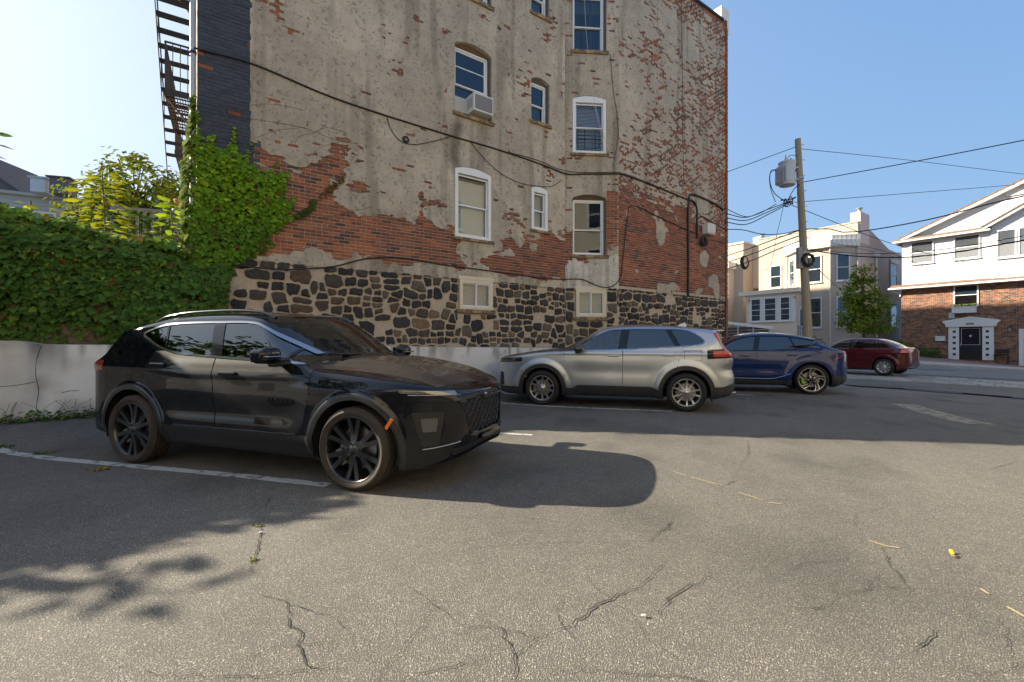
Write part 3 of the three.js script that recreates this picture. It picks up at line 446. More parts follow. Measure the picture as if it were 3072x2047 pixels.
    mesh('pane', bx(-iw / 2 + 0.02, ib + 0.03, oz + 0.032, 0, ib + ih - 0.02, oz + 0.035), glass, win); mesh('pane', bx(0, ib + 0.03, oz + 0.057, iw / 2 - 0.02, ib + ih - 0.02, oz + 0.060), glass, win);
    const b = blind(iw - 0.03, ih - 0.02, 18); b.translate(0, ib, oz - 0.06); mesh('blind', b, wi === 9 ? cream : shade, win);
    mesh('head_trim', bx(-W / 2 - 0.03, H - 0.03, -0.02, W / 2 + 0.03, H + 0.05, 0.05, 0.008), cream, win);
  }
  mesh('sill', bx(-W / 2 - 0.06, kind === 'cased' ? -0.075 : -0.09, -0.16, W / 2 + 0.06, kind === 'cased' ? -0.004 : 0.0, 0.07, 0.008), sillStone, win);
  // opening's sides (brick thickness) and the room behind
  const rp = [], ri = [], outl = [[-W / 2, 0]]; for (let i = 0; i <= 10; i++) { const x = -W / 2 + W * i / 10; outl.push([x, H + rise * (1 - (2 * x / W) ** 2)]); } outl.push([W / 2, 0]);
  outl.forEach(([x, y], i) => { rp.push(x, y, 0.004, x, y, -0.3); if (i) { const k = i * 2; ri.push(k - 2, k, k - 1, k - 1, k, k + 1); } });
  mesh('reveal', boxUV(geoOf(rp, ri)), M.mortar, win);
  mesh('room', merge([bx(-W / 2 - 0.02, -0.05, -0.95, W / 2 + 0.02, H + 0.2, -0.94), bx(-W / 2 - 0.02, -0.05, -0.94, -W / 2 - 0.012, H + 0.2, -0.25), bx(W / 2 + 0.012, -0.05, -0.94, W / 2 + 0.02, H + 0.2, -0.25), bx(-W / 2, -0.06, -0.94, W / 2, -0.05, -0.17), bx(-W / 2, H + 0.19, -0.94, W / 2, H + 0.2, -0.25)]), darkRoom, win);
});
bld.updateMatrixWorld(true);
const onWall = (seg, s, y, o) => V3(s, y, o).applyMatrix4(SEG[seg]).applyMatrix4(bld.matrixWorld);
// ---------- white wall, ivy bank, fire escape, things behind the hedge ----------
console.log('left side');
const L2W = (x, y, z) => V3(x, y, z).applyMatrix4(bld.matrixWorld);       // building frame -> world
const LX = (x, z) => { const p = L2W(x, 0, z); return [p.x, -p.z]; };
M.whiteWall = std(1, 1, 1, 0.85, { vertexColors: true });
M.whiteWall.map = tex(1024, (u, v, i, j) => { const f = 0.84 + 0.2 * fbm(u * 9, v * 9, 5, 131, 9) + 0.05 * (hash(i, j, 2) - 0.5); return [f * 0.98, f * 0.98, f * 0.97]; }, true, 2.4);
M.whiteWall.bumpMap = M.stucco.bumpMap; M.whiteWall.bumpScale = 0.004;
{
  const w = thing('retaining_wall', 'low white painted retaining wall, stained and cracked, below the ivy and the stone base', 'wall', [C0[0], 0, -C0[1]], TH);
  const top = pw([[-9, 1.36], [-2.02, 1.3], [-1.78, 1.25], [3, 1.2], [8.9, 1.1]]), zf = (x, y) => 0.35 + 0.05 * sstep(-1.8, -2.0, x) + 0.008 * fbm(x * 2, y * 2, 3, 141), nx = 280, ny = 30;
  const col = (x, y) => { const t = (top(x) - y), drip = sstep(0.5, 0.72, fbm(x * 8, y * 0.7, 3, 142)) * sstep(0.5, 0.02, t) , dirt = sstep(0.45, 0.8, fbm(x * 2.2, y * 3, 4, 143)), old = sstep(-1.82, -1.95, x + 0.06 * fbm(y * 6, 1, 3, 144)), seam = Math.exp(-(((x + 1.84) / 0.06) ** 2)) * fbm(x * 30, y * 8, 3, 145), rust = sstep(0.62, 0.7, fbm(x * 16 + 4, y * 1.1, 3, 147)) * sstep(0.3, 0.02, t); let f = 0.78 * (1 - 0.55 * drip) * (1 - 0.3 * dirt) * (1 - 0.16 * old) * (1 - 0.5 * seam) * (1 - 0.5 * rust); return [f, f * (1 - 0.02 * dirt - 0.02 * old), f * (1 - 0.05 * dirt - 0.07 * old)]; };
  const pos = [], uv = [], c = [], idx = [];
  for (let j = 0; j <= ny; j++) for (let i = 0; i <= nx; i++) { const x = lerp(-9, 8.93, i / nx), y = lerp(-0.1, top(x), j / ny); pos.push(x, y, zf(x, y)); uv.push(x, y); c.push(...col(x, y)); }
  for (let j = 0; j < ny; j++) for (let i = 0; i < nx; i++) { const k = j * (nx + 1) + i; idx.push(k, k + 1, k + nx + 2, k, k + nx + 2, k + nx + 1); }
  const b = pos.length / 3; for (let i = 0; i <= nx; i++) { const x = lerp(-9, 8.93, i / nx); pos.push(x, top(x), zf(x, top(x)), x, top(x) + 0.01, 0.02); uv.push(x, 0, x, 0.33); c.push(0.6, 0.59, 0.56, 0.45, 0.43, 0.4); if (i) { const k = b + i * 2; idx.push(k - 2, k, k - 1, k - 1, k, k + 1); } }
  mesh('wall_face', geoOf(pos, idx, uv, null, c), M.whiteWall, w);
  const crack = (pts) => mesh('crack', tube(pts.map(([x, y]) => V3(x, y, zf(x, y) + 0.001)), 0.004, 30, 4), M.crack, w);
  crack([[-2.35, 0.62], [-2.2, 0.68], [-2.08, 0.69], [-1.95, 0.71], [-1.86, 0.73]]); crack([[-1.6, 0.56], [-1.5, 0.58], [-1.42, 0.58]]);
  crack([[-1.84, 0.25], [-1.85, 0.4], [-1.83, 0.6], [-1.86, 0.85], [-1.84, 1.1], [-1.8, 1.24]]);
}
{ // brown rock bank behind the white wall
  const m = std(1, 1, 1, 0.95); m.map = tex(256, (u, v, i, j) => { const f = 0.5 + 0.8 * fbm(u * 6, v * 9, 5, 151, 6); return [0.14 * f, 0.095 * f, 0.06 * f]; }, true, 0.9);
  const b = thing('rock_bank', 'brown rock bank showing through the ivy above the white wall', 'bank', [C0[0], 0, -C0[1]], TH);
  const r = RNG(91); for (let j = 0; j < 3; j++) for (let i = 0; i < 22; i++) { const w = 0.42, x = -8.9 + i * w + (j % 2) * 0.2; const g = new THREE.IcosahedronGeometry(0.3, 2), p = g.attributes.position; for (let k = 0; k < p.count; k++) { const s = 1 + 0.3 * (fbm(p.getX(k) * 5 + i * 3, p.getY(k) * 5 + p.getZ(k) * 3 + j * 7, 3, 5) - 0.5); p.setXYZ(k, clamp(p.getX(k) * s, -0.22, 0.22), clamp(p.getY(k) * s, -0.19, 0.19), clamp(p.getZ(k) * s, -0.2, 0.14)); } g.computeVertexNormals(); if (x > 0.05) continue; g.translate(x, 1.36 + j * 0.36, -0.02 - j * 0.05 + r() * 0.05); mesh('rock', boxUV(g, i, j), m, b); }
  mesh('soil_core', bx(-9, 0, -2.5, -0.02, 2.1, -0.14), m, b);
}
// leaves
const leafShape = (lobes) => { // flat lobed leaf, stalk at the origin, tip at +y 1
  const pts = lobes ? [[0, 0.02], [0.22, -0.06], [0.42, 0.12], [0.36, 0.3], [0.5, 0.52], [0.28, 0.58], [0, 1], [-0.28, 0.58], [-0.5, 0.52], [-0.36, 0.3], [-0.42, 0.12], [-0.22, -0.06]] : [[0, 0], [0.2, 0.15], [0.27, 0.4], [0.2, 0.7], [0, 1], [-0.2, 0.7], [-0.27, 0.4], [-0.2, 0.15]];
  const p = [0, 0.4, 0.06], idx = []; pts.forEach(([x, y]) => p.push(x, y, -0.12 * Math.abs(x) - 0.14 * (y - 0.4) ** 2)); for (let i = 0; i < pts.length; i++) idx.push(0, 1 + i, 1 + (i + 1) % pts.length); return geoOf(p, idx); };
const LEAF = leafShape(true), LEAF2 = leafShape(false);
const leafMat = (r, g, b, t = 0.35) => { const m = phys(r, g, b, 0.95, { transmission: t, thickness: 0, side: THREE.DoubleSide }); m.specularIntensity = 0.2; return m; };
const ivyMat = leafMat(1, 1, 1, 0.3), treeLeaf = leafMat(1, 1, 1, 0.4);
function leaves(name, parent, geo, mat, list) { // list of [pos, outward, size, color, hang]
  const im = new THREE.InstancedMesh(geo, mat, list.length), q = new THREE.Quaternion(), mtx = new THREE.Matrix4(), X = V3(), Y = V3(), Z = V3(); im.name = name; im.userData.kind = 'stuff'; im.castShadow = im.receiveShadow = true;
  list.forEach(([p, out, size, col, down], i) => { Z.copy(out).normalize(); Y.copy(down).addScaledVector(Z, -down.dot(Z)).normalize(); X.crossVectors(Y, Z); mtx.makeBasis(X, Y, Z).scale(V3(size, size, size)).setPosition(p); im.setMatrixAt(i, mtx); im.setColorAt(i, col); });
  parent.add(im); return im;
}
const leafColor = (r, base, vary = 0.45, yellow = 0) => { if (r() < 0.025) return new THREE.Color().setRGB(0.16 * (0.6 + 0.6 * r()), 0.085, 0.03); const f = 1 - vary / 2 + vary * r(), y = r() < yellow ? 0.5 + r() : 0.35 * r(); return new THREE.Color().setRGB(base[0] * f * (1 + 1.3 * y), base[1] * f * (1 + 0.5 * y), base[2] * f); };
{ // ivy hedge on the bank, growing taller beyond
  const h = thing('ivy_hedge', 'dense dark green ivy hanging over the bank and the white wall', 'hedge'), r = RNG(1201), list = [], n0 = bld.localToWorld(V3(0, 0, 1)).sub(bld.localToWorld(V3(0, 0, 0)));
  const topY = pw([[-8.6, 3.9], [-7.6, 4.15], [-5.2, 4.2], [-4.3, 4.0], [-3.4, 3.4], [-2.6, 3.2], [-2.1, 3.12], [-1.5, 2.98], [-1.0, 2.9], [-0.5, 2.86], [0.35, 2.8]]), ux = U[0], uz = -U[1];
  const add = (x, y, z, size, base, yl) => { const out = n0.clone().multiplyScalar(0.7 + 0.5 * r()).add(V3((r() - 0.5) * 1.1, 0.25 + 0.7 * r(), (r() - 0.5) * 1.1)); const p = L2W(x, y, z); list.push([p, out, size * (0.45 + 1.0 * r()), leafColor(r, base, 0.8, yl), V3((r() - 0.5) * 0.9, -1, (r() - 0.5) * 0.9)]); };
  const face = (x, y) => { const t = (y - 1.25) / (topY(x) - 1.25); return 0.12 + 0.22 * Math.sin(Math.PI * clamp(0.15 + 0.75 * t)) + 0.42 * (fbm(x * 1.3 + 50, y * 1.3, 3, 160) - 0.5) - 0.25 * sstep(0.85, 1, t); };
  const hole = (x, y) => y < 2.1 && fbm(x * 1.6 + 8, y * 2.2 + 1, 3, 163) > 0.6 + 0.12 * (y - 1.3);
  for (let i = 0; i < 8200; i++) { const x = lerp(-2.75, 0.4, r()), t = r(), y = 1.26 + (topY(x) + 0.1 * noise(x * 5, 0, 9) - 1.26) * t, z = face(x, y) - 0.3 * r() * r(); if (hole(x, y) && r() < 0.88) continue; add(x, y, z, 0.095, [0.06, 0.14, 0.028], y > topY(x) - 0.15 ? 0.5 : 0.07); }  // more yellow leaves near the top: backlight put into the leaf colour
  for (let i = 0; i < 1100; i++) { const x = lerp(-2.75, 0.1, r()); add(x, topY(x) - 0.05 + 0.16 * r() * r() + 0.08 * noise(x * 5, 0, 9), 0.1 - 0.55 * r(), 0.1, [0.06, 0.14, 0.028], 0.4); }
  for (let i = 0; i < 11000; i++) { const x = lerp(-8.8, -2.6, r()), y = lerp(1.2, topY(x) + 0.25 * (fbm(x * 3, 2, 3, 5) - 0.5), Math.sqrt(r())); add(x, y, 0.25 - 0.9 * r(), 0.19, [0.05, 0.11, 0.025], 0.1); }
  for (let i = 0; i < 3600; i++) { const x = lerp(-8.8, 0.1, r()), y = lerp(1.6, topY(x) - 0.15, r()); add(x, y, -0.35 - 0.5 * r(), 0.16, [0.06, 0.14, 0.028], 0.07); }
  leaves('foliage', h, LEAF, ivyMat, list); const stems = []; for (let i = 0; i < 26; i++) { const x = lerp(-8, 0.2, r()), pts = []; for (let k = 0; k < 6; k++) pts.push(L2W(x + (r() - 0.5) * 0.3, 1.3 + k * 0.33, -0.1 + 0.15 * r())); stems.push(tube(pts, 0.008, 16, 5)); }
  const sm = mesh('stems', merge(stems), std(0.08, 0.055, 0.035, 0.9), h); sm.userData.kind = 'stuff';
}
{ // ivy climbing the building's corner
  const h = thing('climbing_ivy', 'bright green ivy climbing the blue painted corner of the brick building', 'ivy'), r = RNG(3301), list = [], n0 = bld.localToWorld(V3(0, 0, 1)).sub(bld.localToWorld(V3(0, 0, 0)));
  const inIvy = sdPoly([[-0.1, 2.2], [-0.06, 4.6], [0.0, 5.25], [0.07, 4.7], [0.24, 4.9], [0.32, 4.66], [0.40, 4.66], [0.55, 5.1], [0.61, 4.68], [0.68, 4.62], [0.82, 4.92], [0.75, 4.5], [0.88, 4.6], [0.95, 4.36], [1.1, 4.46], [1.25, 4.68], [1.18, 4.38], [1.42, 4.54], [1.38, 4.2], [1.3, 3.9], [1.52, 4.07], [1.44, 3.74], [1.62, 3.7], [1.33, 3.44], [1.1, 3.24], [1.0, 3.12], [0.72, 2.76], [0.5, 2.5], [0.42, 1.9], [0.3, 1.25], [-0.1, 1.25]]);
  const put = (x, y, z, size, base, yl, side) => { const out = n0.clone().multiplyScalar(1).add(V3((r() - 0.5) * 0.55, 0.35 + 0.45 * r(), (r() - 0.5) * 0.55)); if (side) out.add(V3(-U[0], 0, U[1]).multiplyScalar(1.2)); list.push([L2W(x, y, z), out, size * (0.4 + 1.0 * r()), leafColor(r, base, 0.6, yl), V3((r() - 0.5) * 0.7, -1, (r() - 0.5) * 0.7)]); };
  for (let i = 0; i < 9500; i++) { const x = lerp(-0.12, 1.7, r()), y = lerp(1.3, 5.3, r()), d = inIvy(x, y) + 0.09 * (fbm(x * 7, y * 7, 3, 7) - 0.5); if (d > 0) continue; put(x, y, 0.02 + 0.1 * r() * clamp(-d * 6), 0.085 * (d > -0.06 ? 0.7 : 1), y > 3.4 ? [0.115, 0.25, 0.018] : [0.085, 0.2, 0.022], y > 3.6 ? 0.2 : 0.08); }
  for (let i = 0; i < 1500; i++) { const y = lerp(2.2, 5.5, Math.pow(r(), 0.8)), z = -r() * 0.55 * (1 - 0.5 * sstep(4.4, 5.5, y)); put(-0.05 - 0.16 * r() * sstep(5.6, 4.2, y), y, z + 0.03, 0.1, [0.07, 0.135, 0.008], 0.2, true); }
  const strand = (pts, n, base, sz, yl) => { const c = new THREE.CatmullRomCurve3(pts.map(([x, y]) => V3(x, y, 0))); for (let i = 0; i < n; i++) { const q = c.getPoint(r()); put(q.x + (r() - 0.5) * 0.1, q.y + (r() - 0.5) * 0.09, 0.015 + 0.03 * r(), sz, base, yl); } };
  strand([[1.55, 3.66], [1.75, 3.85], [1.86, 4.05]], 70, [0.05, 0.09, 0.02], 0.075, 0.2); strand([[1.84, 4.0], [2.05, 4.2], [2.2, 4.38], [2.42, 4.6]], 70, [0.10, 0.075, 0.03], 0.055, 0.3); strand([[0.8, 2.85], [1.0, 3.0], [1.16, 3.16]], 60, [0.07, 0.13, 0.02], 0.07, 0.2);
  leaves('foliage', h, LEAF, ivyMat, list);
  const bare = std(0.13, 0.11, 0.095, 0.9), st = (pts) => tube(pts.map(([x, y]) => L2W(x, y, 0.018)), 0.004, 26, 4); const vines = [[[1.62, 3.7], [2.0, 3.72], [2.5, 3.9], [3.0, 4.1]], [[0.15, 4.9], [0.4, 5.2], [0.6, 5.4], [0.9, 5.6], [1.3, 5.7], [1.7, 5.72]], [[0.3, 4.95], [0.45, 5.3], [0.35, 5.6], [0.5, 5.3]], [[0.7, 5.3], [1.2, 5.35], [1.7, 5.38], [2.3, 5.3], [2.7, 5.34]], [[1.5, 5.0], [1.6, 5.2], [1.9, 5.36], [2.1, 5.6]], [[1.85, 4.95], [2.0, 5.1], [2.3, 5.26]], [[1.9, 5.38], [2.1, 5.5], [2.5, 5.5]], [[0.9, 5.0], [1.2, 5.2], [1.7, 5.4]], [[1.4, 4.5], [1.9, 4.72], [2.2, 4.8]]]; vines.forEach((v) => mesh('bare_vine', st(v), bare, h));
}
{ // weeds along the foot of the white wall
  const spots = [[-2.5, -1.9, 60], [-1.9, -1.2, 70], [-1.2, -0.4, 120], [4.9, 5.9, 60]]; const r = RNG(77);
  spots.forEach(([a, b, n], k) => { const w = thing('weed_patch', ['thin green weeds at the stained end of the white wall', 'low green weeds along the foot of the white wall', 'thick leafy weeds at the white wall behind the black car', 'small weeds at the white wall in front of the silver car'][k], 'weeds'), list = [];
    for (let i = 0; i < n * 3; i++) { const x = lerp(a, b, r()), z = 0.4 + 0.2 * r() * r(), [X, d] = LX(x, z), y = gh(X, d) + 0.01 + 0.16 * r() * r() * (k === 2 ? 1.5 : 1); list.push([L2W(x, y, z), V3((r() - 0.5), 0.9, (r() - 0.2)), 0.055 * (0.6 + 0.8 * r()), leafColor(r, [0.05, 0.12, 0.02], 0.6, 0.1), V3(r() - 0.5, 0.3 - 0.6 * r(), r() - 0.5)]); } leaves('foliage', w, LEAF2, ivyMat, list);
    const st = []; for (let i = 0; i < 10; i++) { const x = lerp(a, b, r()), [X, d] = LX(x, 0.46), y = gh(X, d); st.push(tube([L2W(x, y - 0.02, 0.46), L2W(x + (r() - 0.5) * 0.15, y + 0.15, 0.47), L2W(x + (r() - 0.5) * 0.3, y + 0.28, 0.46)], 0.003, 8, 4)); } mesh('stems', merge(st), std(0.06, 0.1, 0.03, 0.9), w).userData.kind = 'stuff'; });
  [[6, 1352, 'grass tuft growing through the end of the painted line'], [128, 1362, 'dry grass tuft on the painted line'], [297, 1410, 'small yellowed grass tuft beside the painted line'], [778, 1580, 'bright weed in the crack of the asphalt'], [760, 1682, 'small yellow green weed further down the asphalt crack']].forEach(([px, py, lab], k) => { const [X, d] = gp(px, py), list = [], t = thing('grass_tuft', lab, 'grass tuft', [X, gh(X, d), -d]); for (let i = 0; i < (k > 2 ? 14 : 36); i++) { const an = r() * 6.28, rr = 0.07 * Math.sqrt(r()) * (k > 2 ? 0.28 : 1); list.push([V3(Math.cos(an) * rr * 1.6, 0.004, Math.sin(an) * rr), V3(r() - 0.5, 0.5, r() - 0.5), (k > 2 ? 0.02 : 0.035) * (0.5 + r()), leafColor(r, k === 2 ? [0.16, 0.14, 0.05] : [0.07, 0.13, 0.025], 0.5, k > 2 ? 0.9 : 0.1), V3((r() - 0.5) * 1.6, 1, (r() - 0.5) * 1.6)]); } leaves('blades', t, LEAF2, ivyMat, list); });
}
{ // fire escape on the rear wall
  const iron = std(0.022, 0.02, 0.022, 0.6), rust = std(0.12, 0.05, 0.03, 0.9), f = thing('fire_escape', 'black iron fire escape with grated platforms and steep steps on the rear wall', 'fire escape', [C0[0] - 0.05, 0, -C0[1]], TH - 0.055);
  // frame: -x is away from the rear wall, -z runs back along it
  const B = (a, b, w = 0.03, h = 0.03) => bar(V3(...a), V3(...b), w, h);
  const platform = (y, z0, z1, dep, railH) => {
    mesh('platform_frame', merge([B([-dep, y, z0], [-dep, y, z1], 0.03, 0.07), B([0, y, z0], [-dep, y, z0], 0.03, 0.09), B([0, y, z1], [-dep, y, z1], 0.03, 0.07), B([-0.03, y, z0], [-0.03, y, z1], 0.03, 0.07)]), iron, f);
    for (let i = 1; i < 11; i++) mesh('grating_slat', B([-dep * i / 11, y, z0], [-dep * i / 11, y, z1], 0.008, 0.03), iron, f);
    const n = Math.round((z0 - z1) / 0.16); for (let i = 1; i < n; i++) mesh('grating_bar', B([0, y - 0.012, lerp(z0, z1, i / n)], [-dep, y - 0.012, lerp(z0, z1, i / n)], 0.02, 0.02), rust, f);
    if (railH) { mesh('handrail', merge([B([-dep, y + railH, z0], [-dep, y + railH, z1], 0.025, 0.025), B([0, y + railH, z0], [-dep, y + railH, z0], 0.025, 0.025)]), iron, f); const k = Math.round((z0 - z1) / 0.13); for (let i = 0; i <= k; i++) mesh('baluster', B([-dep, y, lerp(z0, z1, i / k)], [-dep, y + railH, lerp(z0, z1, i / k)], 0.012, 0.012), iron, f); for (let i = 1; i < 4; i++) mesh('baluster', B([-dep * i / 4, y, z0], [-dep * i / 4, y + railH, z0], 0.012, 0.012), iron, f); }
    for (const z of [z0 - 0.15, z1 + 0.15]) mesh('bracket', B([0, y - 0.55, z], [-dep, y - 0.02, z], 0.025, 0.025), rust, f);
  };
  platform(5.55, -0.25, -2.0, 0.42, 0.85); platform(5.62, -3.4, -5.6, 0.52, 0.9); platform(8.5, -0.2, -2.4, 0.42, 0.85);
  // steep steps
  const P = (k, x) => V3(x, 7.95 - 0.195 * k, -0.1 - 0.165 * k), x0 = -0.1, x1 = -0.6;
  for (const x of [x0, x1]) { mesh('stringer', bar(P(-3, x), P(16, x), 0.012, 0.06), iron, f); mesh('stair_rail', bar(P(-3, x).add(V3(0, 0.55, 0)), P(12, x).add(V3(0, 0.55, 0)), 0.02, 0.02), iron, f); }
  for (let k = -2; k < 15; k++) { const a = P(k, x0), b = P(k, x1); mesh('tread', merge([0, 1, 2, 3].map((i) => bar(a.clone().add(V3(0, 0, -0.05 * i)), b.clone().add(V3(0, 0, -0.05 * i)), 0.018, 0.02))), iron, f); }
  for (let k = 0; k < 13; k += 3) for (const x of [x0, x1]) mesh('rail_post', bar(P(k, x), P(k, x).add(V3(0, 0.55, 0)), 0.015, 0.015), iron, f);
  const pipe = thing('downpipe', 'grey metal downpipe at the rear corner of the brick building', 'pipe', [C0[0], 0, -C0[1]], TH); mesh('pipe', cyl(V3(-0.06, 2.2, -0.06), V3(-0.06, TOP, -0.06), 0.045), std(0.42, 0.44, 0.48, 0.45, { metalness: 0.4 }), pipe); for (let y = 3; y < 12; y += 1.6) mesh('clamp', cyl(V3(-0.06, y, -0.06), V3(-0.06, y + 0.05, -0.06), 0.053), iron, pipe);
}
// ---------- trees ----------
function tree(name, label, pos, o) { // o: height, crown [[cx, cy, cz, rx, ry, rz, n]...], trunk radius, color, leaf size
  const t = thing(name, label, o.category || 'tree', pos, 0, o.group), r = RNG(o.seed), bark = std(0.075, 0.06, 0.048, 0.95), list = [], limbs = [];
  mesh('trunk', tube([V3(0, -0.3, 0), V3(0.05 * o.h * 0.1, o.h * 0.3, 0.02), V3(-0.02, o.h * 0.6, 0), V3(0, o.h * 0.85, 0)], o.r, 20, 9), bark, t);
  for (const [cx, cy, cz, rx, ry, rz, n] of o.crown) {
    limbs.push(tube([V3(0, Math.max(0.2 * o.h, cy - ry - 0.4), 0), V3(cx * 0.5, cy - ry * 0.6, cz * 0.5), V3(cx, cy, cz)], o.r * 0.35, 10, 6));
    const clumps = Math.max(6, Math.round(n / 26));
    for (let c = 0; c < clumps; c++) {
      let dx, dy, dz; do { dx = r() * 2 - 1; dy = r() * 2 - 1; dz = r() * 2 - 1; } while (dx * dx + dy * dy + dz * dz > 1); const L = Math.hypot(dx, dy, dz) || 1, k = Math.pow(L, 0.45) / L; dx *= k; dy *= k; dz *= k; const C = V3(cx + dx * rx, cy + dy * ry, cz + dz * rz), cr = (o.clump || 0.3) * (0.6 + 0.8 * r());
      if (c % 3 === 0) limbs.push(tube([V3(cx * 0.6, cy - ry * 0.4, cz * 0.6), C], o.r * 0.12, 4, 4));
      const up = (o.up || 0.2);
      for (let i = 0; i < n / clumps; i++) { const q = V3(r() - 0.5, (r() - 0.5) * 0.8, r() - 0.5).multiplyScalar(2 * cr), out = V3(dx, dy * 0.6 + 0.6, dz).add(V3(r() - 0.5, r() - 0.5, r() - 0.5).multiplyScalar(1.4)); list.push([C.clone().add(q), out, o.leaf * (0.6 + 0.8 * r()), leafColor(r, o.color, 0.55, o.yellow || 0), V3(r() - 0.5, up - 0.7 * r(), r() - 0.5)]); }
    }
  }
  const lm = mesh('limbs', merge(limbs), bark, t); lm.userData.kind = 'stuff'; leaves('crown', t, LEAF2, treeLeaf, list); return t;
}
tree('broad_tree', 'broad green tree rising behind the ivy hedge and the wooden deck', [-14.6, 0, -17.5], { seed: 5, h: 8.2, r: 0.2, leaf: 0.19, clump: 0.36, color: [0.1, 0.16, 0.014], yellow: 0.4, crown: [[-1.1, 6.6, 0, 1.1, 1.1, 1.1, 1100], [0.4, 7.0, 0.3, 1.3, 1.25, 1.2, 1700], [1.6, 6.4, 0, 1.3, 1.3, 1.2, 1500], [0, 5.4, 0.2, 2.2, 1.0, 1.4, 1500]] });
// big-leaved saplings: every leaf a mesh
function sapling(name, label, pos, h, n, size, color, seed, spread) {
  const t = thing(name, label, 'sapling', pos), r = RNG(seed), mats = [0.75, 1, 1.2, 1.45].map((f) => leafMat(color[0] * f, color[1] * f, color[2], 0.5));
  mesh('stem', tube([V3(0, 0, 0), V3(0.03, h * 0.5, 0), V3(-0.02, h, 0.01)], 0.012, 16, 6), std(0.1, 0.09, 0.05, 0.9), t);
  for (let i = 0; i < n; i++) { const y = h * (0.42 + 0.58 * (i + 0.5) / n), an = i * 2.4 + r(), len = spread * (1.05 - 0.75 * (y / h - 0.42)) * (0.35 + 0.75 * r()), p = V3(Math.cos(an) * len * 0.45, y - 0.05 * r(), Math.sin(an) * len * 0.45); const m = mesh('leaf', LEAF2, mats[(r() * 4) | 0], t); const Y = V3(Math.cos(an), 0.15 - 0.5 * r(), Math.sin(an)).normalize(), X = V3(-Math.sin(an), (r() - 0.5) * 0.6, Math.cos(an)).normalize(), Z = X.clone().cross(Y).normalize(); X.crossVectors(Y, Z); m.quaternion.setFromRotationMatrix(new THREE.Matrix4().makeBasis(X, Y, Z)); m.position.copy(p); m.scale.setScalar(size * (0.7 + 0.6 * r())); m.scale.x *= 1.25; }
}
sapling('big_leaf_sapling', 'sunlit yellow green sapling with big leaves standing behind the ivy hedge', [-7.45, 1.9, -8.3], 2.45, 150, 0.2, [0.21, 0.23, 0.01], 17, 0.95);
sapling('big_leaf_sapling', 'tall sapling with pairs of pale green leaves beside the climbing ivy', [-6.55, 2.3, -8.75], 1.75, 40, 0.25, [0.2, 0.28, 0.015], 23, 0.5);
sapling('big_leaf_sapling', 'low shoot with yellow green leaves on top of the ivy hedge beside the roofs', [-7.7, 2.6, -7.3], 0.95, 26, 0.17, [0.25, 0.26, 0.01], 29, 0.6);
sapling('overhanging_twig', 'leafy twig of an unseen tree reaching into the sky above the grey house', [-6.95, 3.4, -5.9], 0.82, 16, 0.16, [0.05, 0.09, 0.02], 31, 0.5);
sapling('overhanging_twig', 'tall leafy shoot rising from the far end of the ivy hedge', [-9.9, 2.6, -3.75], 1.75, 60, 0.2, [0.05, 0.09, 0.02], 37, 0.75);
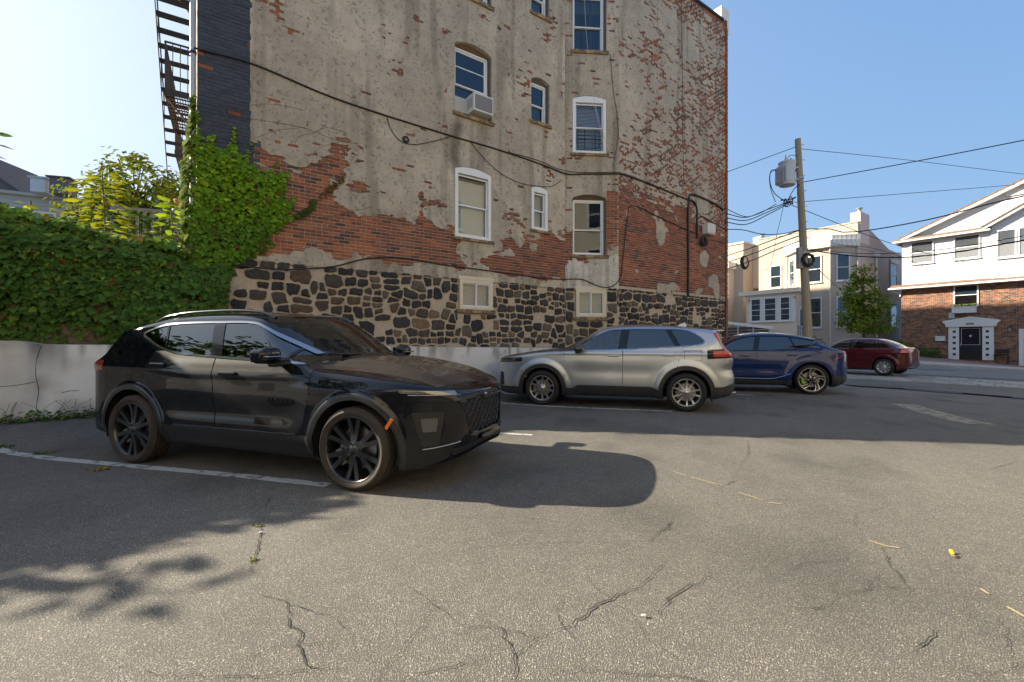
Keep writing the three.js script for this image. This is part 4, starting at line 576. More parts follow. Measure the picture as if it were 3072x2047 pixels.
// ---------- deck and houses behind the hedge ----------
{
  const wood = std(1, 1, 1, 0.85); wood.map = tex(128, (u, v) => { const f = 0.7 + 0.6 * fbm(u * 30, v * 4, 3, 4, 4); return [0.2 * f, 0.21 * f, 0.22 * f]; }, true, 0.6);
  const d = thing('wooden_deck', 'weathered grey wooden deck with a slatted railing behind the hedge', 'deck', [-9.75, 0, -11.6], 0.32);
  mesh('deck_floor', bx(-0.4, 3.5, -2, 2.3, 3.62, 0), wood, d); mesh('rail', bx(-0.4, 4.66, -0.08, 2.3, 4.72, 0.02), wood, d); mesh('lower_rail', bx(-0.4, 3.78, -0.05, 2.3, 3.83, -0.01), wood, d); for (const x of [-0.4, 0.95, 2.2]) mesh('post', bx(x, 0, -0.09, x + 0.13, 4.78, 0.03), wood, d); for (let i = 0; i < 15; i++) mesh('baluster', bx(-0.2 + i * 0.16, 3.8, -0.05, -0.2 + i * 0.16 + 0.05, 4.68, -0.005), wood, d);
  const p = thing('flower_pot', 'terracotta pot with a white cap on the deck railing', 'pot', [-8.75, 4.72, -11.98]); const lp = [[0, 0], [0.09, 0], [0.12, 0.26], [0.135, 0.27], [0.135, 0.3], [0.1, 0.3], [0, 0.26]].map(([x, y]) => new THREE.Vector2(x, y)); mesh('pot', new THREE.LatheGeometry(lp, 16), std(0.42, 0.17, 0.08, 0.8), p); mesh('cap', cyl(V3(0, -0.0, 0), V3(0, 0.05, 0), 0.17), std(0.5, 0.5, 0.52, 0.6), p);
  const bush = (x, y, z, s, n, lab) => { const t = thing('deck_plant', lab, 'plant', [x, y, z]), r = RNG(n), list = []; for (let i = 0; i < n; i++) { const v = V3(r() - 0.5, (r() - 0.5) * 0.7, r() - 0.5).multiplyScalar(2 * s); list.push([v, V3(r() - 0.5, 0.6, r() - 0.3), 0.13 * (0.6 + 0.7 * r()), leafColor(r, [0.04, 0.09, 0.02], 0.5, 0.08), V3(r() - 0.5, -0.6, r() - 0.5)]); } leaves('foliage', t, LEAF, ivyMat, list); mesh('stem', cyl(V3(0, -s * 1.6, 0), V3(0, 0, 0), 0.03), std(0.08, 0.06, 0.04), t); };
  bush(-8.0, 4.15, -11.0, 0.5, 260, 'dark green bush growing in front of the deck railing'); bush(-8.9, 4.0, -10.4, 0.4, 180, 'low green bush below the deck railing');
  const siding = std(0.3, 0.36, 0.38, 0.7), roofM = std(0.07, 0.072, 0.085, 0.9);
  const clap = (x0, x1, y0, y1, n) => { const pos = [], idx = []; for (let i = 0; i < n; i++) { const a = lerp(y0, y1, i / n), b = lerp(y0, y1, (i + 1) / n), k = pos.length / 3; pos.push(x0, a, 0.03, x1, a, 0.03, x1, b, 0.0, x0, b, 0.0, x0, a, 0.0, x1, a, 0.0); idx.push(k, k + 1, k + 2, k, k + 2, k + 3, k + 4, k + 5, k + 1, k + 4, k + 1, k); } return boxUV(geoOf(pos, idx)); };
  const h = thing('sided_house', 'low house with pale blue grey siding behind the hedge', 'house', [-23.2, 0, -21.0], 0.5);
  mesh('wall', clap(-2, 6.2, 3, 8.1, 26), siding, h); mesh('core', bx(-2, 0, -6, 6.2, 8.1, -0.03), siding, h); mesh('eave', bx(-2.1, 8.1, -6, 6.3, 8.24, 0.2), std(0.3, 0.31, 0.33, 0.7), h);
  for (const x of [0.2, 3.1]) { const w = mesh('window', bx(x, 6.35, 0.01, x + 1.4, 7.45, 0.06), std(0.55, 0.57, 0.6, 0.5), h); mesh('pane', bx(x + 0.1, 6.45, 0.05, x + 1.3, 7.35, 0.066), glassOld, w); }
  const g = thing('gabled_house', 'dark grey house end with a steep roof edge behind the hedge', 'house', [-27.2, 0, -21.6], 0.15); const sh = new THREE.Shape(); sh.moveTo(-4, 0); sh.lineTo(4.0, 0); sh.lineTo(4.0, 8.1); sh.lineTo(0, 10.9); sh.lineTo(-4, 8.1); sh.closePath(); mesh('wall', boxUV(new THREE.ExtrudeGeometry(sh, { depth: 5, bevelEnabled: false }).translate(0, 0, -5)), std(0.16, 0.15, 0.155, 0.9), g); for (const s of [-1, 1]) mesh('roof', boxUV(bar(V3(s * 4.3, 7.95, -2.4), V3(0, 11.05, -2.4), 5.6, 0.14).clone()), roofM, g);
  const c = thing('roof_vent', 'pale metal roof vent box beside the grey house', 'vent', [-21.9, 8.2, -21.2], 0.3); mesh('box', bx(-0.28, 0, -0.3, 0.28, 0.62, 0.3), std(0.4, 0.5, 0.58, 0.5), c); mesh('cap', bx(-0.36, 0.62, -0.36, 0.36, 0.7, 0.36), std(0.3, 0.38, 0.45, 0.5), c);
  const c2 = thing('chimney', 'dark square chimney on the low sided house', 'chimney', [-20.9, 8.1, -21.2], 0.3); mesh('stack', bx(-0.35, 0, -0.35, 0.35, 0.72, 0.35), std(0.1, 0.11, 0.13, 0.8), c2); mesh('cap', bx(-0.45, 0.72, -0.45, 0.45, 0.78, 0.45), std(0.06, 0.065, 0.08, 0.7), c2);
}
// ---------- across the street ----------
console.log('street');
const ST = (x, b) => [b * U[0] + x * 0.578, b * U[1] - x * 0.816];     // along the street (to the right), b away from the lot -> (X, depth)
function streetThing(name, label, cat, x, b, y = 0, group) { const [X, d] = ST(x, b); return thing(name, label, cat, [X, y, -d], TS, group); }
const trimW = std(0.68, 0.68, 0.67, 0.5), darkGlass = glassOld;
// a sash window on a wall facing local +z: parent thing, corners, wall offset
function sashWindow(t, x0, x1, y0, y1, z, o = {}) {
  const w = x1 - x0, h = y1 - y0, fr = rect(w + 0.12, h + 0.12, 0.07, 0.07, 0.07, 0.06); fr.translate((x0 + x1) / 2, y0 - 0.06, z); const win = mesh('window', fr, o.frame || trimW, t);
  if (o.turn) { win.position.set(0, 0, 0); }
  const mid = o.mid ?? 0.5, ym = y0 + h * mid;
  mesh('pane', bx(x0, y0, z + 0.012, x1, ym, z + 0.016), darkGlass, win); mesh('pane', bx(x0, ym, z + 0.028, x1, y1, z + 0.032), darkGlass, win);
  mesh('meeting_rail', bx(x0, ym - 0.025, z + 0.008, x1, ym + 0.025, z + 0.04), o.frame || trimW, win); mesh('sill', bx(x0 - 0.09, y0 - 0.13, z - 0.02, x1 + 0.09, y0 - 0.06, z + 0.11), o.sill || trimW, win);
  mesh('room', bx(x0 - 0.03, y0 - 0.03, z - 0.006, x1 + 0.03, y1 + 0.03, z - 0.002), o.dark || std(0.13, 0.13, 0.135, 0.9), win);  // thin dark sheet behind the panes, stands in for the unlit interior
  if (o.shade) mesh('shade', bx(x0 + 0.02, y0 + h * o.shade, z + 0.0, x1 - 0.02, y1 - 0.02, z + 0.006), std(0.55, 0.54, 0.5, 0.9), win);
  if (o.blind) { const b = blind(w - 0.04, h - 0.02, Math.round(h / 0.05)); b.translate((x0 + x1) / 2, y0, z + 0.02); mesh('blind', b, std(0.36, 0.38, 0.4, 0.6), win); }
  return win;
}
const clap2 = (pts, pitch, z) => { // lapped boards clipped to a convex outline given as [xl(y), xr(y), y0, y1]
  const [xl, xr, y0, y1] = pts, pos = [], idx = []; const n = Math.round((y1 - y0) / pitch);
  for (let i = 0; i < n; i++) { const a = lerp(y0, y1, i / n), b = lerp(y0, y1, (i + 1) / n), k = pos.length / 3; pos.push(xl(a), a, z + 0.022, xr(a), a, z + 0.022, xr(b), b, z, xl(b), b, z, xl(a), a, z, xr(a), a, z); idx.push(k, k + 1, k + 2, k, k + 2, k + 3, k + 4, k + 5, k + 1, k + 4, k + 1, k); }
  return boxUV(geoOf(pos, idx)); };
{ // brick and white house
  const bx0 = -10.07, h = streetThing('brick_and_white_house', 'house with orange brick ground floor, white siding above and a pedimented front door', 'house', bx0, 40), X = (x) => x - bx0;
  const bm = std(1, 1, 1, 0.88); const ch = 30, cw = 10;
  bm.map = tex(1024, (u, v, i, j) => { const r = Math.floor(v * ch), x = u * cw + (r % 2) * 0.5, c = Math.floor(x) % cw, k = hash(c, r, 3), fx = x % 1, fy = (v * ch) % 1, f = 0.8 + 0.4 * fbm(u * 40, v * 40, 2, 8, 40); if (fx < 0.055 || fy < 0.17) return [0.38 * f, 0.33 * f, 0.27 * f]; const C = k < 0.3 ? [0.25, 0.092, 0.045] : k < 0.55 ? [0.2, 0.068, 0.037] : k < 0.7 ? [0.3, 0.145, 0.065] : k < 0.86 ? [0.11, 0.05, 0.038] : [0.045, 0.038, 0.042]; return C.map((q) => q * f); }, true, 2.14);
  bm.bumpMap = tex(512, (u, v) => { const r = Math.floor(v * ch), x = u * cw + (r % 2) * 0.5; return (x % 1) < 0.055 || ((v * ch) % 1) < 0.17 ? 0.2 : 0.8; }, false, 2.14); bm.bumpScale = 0.01;
  mesh('brick_wall', bx(0, -0.6, -9, 10, 4.86, 0), bm, h);
  const sid = std(0.68, 0.69, 0.71, 0.55), shing = std(1, 1, 1, 0.95); shing.map = tex(256, (u, v, i, j) => { const r = Math.floor(v * 12), f = 0.7 + 0.5 * hash(Math.floor(u * 14 + (r % 2) * 0.5), r, 5) + 0.1 * hash(i, j, 2); return [0.2 * f, 0.13 * f, 0.09 * f]; }, true, 1.2);
  mesh('upper_wall', bx(0.04, 4.86, -9, 9.9, 8.15, -0.012), sid, h);
  mesh('siding', clap2([() => 0.04, () => 9.9, 5.1, 8.1], 0.1, -0.008), sid, h);
  // lower pent roof
  const pent = (x0, x1, y0, y1, z0, z1) => boxUV(geoOf([x0, y0, z1, x1, y0, z1, x1, y1, z0, x0, y1, z0, x0, y0 - 0.02, z1, x1, y0 - 0.02, z1, x1, y0 - 0.02, z0, x0, y0 - 0.02, z0], [0, 1, 2, 0, 2, 3, 4, 7, 6, 4, 6, 5, 0, 3, 7, 0, 7, 4, 1, 5, 6, 1, 6, 2]));
  mesh('pent_roof', pent(-0.55, 10, 4.98, 5.2, 0, 0.5), shing, h); mesh('gutter', bx(-0.6, 4.86, 0.42, 10, 4.98, 0.56, 0.03), trimW, h); mesh('downspout', tube([V3(-0.45, 4.88, 0.45), V3(-0.3, 4.7, 0.2), V3(-0.05, 4.62, 0.06), V3(-0.05, 4.4, 0.06)], 0.04, 16, 8), trimW, h);
  // upper pent roof strip and gables
  mesh('upper_pent_roof', pent(-0.35, 4.35, 8.16, 8.38, -0.02, 0.4), shing, h); mesh('upper_gutter', bx(-0.4, 8.05, 0.32, 4.35, 8.17, 0.46, 0.03), trimW, h);
  const px_ = X(-3.2), py = 11.15; // gable top
  mesh('gable_siding', clap2([(y) => (y - 8.15) / (py - 8.15) * px_ - 0.1, () => 9.9, 8.15, py], 0.1, -0.3), sid, h);
  const gs = new THREE.Shape(); gs.moveTo(-0.1, 8.1); gs.lineTo(2 * px_, 8.1); gs.lineTo(px_, py); gs.closePath(); mesh('gable_core', boxUV(new THREE.ExtrudeGeometry(gs, { depth: 8, bevelEnabled: false }).translate(0, 0, -8.4)), sid, h);
  mesh('rake_board', bar(V3(-0.4, 8.14, -0.12), V3(px_, py + 0.1, -0.12), 0.4, 0.2), trimW, h); mesh('roof_slope', bar(V3(-0.5, 8.22, -4.1), V3(px_, py + 0.24, -4.1), 8.4, 0.1), shing, h);
  const g2x = X(-5.83), g2p = X(-2.6); mesh('small_gable', clap2([(y) => g2x + (y - 8.2) / 2.0 * (g2p - g2x), () => 9.9, 8.1, 10.1], 0.1, 0.12), sid, h); mesh('small_rake', bar(V3(g2x - 0.25, 8.2, 0.3), V3(g2p, 10.25, 0.3), 0.4, 0.16), trimW, h); mesh('small_roof', bar(V3(g2x - 0.3, 8.3, 0.1), V3(g2p, 10.38, 0.1), 0.9, 0.07), shing, h); mesh('bay_wall', bx(X(-5.75), 5.1, -0.01, 9.9, 8.12, 0.1), sid, h); mesh('bay_siding', clap2([() => X(-5.75), () => 9.9, 5.1, 8.1], 0.1, 0.1), sid, h);
  const sl = new THREE.CylinderGeometry(0.42, 0.42, 0.05, 20, 1, false, -Math.PI / 2, Math.PI).rotateX(-Math.PI / 2); mesh('gable_vent', sl.translate(X(-4.8), 10.05, -0.22), trimW, h);
  sashWindow(h, X(-9.51), X(-8.45), 6.6, 7.96, -0.0, { blind: true }); sashWindow(h, X(-7.37), X(-6.28), 6.6, 7.96, -0.0, { blind: true }); sashWindow(h, X(-5.45), X(-4.75), 6.4, 7.96, 0.115, { blind: true }); sashWindow(h, X(-4.58), X(-3.9), 6.4, 7.96, 0.115, { blind: true }); sashWindow(h, X(-7.38), X(-6.36), 3.66, 4.84, 0.0, { shade: 0.55 });
  // door with pediment and sidelights
  const dx = X(-6.66), gy = 0.18; mesh('door', bx(dx - 0.5, gy, 0.0, dx + 0.5, 2.22, 0.05), std(0.012, 0.012, 0.014, 0.4), h);
  const dl = h.children[h.children.length - 1]; mesh('door_glass', bx(dx - 0.4, 1.12, 0.05, dx + 0.4, 2.12, 0.056), phys(0.02, 0.02, 0.024, 0.08), dl); mesh('glass_trim', rect(0.84, 1.04, 0.018, 0.018, 0.018, 0.012).translate(dx, 1.1, 0.055), std(0.6, 0.6, 0.6, 0.4), dl); const di = new THREE.BoxGeometry(0.1, 0.1, 0.01).rotateZ(Math.PI / 4).translate(dx, 1.66, 0.062); mesh('diamond_ornament', di, std(0.7, 0.58, 0.3, 0.4), dl); mesh('handle', cyl(V3(dx - 0.45, 1.0, 0.06), V3(dx - 0.45, 1.2, 0.06), 0.012), std(0.6, 0.55, 0.4, 0.3, { metalness: 0.8 }), dl);
  for (const s of [-1, 1]) { const cx = dx + s * 0.77, p = mesh('side_panel', bx(cx - 0.25, gy - 0.06, 0.0, cx + 0.25, 2.24, 0.09, 0.01), trimW, h); for (let k = 0; k < 5; k++) mesh('square_pane', bx(cx - 0.07 - s * 0.03, 0.42 + k * 0.36, 0.085, cx + 0.07 - s * 0.03, 0.57 + k * 0.36, 0.094), phys(0.05, 0.06, 0.07, 0.08), p); }
  const pd = new THREE.Shape(); pd.moveTo(-1.12, 0); pd.lineTo(1.12, 0); pd.lineTo(1.16, 0.2); pd.lineTo(1.28, 0.3); pd.lineTo(1.28, 0.36); pd.lineTo(0, 0.62); pd.lineTo(-1.28, 0.36); pd.lineTo(-1.28, 0.3); pd.lineTo(-1.16, 0.2); pd.closePath(); mesh('pediment', boxUV(new THREE.ExtrudeGeometry(pd, { depth: 0.16, bevelEnabled: true, bevelSize: 0.015, bevelThickness: 0.015, bevelSegments: 1 }).translate(dx, 2.25, 0.0)), trimW, h);
  mesh('house_number_plate', bx(dx - 0.19, 2.36, 0.16, dx + 0.17, 2.48, 0.19, 0.01), std(0.22, 0.19, 0.13, 0.6), h);
  const step = mesh('brick_step', bx(dx - 1.1, -0.4, 0.02, dx + 1.15, gy - 0.08, 0.6), bm, h);
  for (let i = 0; i < 20; i++) mesh('step_brick', bx(dx - 1.08 + i * 0.11, gy - 0.08, 0.04, dx - 1.08 + i * 0.11 + 0.098, gy - 0.01, 0.5, 0.006), brickMats[i % 3], step);
  mesh('vent_box', bx(X(-7.66), 2.8, 0, X(-7.38), 3.17, 0.1, 0.01), std(0.5, 0.5, 0.5, 0.5), h);
  mesh('garage_frame', bx(X(-4.62), -0.6, 0, X(-4.45), 2.05, 0.1), trimW, h); mesh('garage_door', bx(X(-4.45), -0.6, -0.02, X(-2.2), 2.05, 0.03), std(0.62, 0.64, 0.66, 0.6), h);
  // things on the wall
  const box = (name, lab, cat, x, y, z, make) => { const [XX, d] = ST(x, 40); const t = thing(name, lab, cat, [XX, 0, -d], TS); make(t); return t; };
  box('flower_box', 'white flower box with green plants under the window above the front door', 'flower box', -6.9, 0, 0, (t) => { mesh('box', bx(-0.56, 3.1, 0.06, 0.54, 3.5, 0.42, 0.02), trimW, t); mesh('rim', bx(-0.59, 3.46, 0.04, 0.57, 3.52, 0.45, 0.01), trimW, t); const r = RNG(8), list = []; for (let i = 0; i < 240; i++) list.push([V3(lerp(-0.52, 0.5, r()), 3.5 + 0.16 * r(), lerp(0.08, 0.42, r())), V3(r() - 0.5, 0.7, r()), 0.1 * (0.6 + 0.6 * r()), leafColor(r, [0.13, 0.2, 0.02], 0.5, 0.5), V3(r() - 0.5, r() - 0.3, r() - 0.5)]); leaves('plants', t, LEAF2, ivyMat, list); });
  box('mailbox', 'white wall mailbox left of the front door', 'mailbox', -8.06, 0, 0, (t) => { mesh('body', bx(-0.24, 1.34, 0.01, 0.24, 1.62, 0.16, 0.02), trimW, t); mesh('lid', bx(-0.26, 1.6, 0.0, 0.26, 1.67, 0.19, 0.02), trimW, t); });
  for (const [x, lab] of [[-8.15, 'black wall lantern beside the mailbox'], [-4.98, 'black wall lantern beside the garage']]) box('wall_lantern', lab, 'lantern', x, 0, 0, (t) => { mesh('arm', tube([V3(0.05, 2.12, 0.0), V3(0.05, 2.22, 0.1), V3(0, 2.18, 0.17)], 0.014, 10, 6), std(0.02, 0.02, 0.02, 0.5), t); mesh('cage', new THREE.CylinderGeometry(0.085, 0.055, 0.24, 6).translate(0, 2.02, 0.17), phys(0.3, 0.26, 0.18, 0.2), t); mesh('cap', new THREE.ConeGeometry(0.11, 0.1, 6).translate(0, 2.19, 0.17), std(0.02, 0.02, 0.02, 0.5), t); mesh('base', new THREE.CylinderGeometry(0.05, 0.03, 0.05, 6).translate(0, 1.88, 0.17), std(0.02, 0.02, 0.02, 0.5), t); });
  const bed = box('planting_bed', 'brick edged bed of low green shrubs under the brick wall', 'planting bed', -8.95, 0, 0, (t) => { for (let i = 0; i < 8; i++) for (let j = 0; j < 3; j++) mesh('edging_brick', bx(-1.0 + i * 0.26 - (j % 2) * 0.1, -0.02 + j * 0.1, 1.0, -1.0 + i * 0.26 + 0.24 - (j % 2) * 0.1, 0.07 + j * 0.1, 1.12, 0.008), brickMats[(i + j) % 4], t); mesh('soil', bx(-1.05, -0.1, 0.02, 1.0, 0.3, 1.0), std(0.04, 0.03, 0.02, 1), t); const r = RNG(18), list = []; for (let i = 0; i < 620; i++) list.push([V3(lerp(-1.0, 0.95, r()), 0.3 + 0.62 * Math.pow(r(), 1.3), lerp(0.1, 1.0, r())), V3(r() - 0.5, 0.7, r()), 0.13 * (0.6 + 0.6 * r()), leafColor(r, [0.05, 0.11, 0.02], 0.5, 0.12), V3(r() - 0.5, r() - 0.6, r() - 0.5)]); leaves('shrubs', t, LEAF2, ivyMat, list); });
  box('iron_bench', 'black iron bench against the brick wall beside the door', 'bench', -5.3, 0, 0, (t) => { const m = std(0.015, 0.015, 0.016, 0.5); mesh('seat', bx(-0.3, 0.5, 0.12, 0.3, 0.54, 0.5), m, t); mesh('backrest', bx(-0.3, 0.62, 0.1, 0.3, 0.82, 0.13), m, t); for (const x of [-0.27, 0.27]) for (const z of [0.14, 0.46]) mesh('leg', bx(x - 0.015, 0.0, z - 0.015, x + 0.015, 0.52, z + 0.015), m, t); });
}
const tanM = std(1, 1, 1, 0.9); tanM.map = tex(512, (u, v, i, j) => { const r = Math.floor(v * 9), e = (v * 9) % 1 < 0.05, f = (0.86 + 0.22 * fbm(u * 10, v * 10, 4, 201, 10) + 0.05 * (hash(i, j, 2) - 0.5)) * (e ? 0.86 : 1); return [0.48 * f, 0.405 * f, 0.335 * f]; }, true, 2.7);
{ // tan row house with a two-storey bay
  const x0 = -19.2, h = streetThing('tan_row_house', 'tan stucco row house with a two storey angled bay, white cornice and glazed porch', 'house', x0, 39), X = (x) => x - x0;
  mesh('front_wall', bx(0, -0.5, -0.4, X(-12.25), 9.85, 0), tanM, h); // upper front
  const sh = new THREE.Shape(); sh.moveTo(0, -0.5); sh.lineTo(12, -0.5); sh.lineTo(12, 8.6); sh.lineTo(6.4, 8.7); sh.lineTo(2.6, 9.6); sh.lineTo(0, 9.85); sh.closePath(); mesh('side_wall', boxUV(new THREE.ExtrudeGeometry(sh, { depth: 6.6, bevelEnabled: false }).rotateY(Math.PI / 2).translate(0.3, 0, -0.4)), std(0.42, 0.34, 0.29, 0.9), h);
  mesh('parapet_cap', bx(-0.05, 9.85, -0.45, X(-12.2), 9.93, 0.05), std(0.5, 0.42, 0.33, 0.8), h);
  // bay
  const bz = 1.15, bay = new THREE.Shape(); bay.moveTo(X(-16.9), 0); bay.lineTo(X(-15.75), bz); bay.lineTo(X(-13.55), bz); bay.lineTo(X(-12.4), 0); bay.closePath();
  mesh('bay', boxUV(new THREE.ExtrudeGeometry(bay, { depth: 8.6, bevelEnabled: false }).rotateX(-Math.PI / 2).scale(1, 1, -1).translate(0, -0.4, 0)), tanM, h);
  const fixN = (g) => { g = g.index ? g.toNonIndexed() : g; const p = g.attributes.position.array; for (let i = 0; i < p.length; i += 9) for (let k = 0; k < 3; k++) { const t = p[i + 3 + k]; p[i + 3 + k] = p[i + 6 + k]; p[i + 6 + k] = t; } g.computeVertexNormals(); return g; };
  { const m = h.children[h.children.length - 1]; m.geometry = boxUV(fixN(m.geometry)); }
  const cs = new THREE.Shape(); cs.moveTo(X(-17.25), -0.02); cs.lineTo(X(-15.85), bz + 0.3); cs.lineTo(X(-13.45), bz + 0.3); cs.lineTo(X(-12.1), -0.02); cs.closePath(); const wc = std(1, 1, 1, 0.8); wc.map = tex(256, (u, v) => { const d = sstep(0.55, 0.8, fbm(u * 20, v * 3, 3, 9, 3)); return [0.7 - 0.3 * d, 0.68 - 0.3 * d, 0.64 - 0.3 * d]; }, true, 1.5);
  mesh('cornice', boxUV(fixN(new THREE.ExtrudeGeometry(cs, { depth: 0.5, bevelEnabled: false }).rotateX(-Math.PI / 2).scale(1, 1, -1).translate(0, 8.15, 0))), wc, h); mesh('cornice_top', boxUV(fixN(new THREE.ExtrudeGeometry(cs, { depth: 0.35, bevelEnabled: false }).rotateX(-Math.PI / 2).scale(1, 1, -1).scale(1, 1, 0.8).translate(0, 8.65, 0))), wc, h);
  sashWindow(h, X(-18.2), X(-17.45), 5.75, 7.45, 0.0, { shade: 0.5 });
  for (const [y0, y1] of [[5.75, 7.6], [2.4, 4.5]]) {
    sashWindow(h, X(-15.0), X(-14.15), y0, y1, bz, { shade: 0.45 });
    for (const s of [-1, 1]) { const ax = s < 0 ? X(-16.9) : X(-13.55), bx_ = s < 0 ? X(-15.75) : X(-12.4), az = s < 0 ? 0 : bz, L = Math.hypot(1.15, bz); const n = h.children.length; const win = sashWindow(h, L / 2 - 0.38, L / 2 + 0.38, y0, y1, 0.0, { shade: 0.5 }); win.position.set(ax, 0, az); win.rotation.y = s < 0 ? -Math.atan2(bz, 1.15) : Math.atan2(bz, 1.15); }
  }
  for (const x of [-16.95, -13.55]) mesh('drainpipe', cyl(V3(X(x), 0, x < -15 ? 0.06 : bz + 0.05), V3(X(x), 8.1, x < -15 ? 0.06 : bz + 0.05), 0.05), std(0.62, 0.54, 0.42, 0.6), h);
  // glazed porch
  const pz = 2.2, pw_ = X(-15.35); mesh('porch', bx(0.1, -0.5, 0, pw_, 5.0, pz), std(0.66, 0.57, 0.46, 0.85), h); mesh('porch_roof', bx(-0.4, 5.0, 0, pw_ + 0.25, 5.32, pz + 0.28, 0.02), std(0.7, 0.63, 0.52, 0.8), h);
  mesh('porch_band', bx(0.4, 2.78, pz, pw_ - 0.1, 4.85, pz + 0.03), trimW, h);
  for (const [a, b] of [[-18.65, -17.98], [-17.62, -16.82], [-16.44, -15.83]]) { const w = sashWindow(h, X(a), X(b), 2.95, 4.65, pz + 0.03, { dark: std(0.12, 0.11, 0.095, 0.9) }); for (const k of [0.25, 0.75]) mesh('muntin', bx(X(a), 2.95 + 1.7 * k - 0.012, pz + 0.05, X(b), 2.95 + 1.7 * k + 0.012, pz + 0.075), trimW, w); }
  const pd = mesh('porch_door', bx(pw_, 1.6, pz - 1.15, pw_ + 0.05, 3.9, pz - 0.3), trimW, h); mesh('door_pane', bx(pw_ + 0.045, 2.5, pz - 1.0, pw_ + 0.056, 3.7, pz - 0.45), darkGlass, pd);
  for (const x of [0.35, pw_ - 0.1]) mesh('floodlight', bx(x - 0.08, 4.55, pz + 0.02, x + 0.08, 4.7, pz + 0.2, 0.03), std(0.4, 0.38, 0.34, 0.5), h);
  mesh('porch_steps', merge([0, 1, 2, 3, 4, 5].map((i) => bx(pw_ + 0.02 + i * 0.3, -0.4, pz - 1.3, pw_ + 0.32 + i * 0.3, 1.6 - i * 0.22, pz - 0.1))), M.concrete, h);
  const rail = new THREE.Group(); const ir = std(0.012, 0.012, 0.014, 0.5); for (let i = 0; i < 15; i++) { const x = pw_ + 0.1 + i * 0.12; mesh('railing_bar', cyl(V3(x, 1.5 - i * 0.088, pz - 0.1), V3(x, 2.45 - i * 0.088, pz - 0.1), 0.012, 0.012, 5), ir, h); } mesh('railing_top', bar(V3(pw_, 2.5, pz - 0.1), V3(pw_ + 1.85, 1.15, pz - 0.1), 0.04, 0.03), ir, h);
  // side wall windows and chimney (the wall facing +x)
  for (const [b0, y0, y1] of [[45.3, 5.9, 7.5], [45.3, 2.6, 4.2]]) { const w = sashWindow(h, -0.75, 0.75, y0, y1, 0, { shade: 0.6 }); w.rotation.y = Math.PI / 2; w.position.set(X(-12.25) + 0.0, 0, 39 - b0 - 1.4); mesh('lintel', bx(-0.95, y1 + 0.12, 0, 0.95, y1 + 0.42, 0.12), std(0.5, 0.46, 0.42, 0.8), w); }
  mesh('side_pipe', cyl(V3(X(-12.2), 0.3, -3.6), V3(X(-12.2), 7.9, -3.6), 0.06), std(0.62, 0.6, 0.58, 0.6), h); mesh('pipe_head', bx(X(-12.28), 7.8, -3.85, X(-12.05), 8.1, -3.35), std(0.62, 0.6, 0.58, 0.6), h);
  const ch = mesh('chimney', bx(X(-12.9), 8.5, -2.4, X(-12.26) - 0.02, 10.75, -0.6), std(0.6, 0.52, 0.45, 0.9), h); mesh('flue', cyl(V3(X(-12.6), 10.75, -1.4), V3(X(-12.6), 11.1, -1.4), 0.13), std(0.22, 0.3, 0.3, 0.5), ch); mesh('flue_cap', cyl(V3(X(-12.6), 11.12, -1.4), V3(X(-12.6), 11.17, -1.4), 0.22), std(0.2, 0.28, 0.28, 0.5), ch);
  [['window_air_conditioner', -16.35, 5.75, 'white air conditioner in the upper bay window of the tan house'], ['window_air_conditioner', -12.95, 2.42, 'white air conditioner in the lower bay window of the tan house']].forEach(([n, x, y, lab]) => { const [XX, d] = ST(x, 39 - 0.62), t = thing(n, lab, 'air conditioner', [XX, y, -d], TS + (x < -15 ? -0.785 : 0.785)); mesh('case', bx(-0.24, 0.0, -0.02, 0.24, 0.36, 0.3, 0.02), trimW, t); mesh('grille', bx(-0.2, 0.04, 0.295, 0.2, 0.32, 0.31), std(0.35, 0.35, 0.35, 0.6), t); });
  // neighbour
  const nb = streetThing('cream_row_house', 'cream row house standing beside the tan house, half hidden by the brick building', 'house', -28, 39); mesh('wall', bx(0, -0.5, -8, 7.5, 9.8, 0), std(0.52, 0.44, 0.34, 0.9), nb); mesh('cap', bx(-0.1, 9.8, -8.1, 7.6, 9.95, 0.1), std(0.62, 0.55, 0.44, 0.8), nb); mesh('bay_wall', bx(3.6, -0.5, 0, 6.7, 7.6, 1.0), std(0.53, 0.45, 0.36, 0.9), nb); mesh('bay_roof', bx(3.4, 7.6, 0, 6.9, 8.2, 1.25, 0.03), std(0.66, 0.62, 0.56, 0.8), nb); sashWindow(nb, 5.5, 6.4, 5.5, 7.2, 1.0, { shade: 0.5 }); sashWindow(nb, 5.5, 6.4, 2.6, 4.4, 1.0, { shade: 0.5 }); const c2 = mesh('chimney', bx(7.52, 6, -3.4, 8.2, 10.5, -1.6), std(0.62, 0.55, 0.47, 0.9), nb); mesh('flue', cyl(V3(7.85, 10.5, -2.5), V3(7.85, 10.8, -2.5), 0.16), std(0.2, 0.28, 0.28, 0.5), c2); mesh('flue_cap', cyl(V3(7.85, 10.82, -2.5), V3(7.85, 10.87, -2.5), 0.28), std(0.2, 0.28, 0.28, 0.5), c2);
  const fn = streetThing('low_metal_fence', 'low dark fence with a broad white top rail in front of the porch', 'fence', -20.4, 35.5), y0 = pw([[0, 3.0], [4.2, 2.38]]);
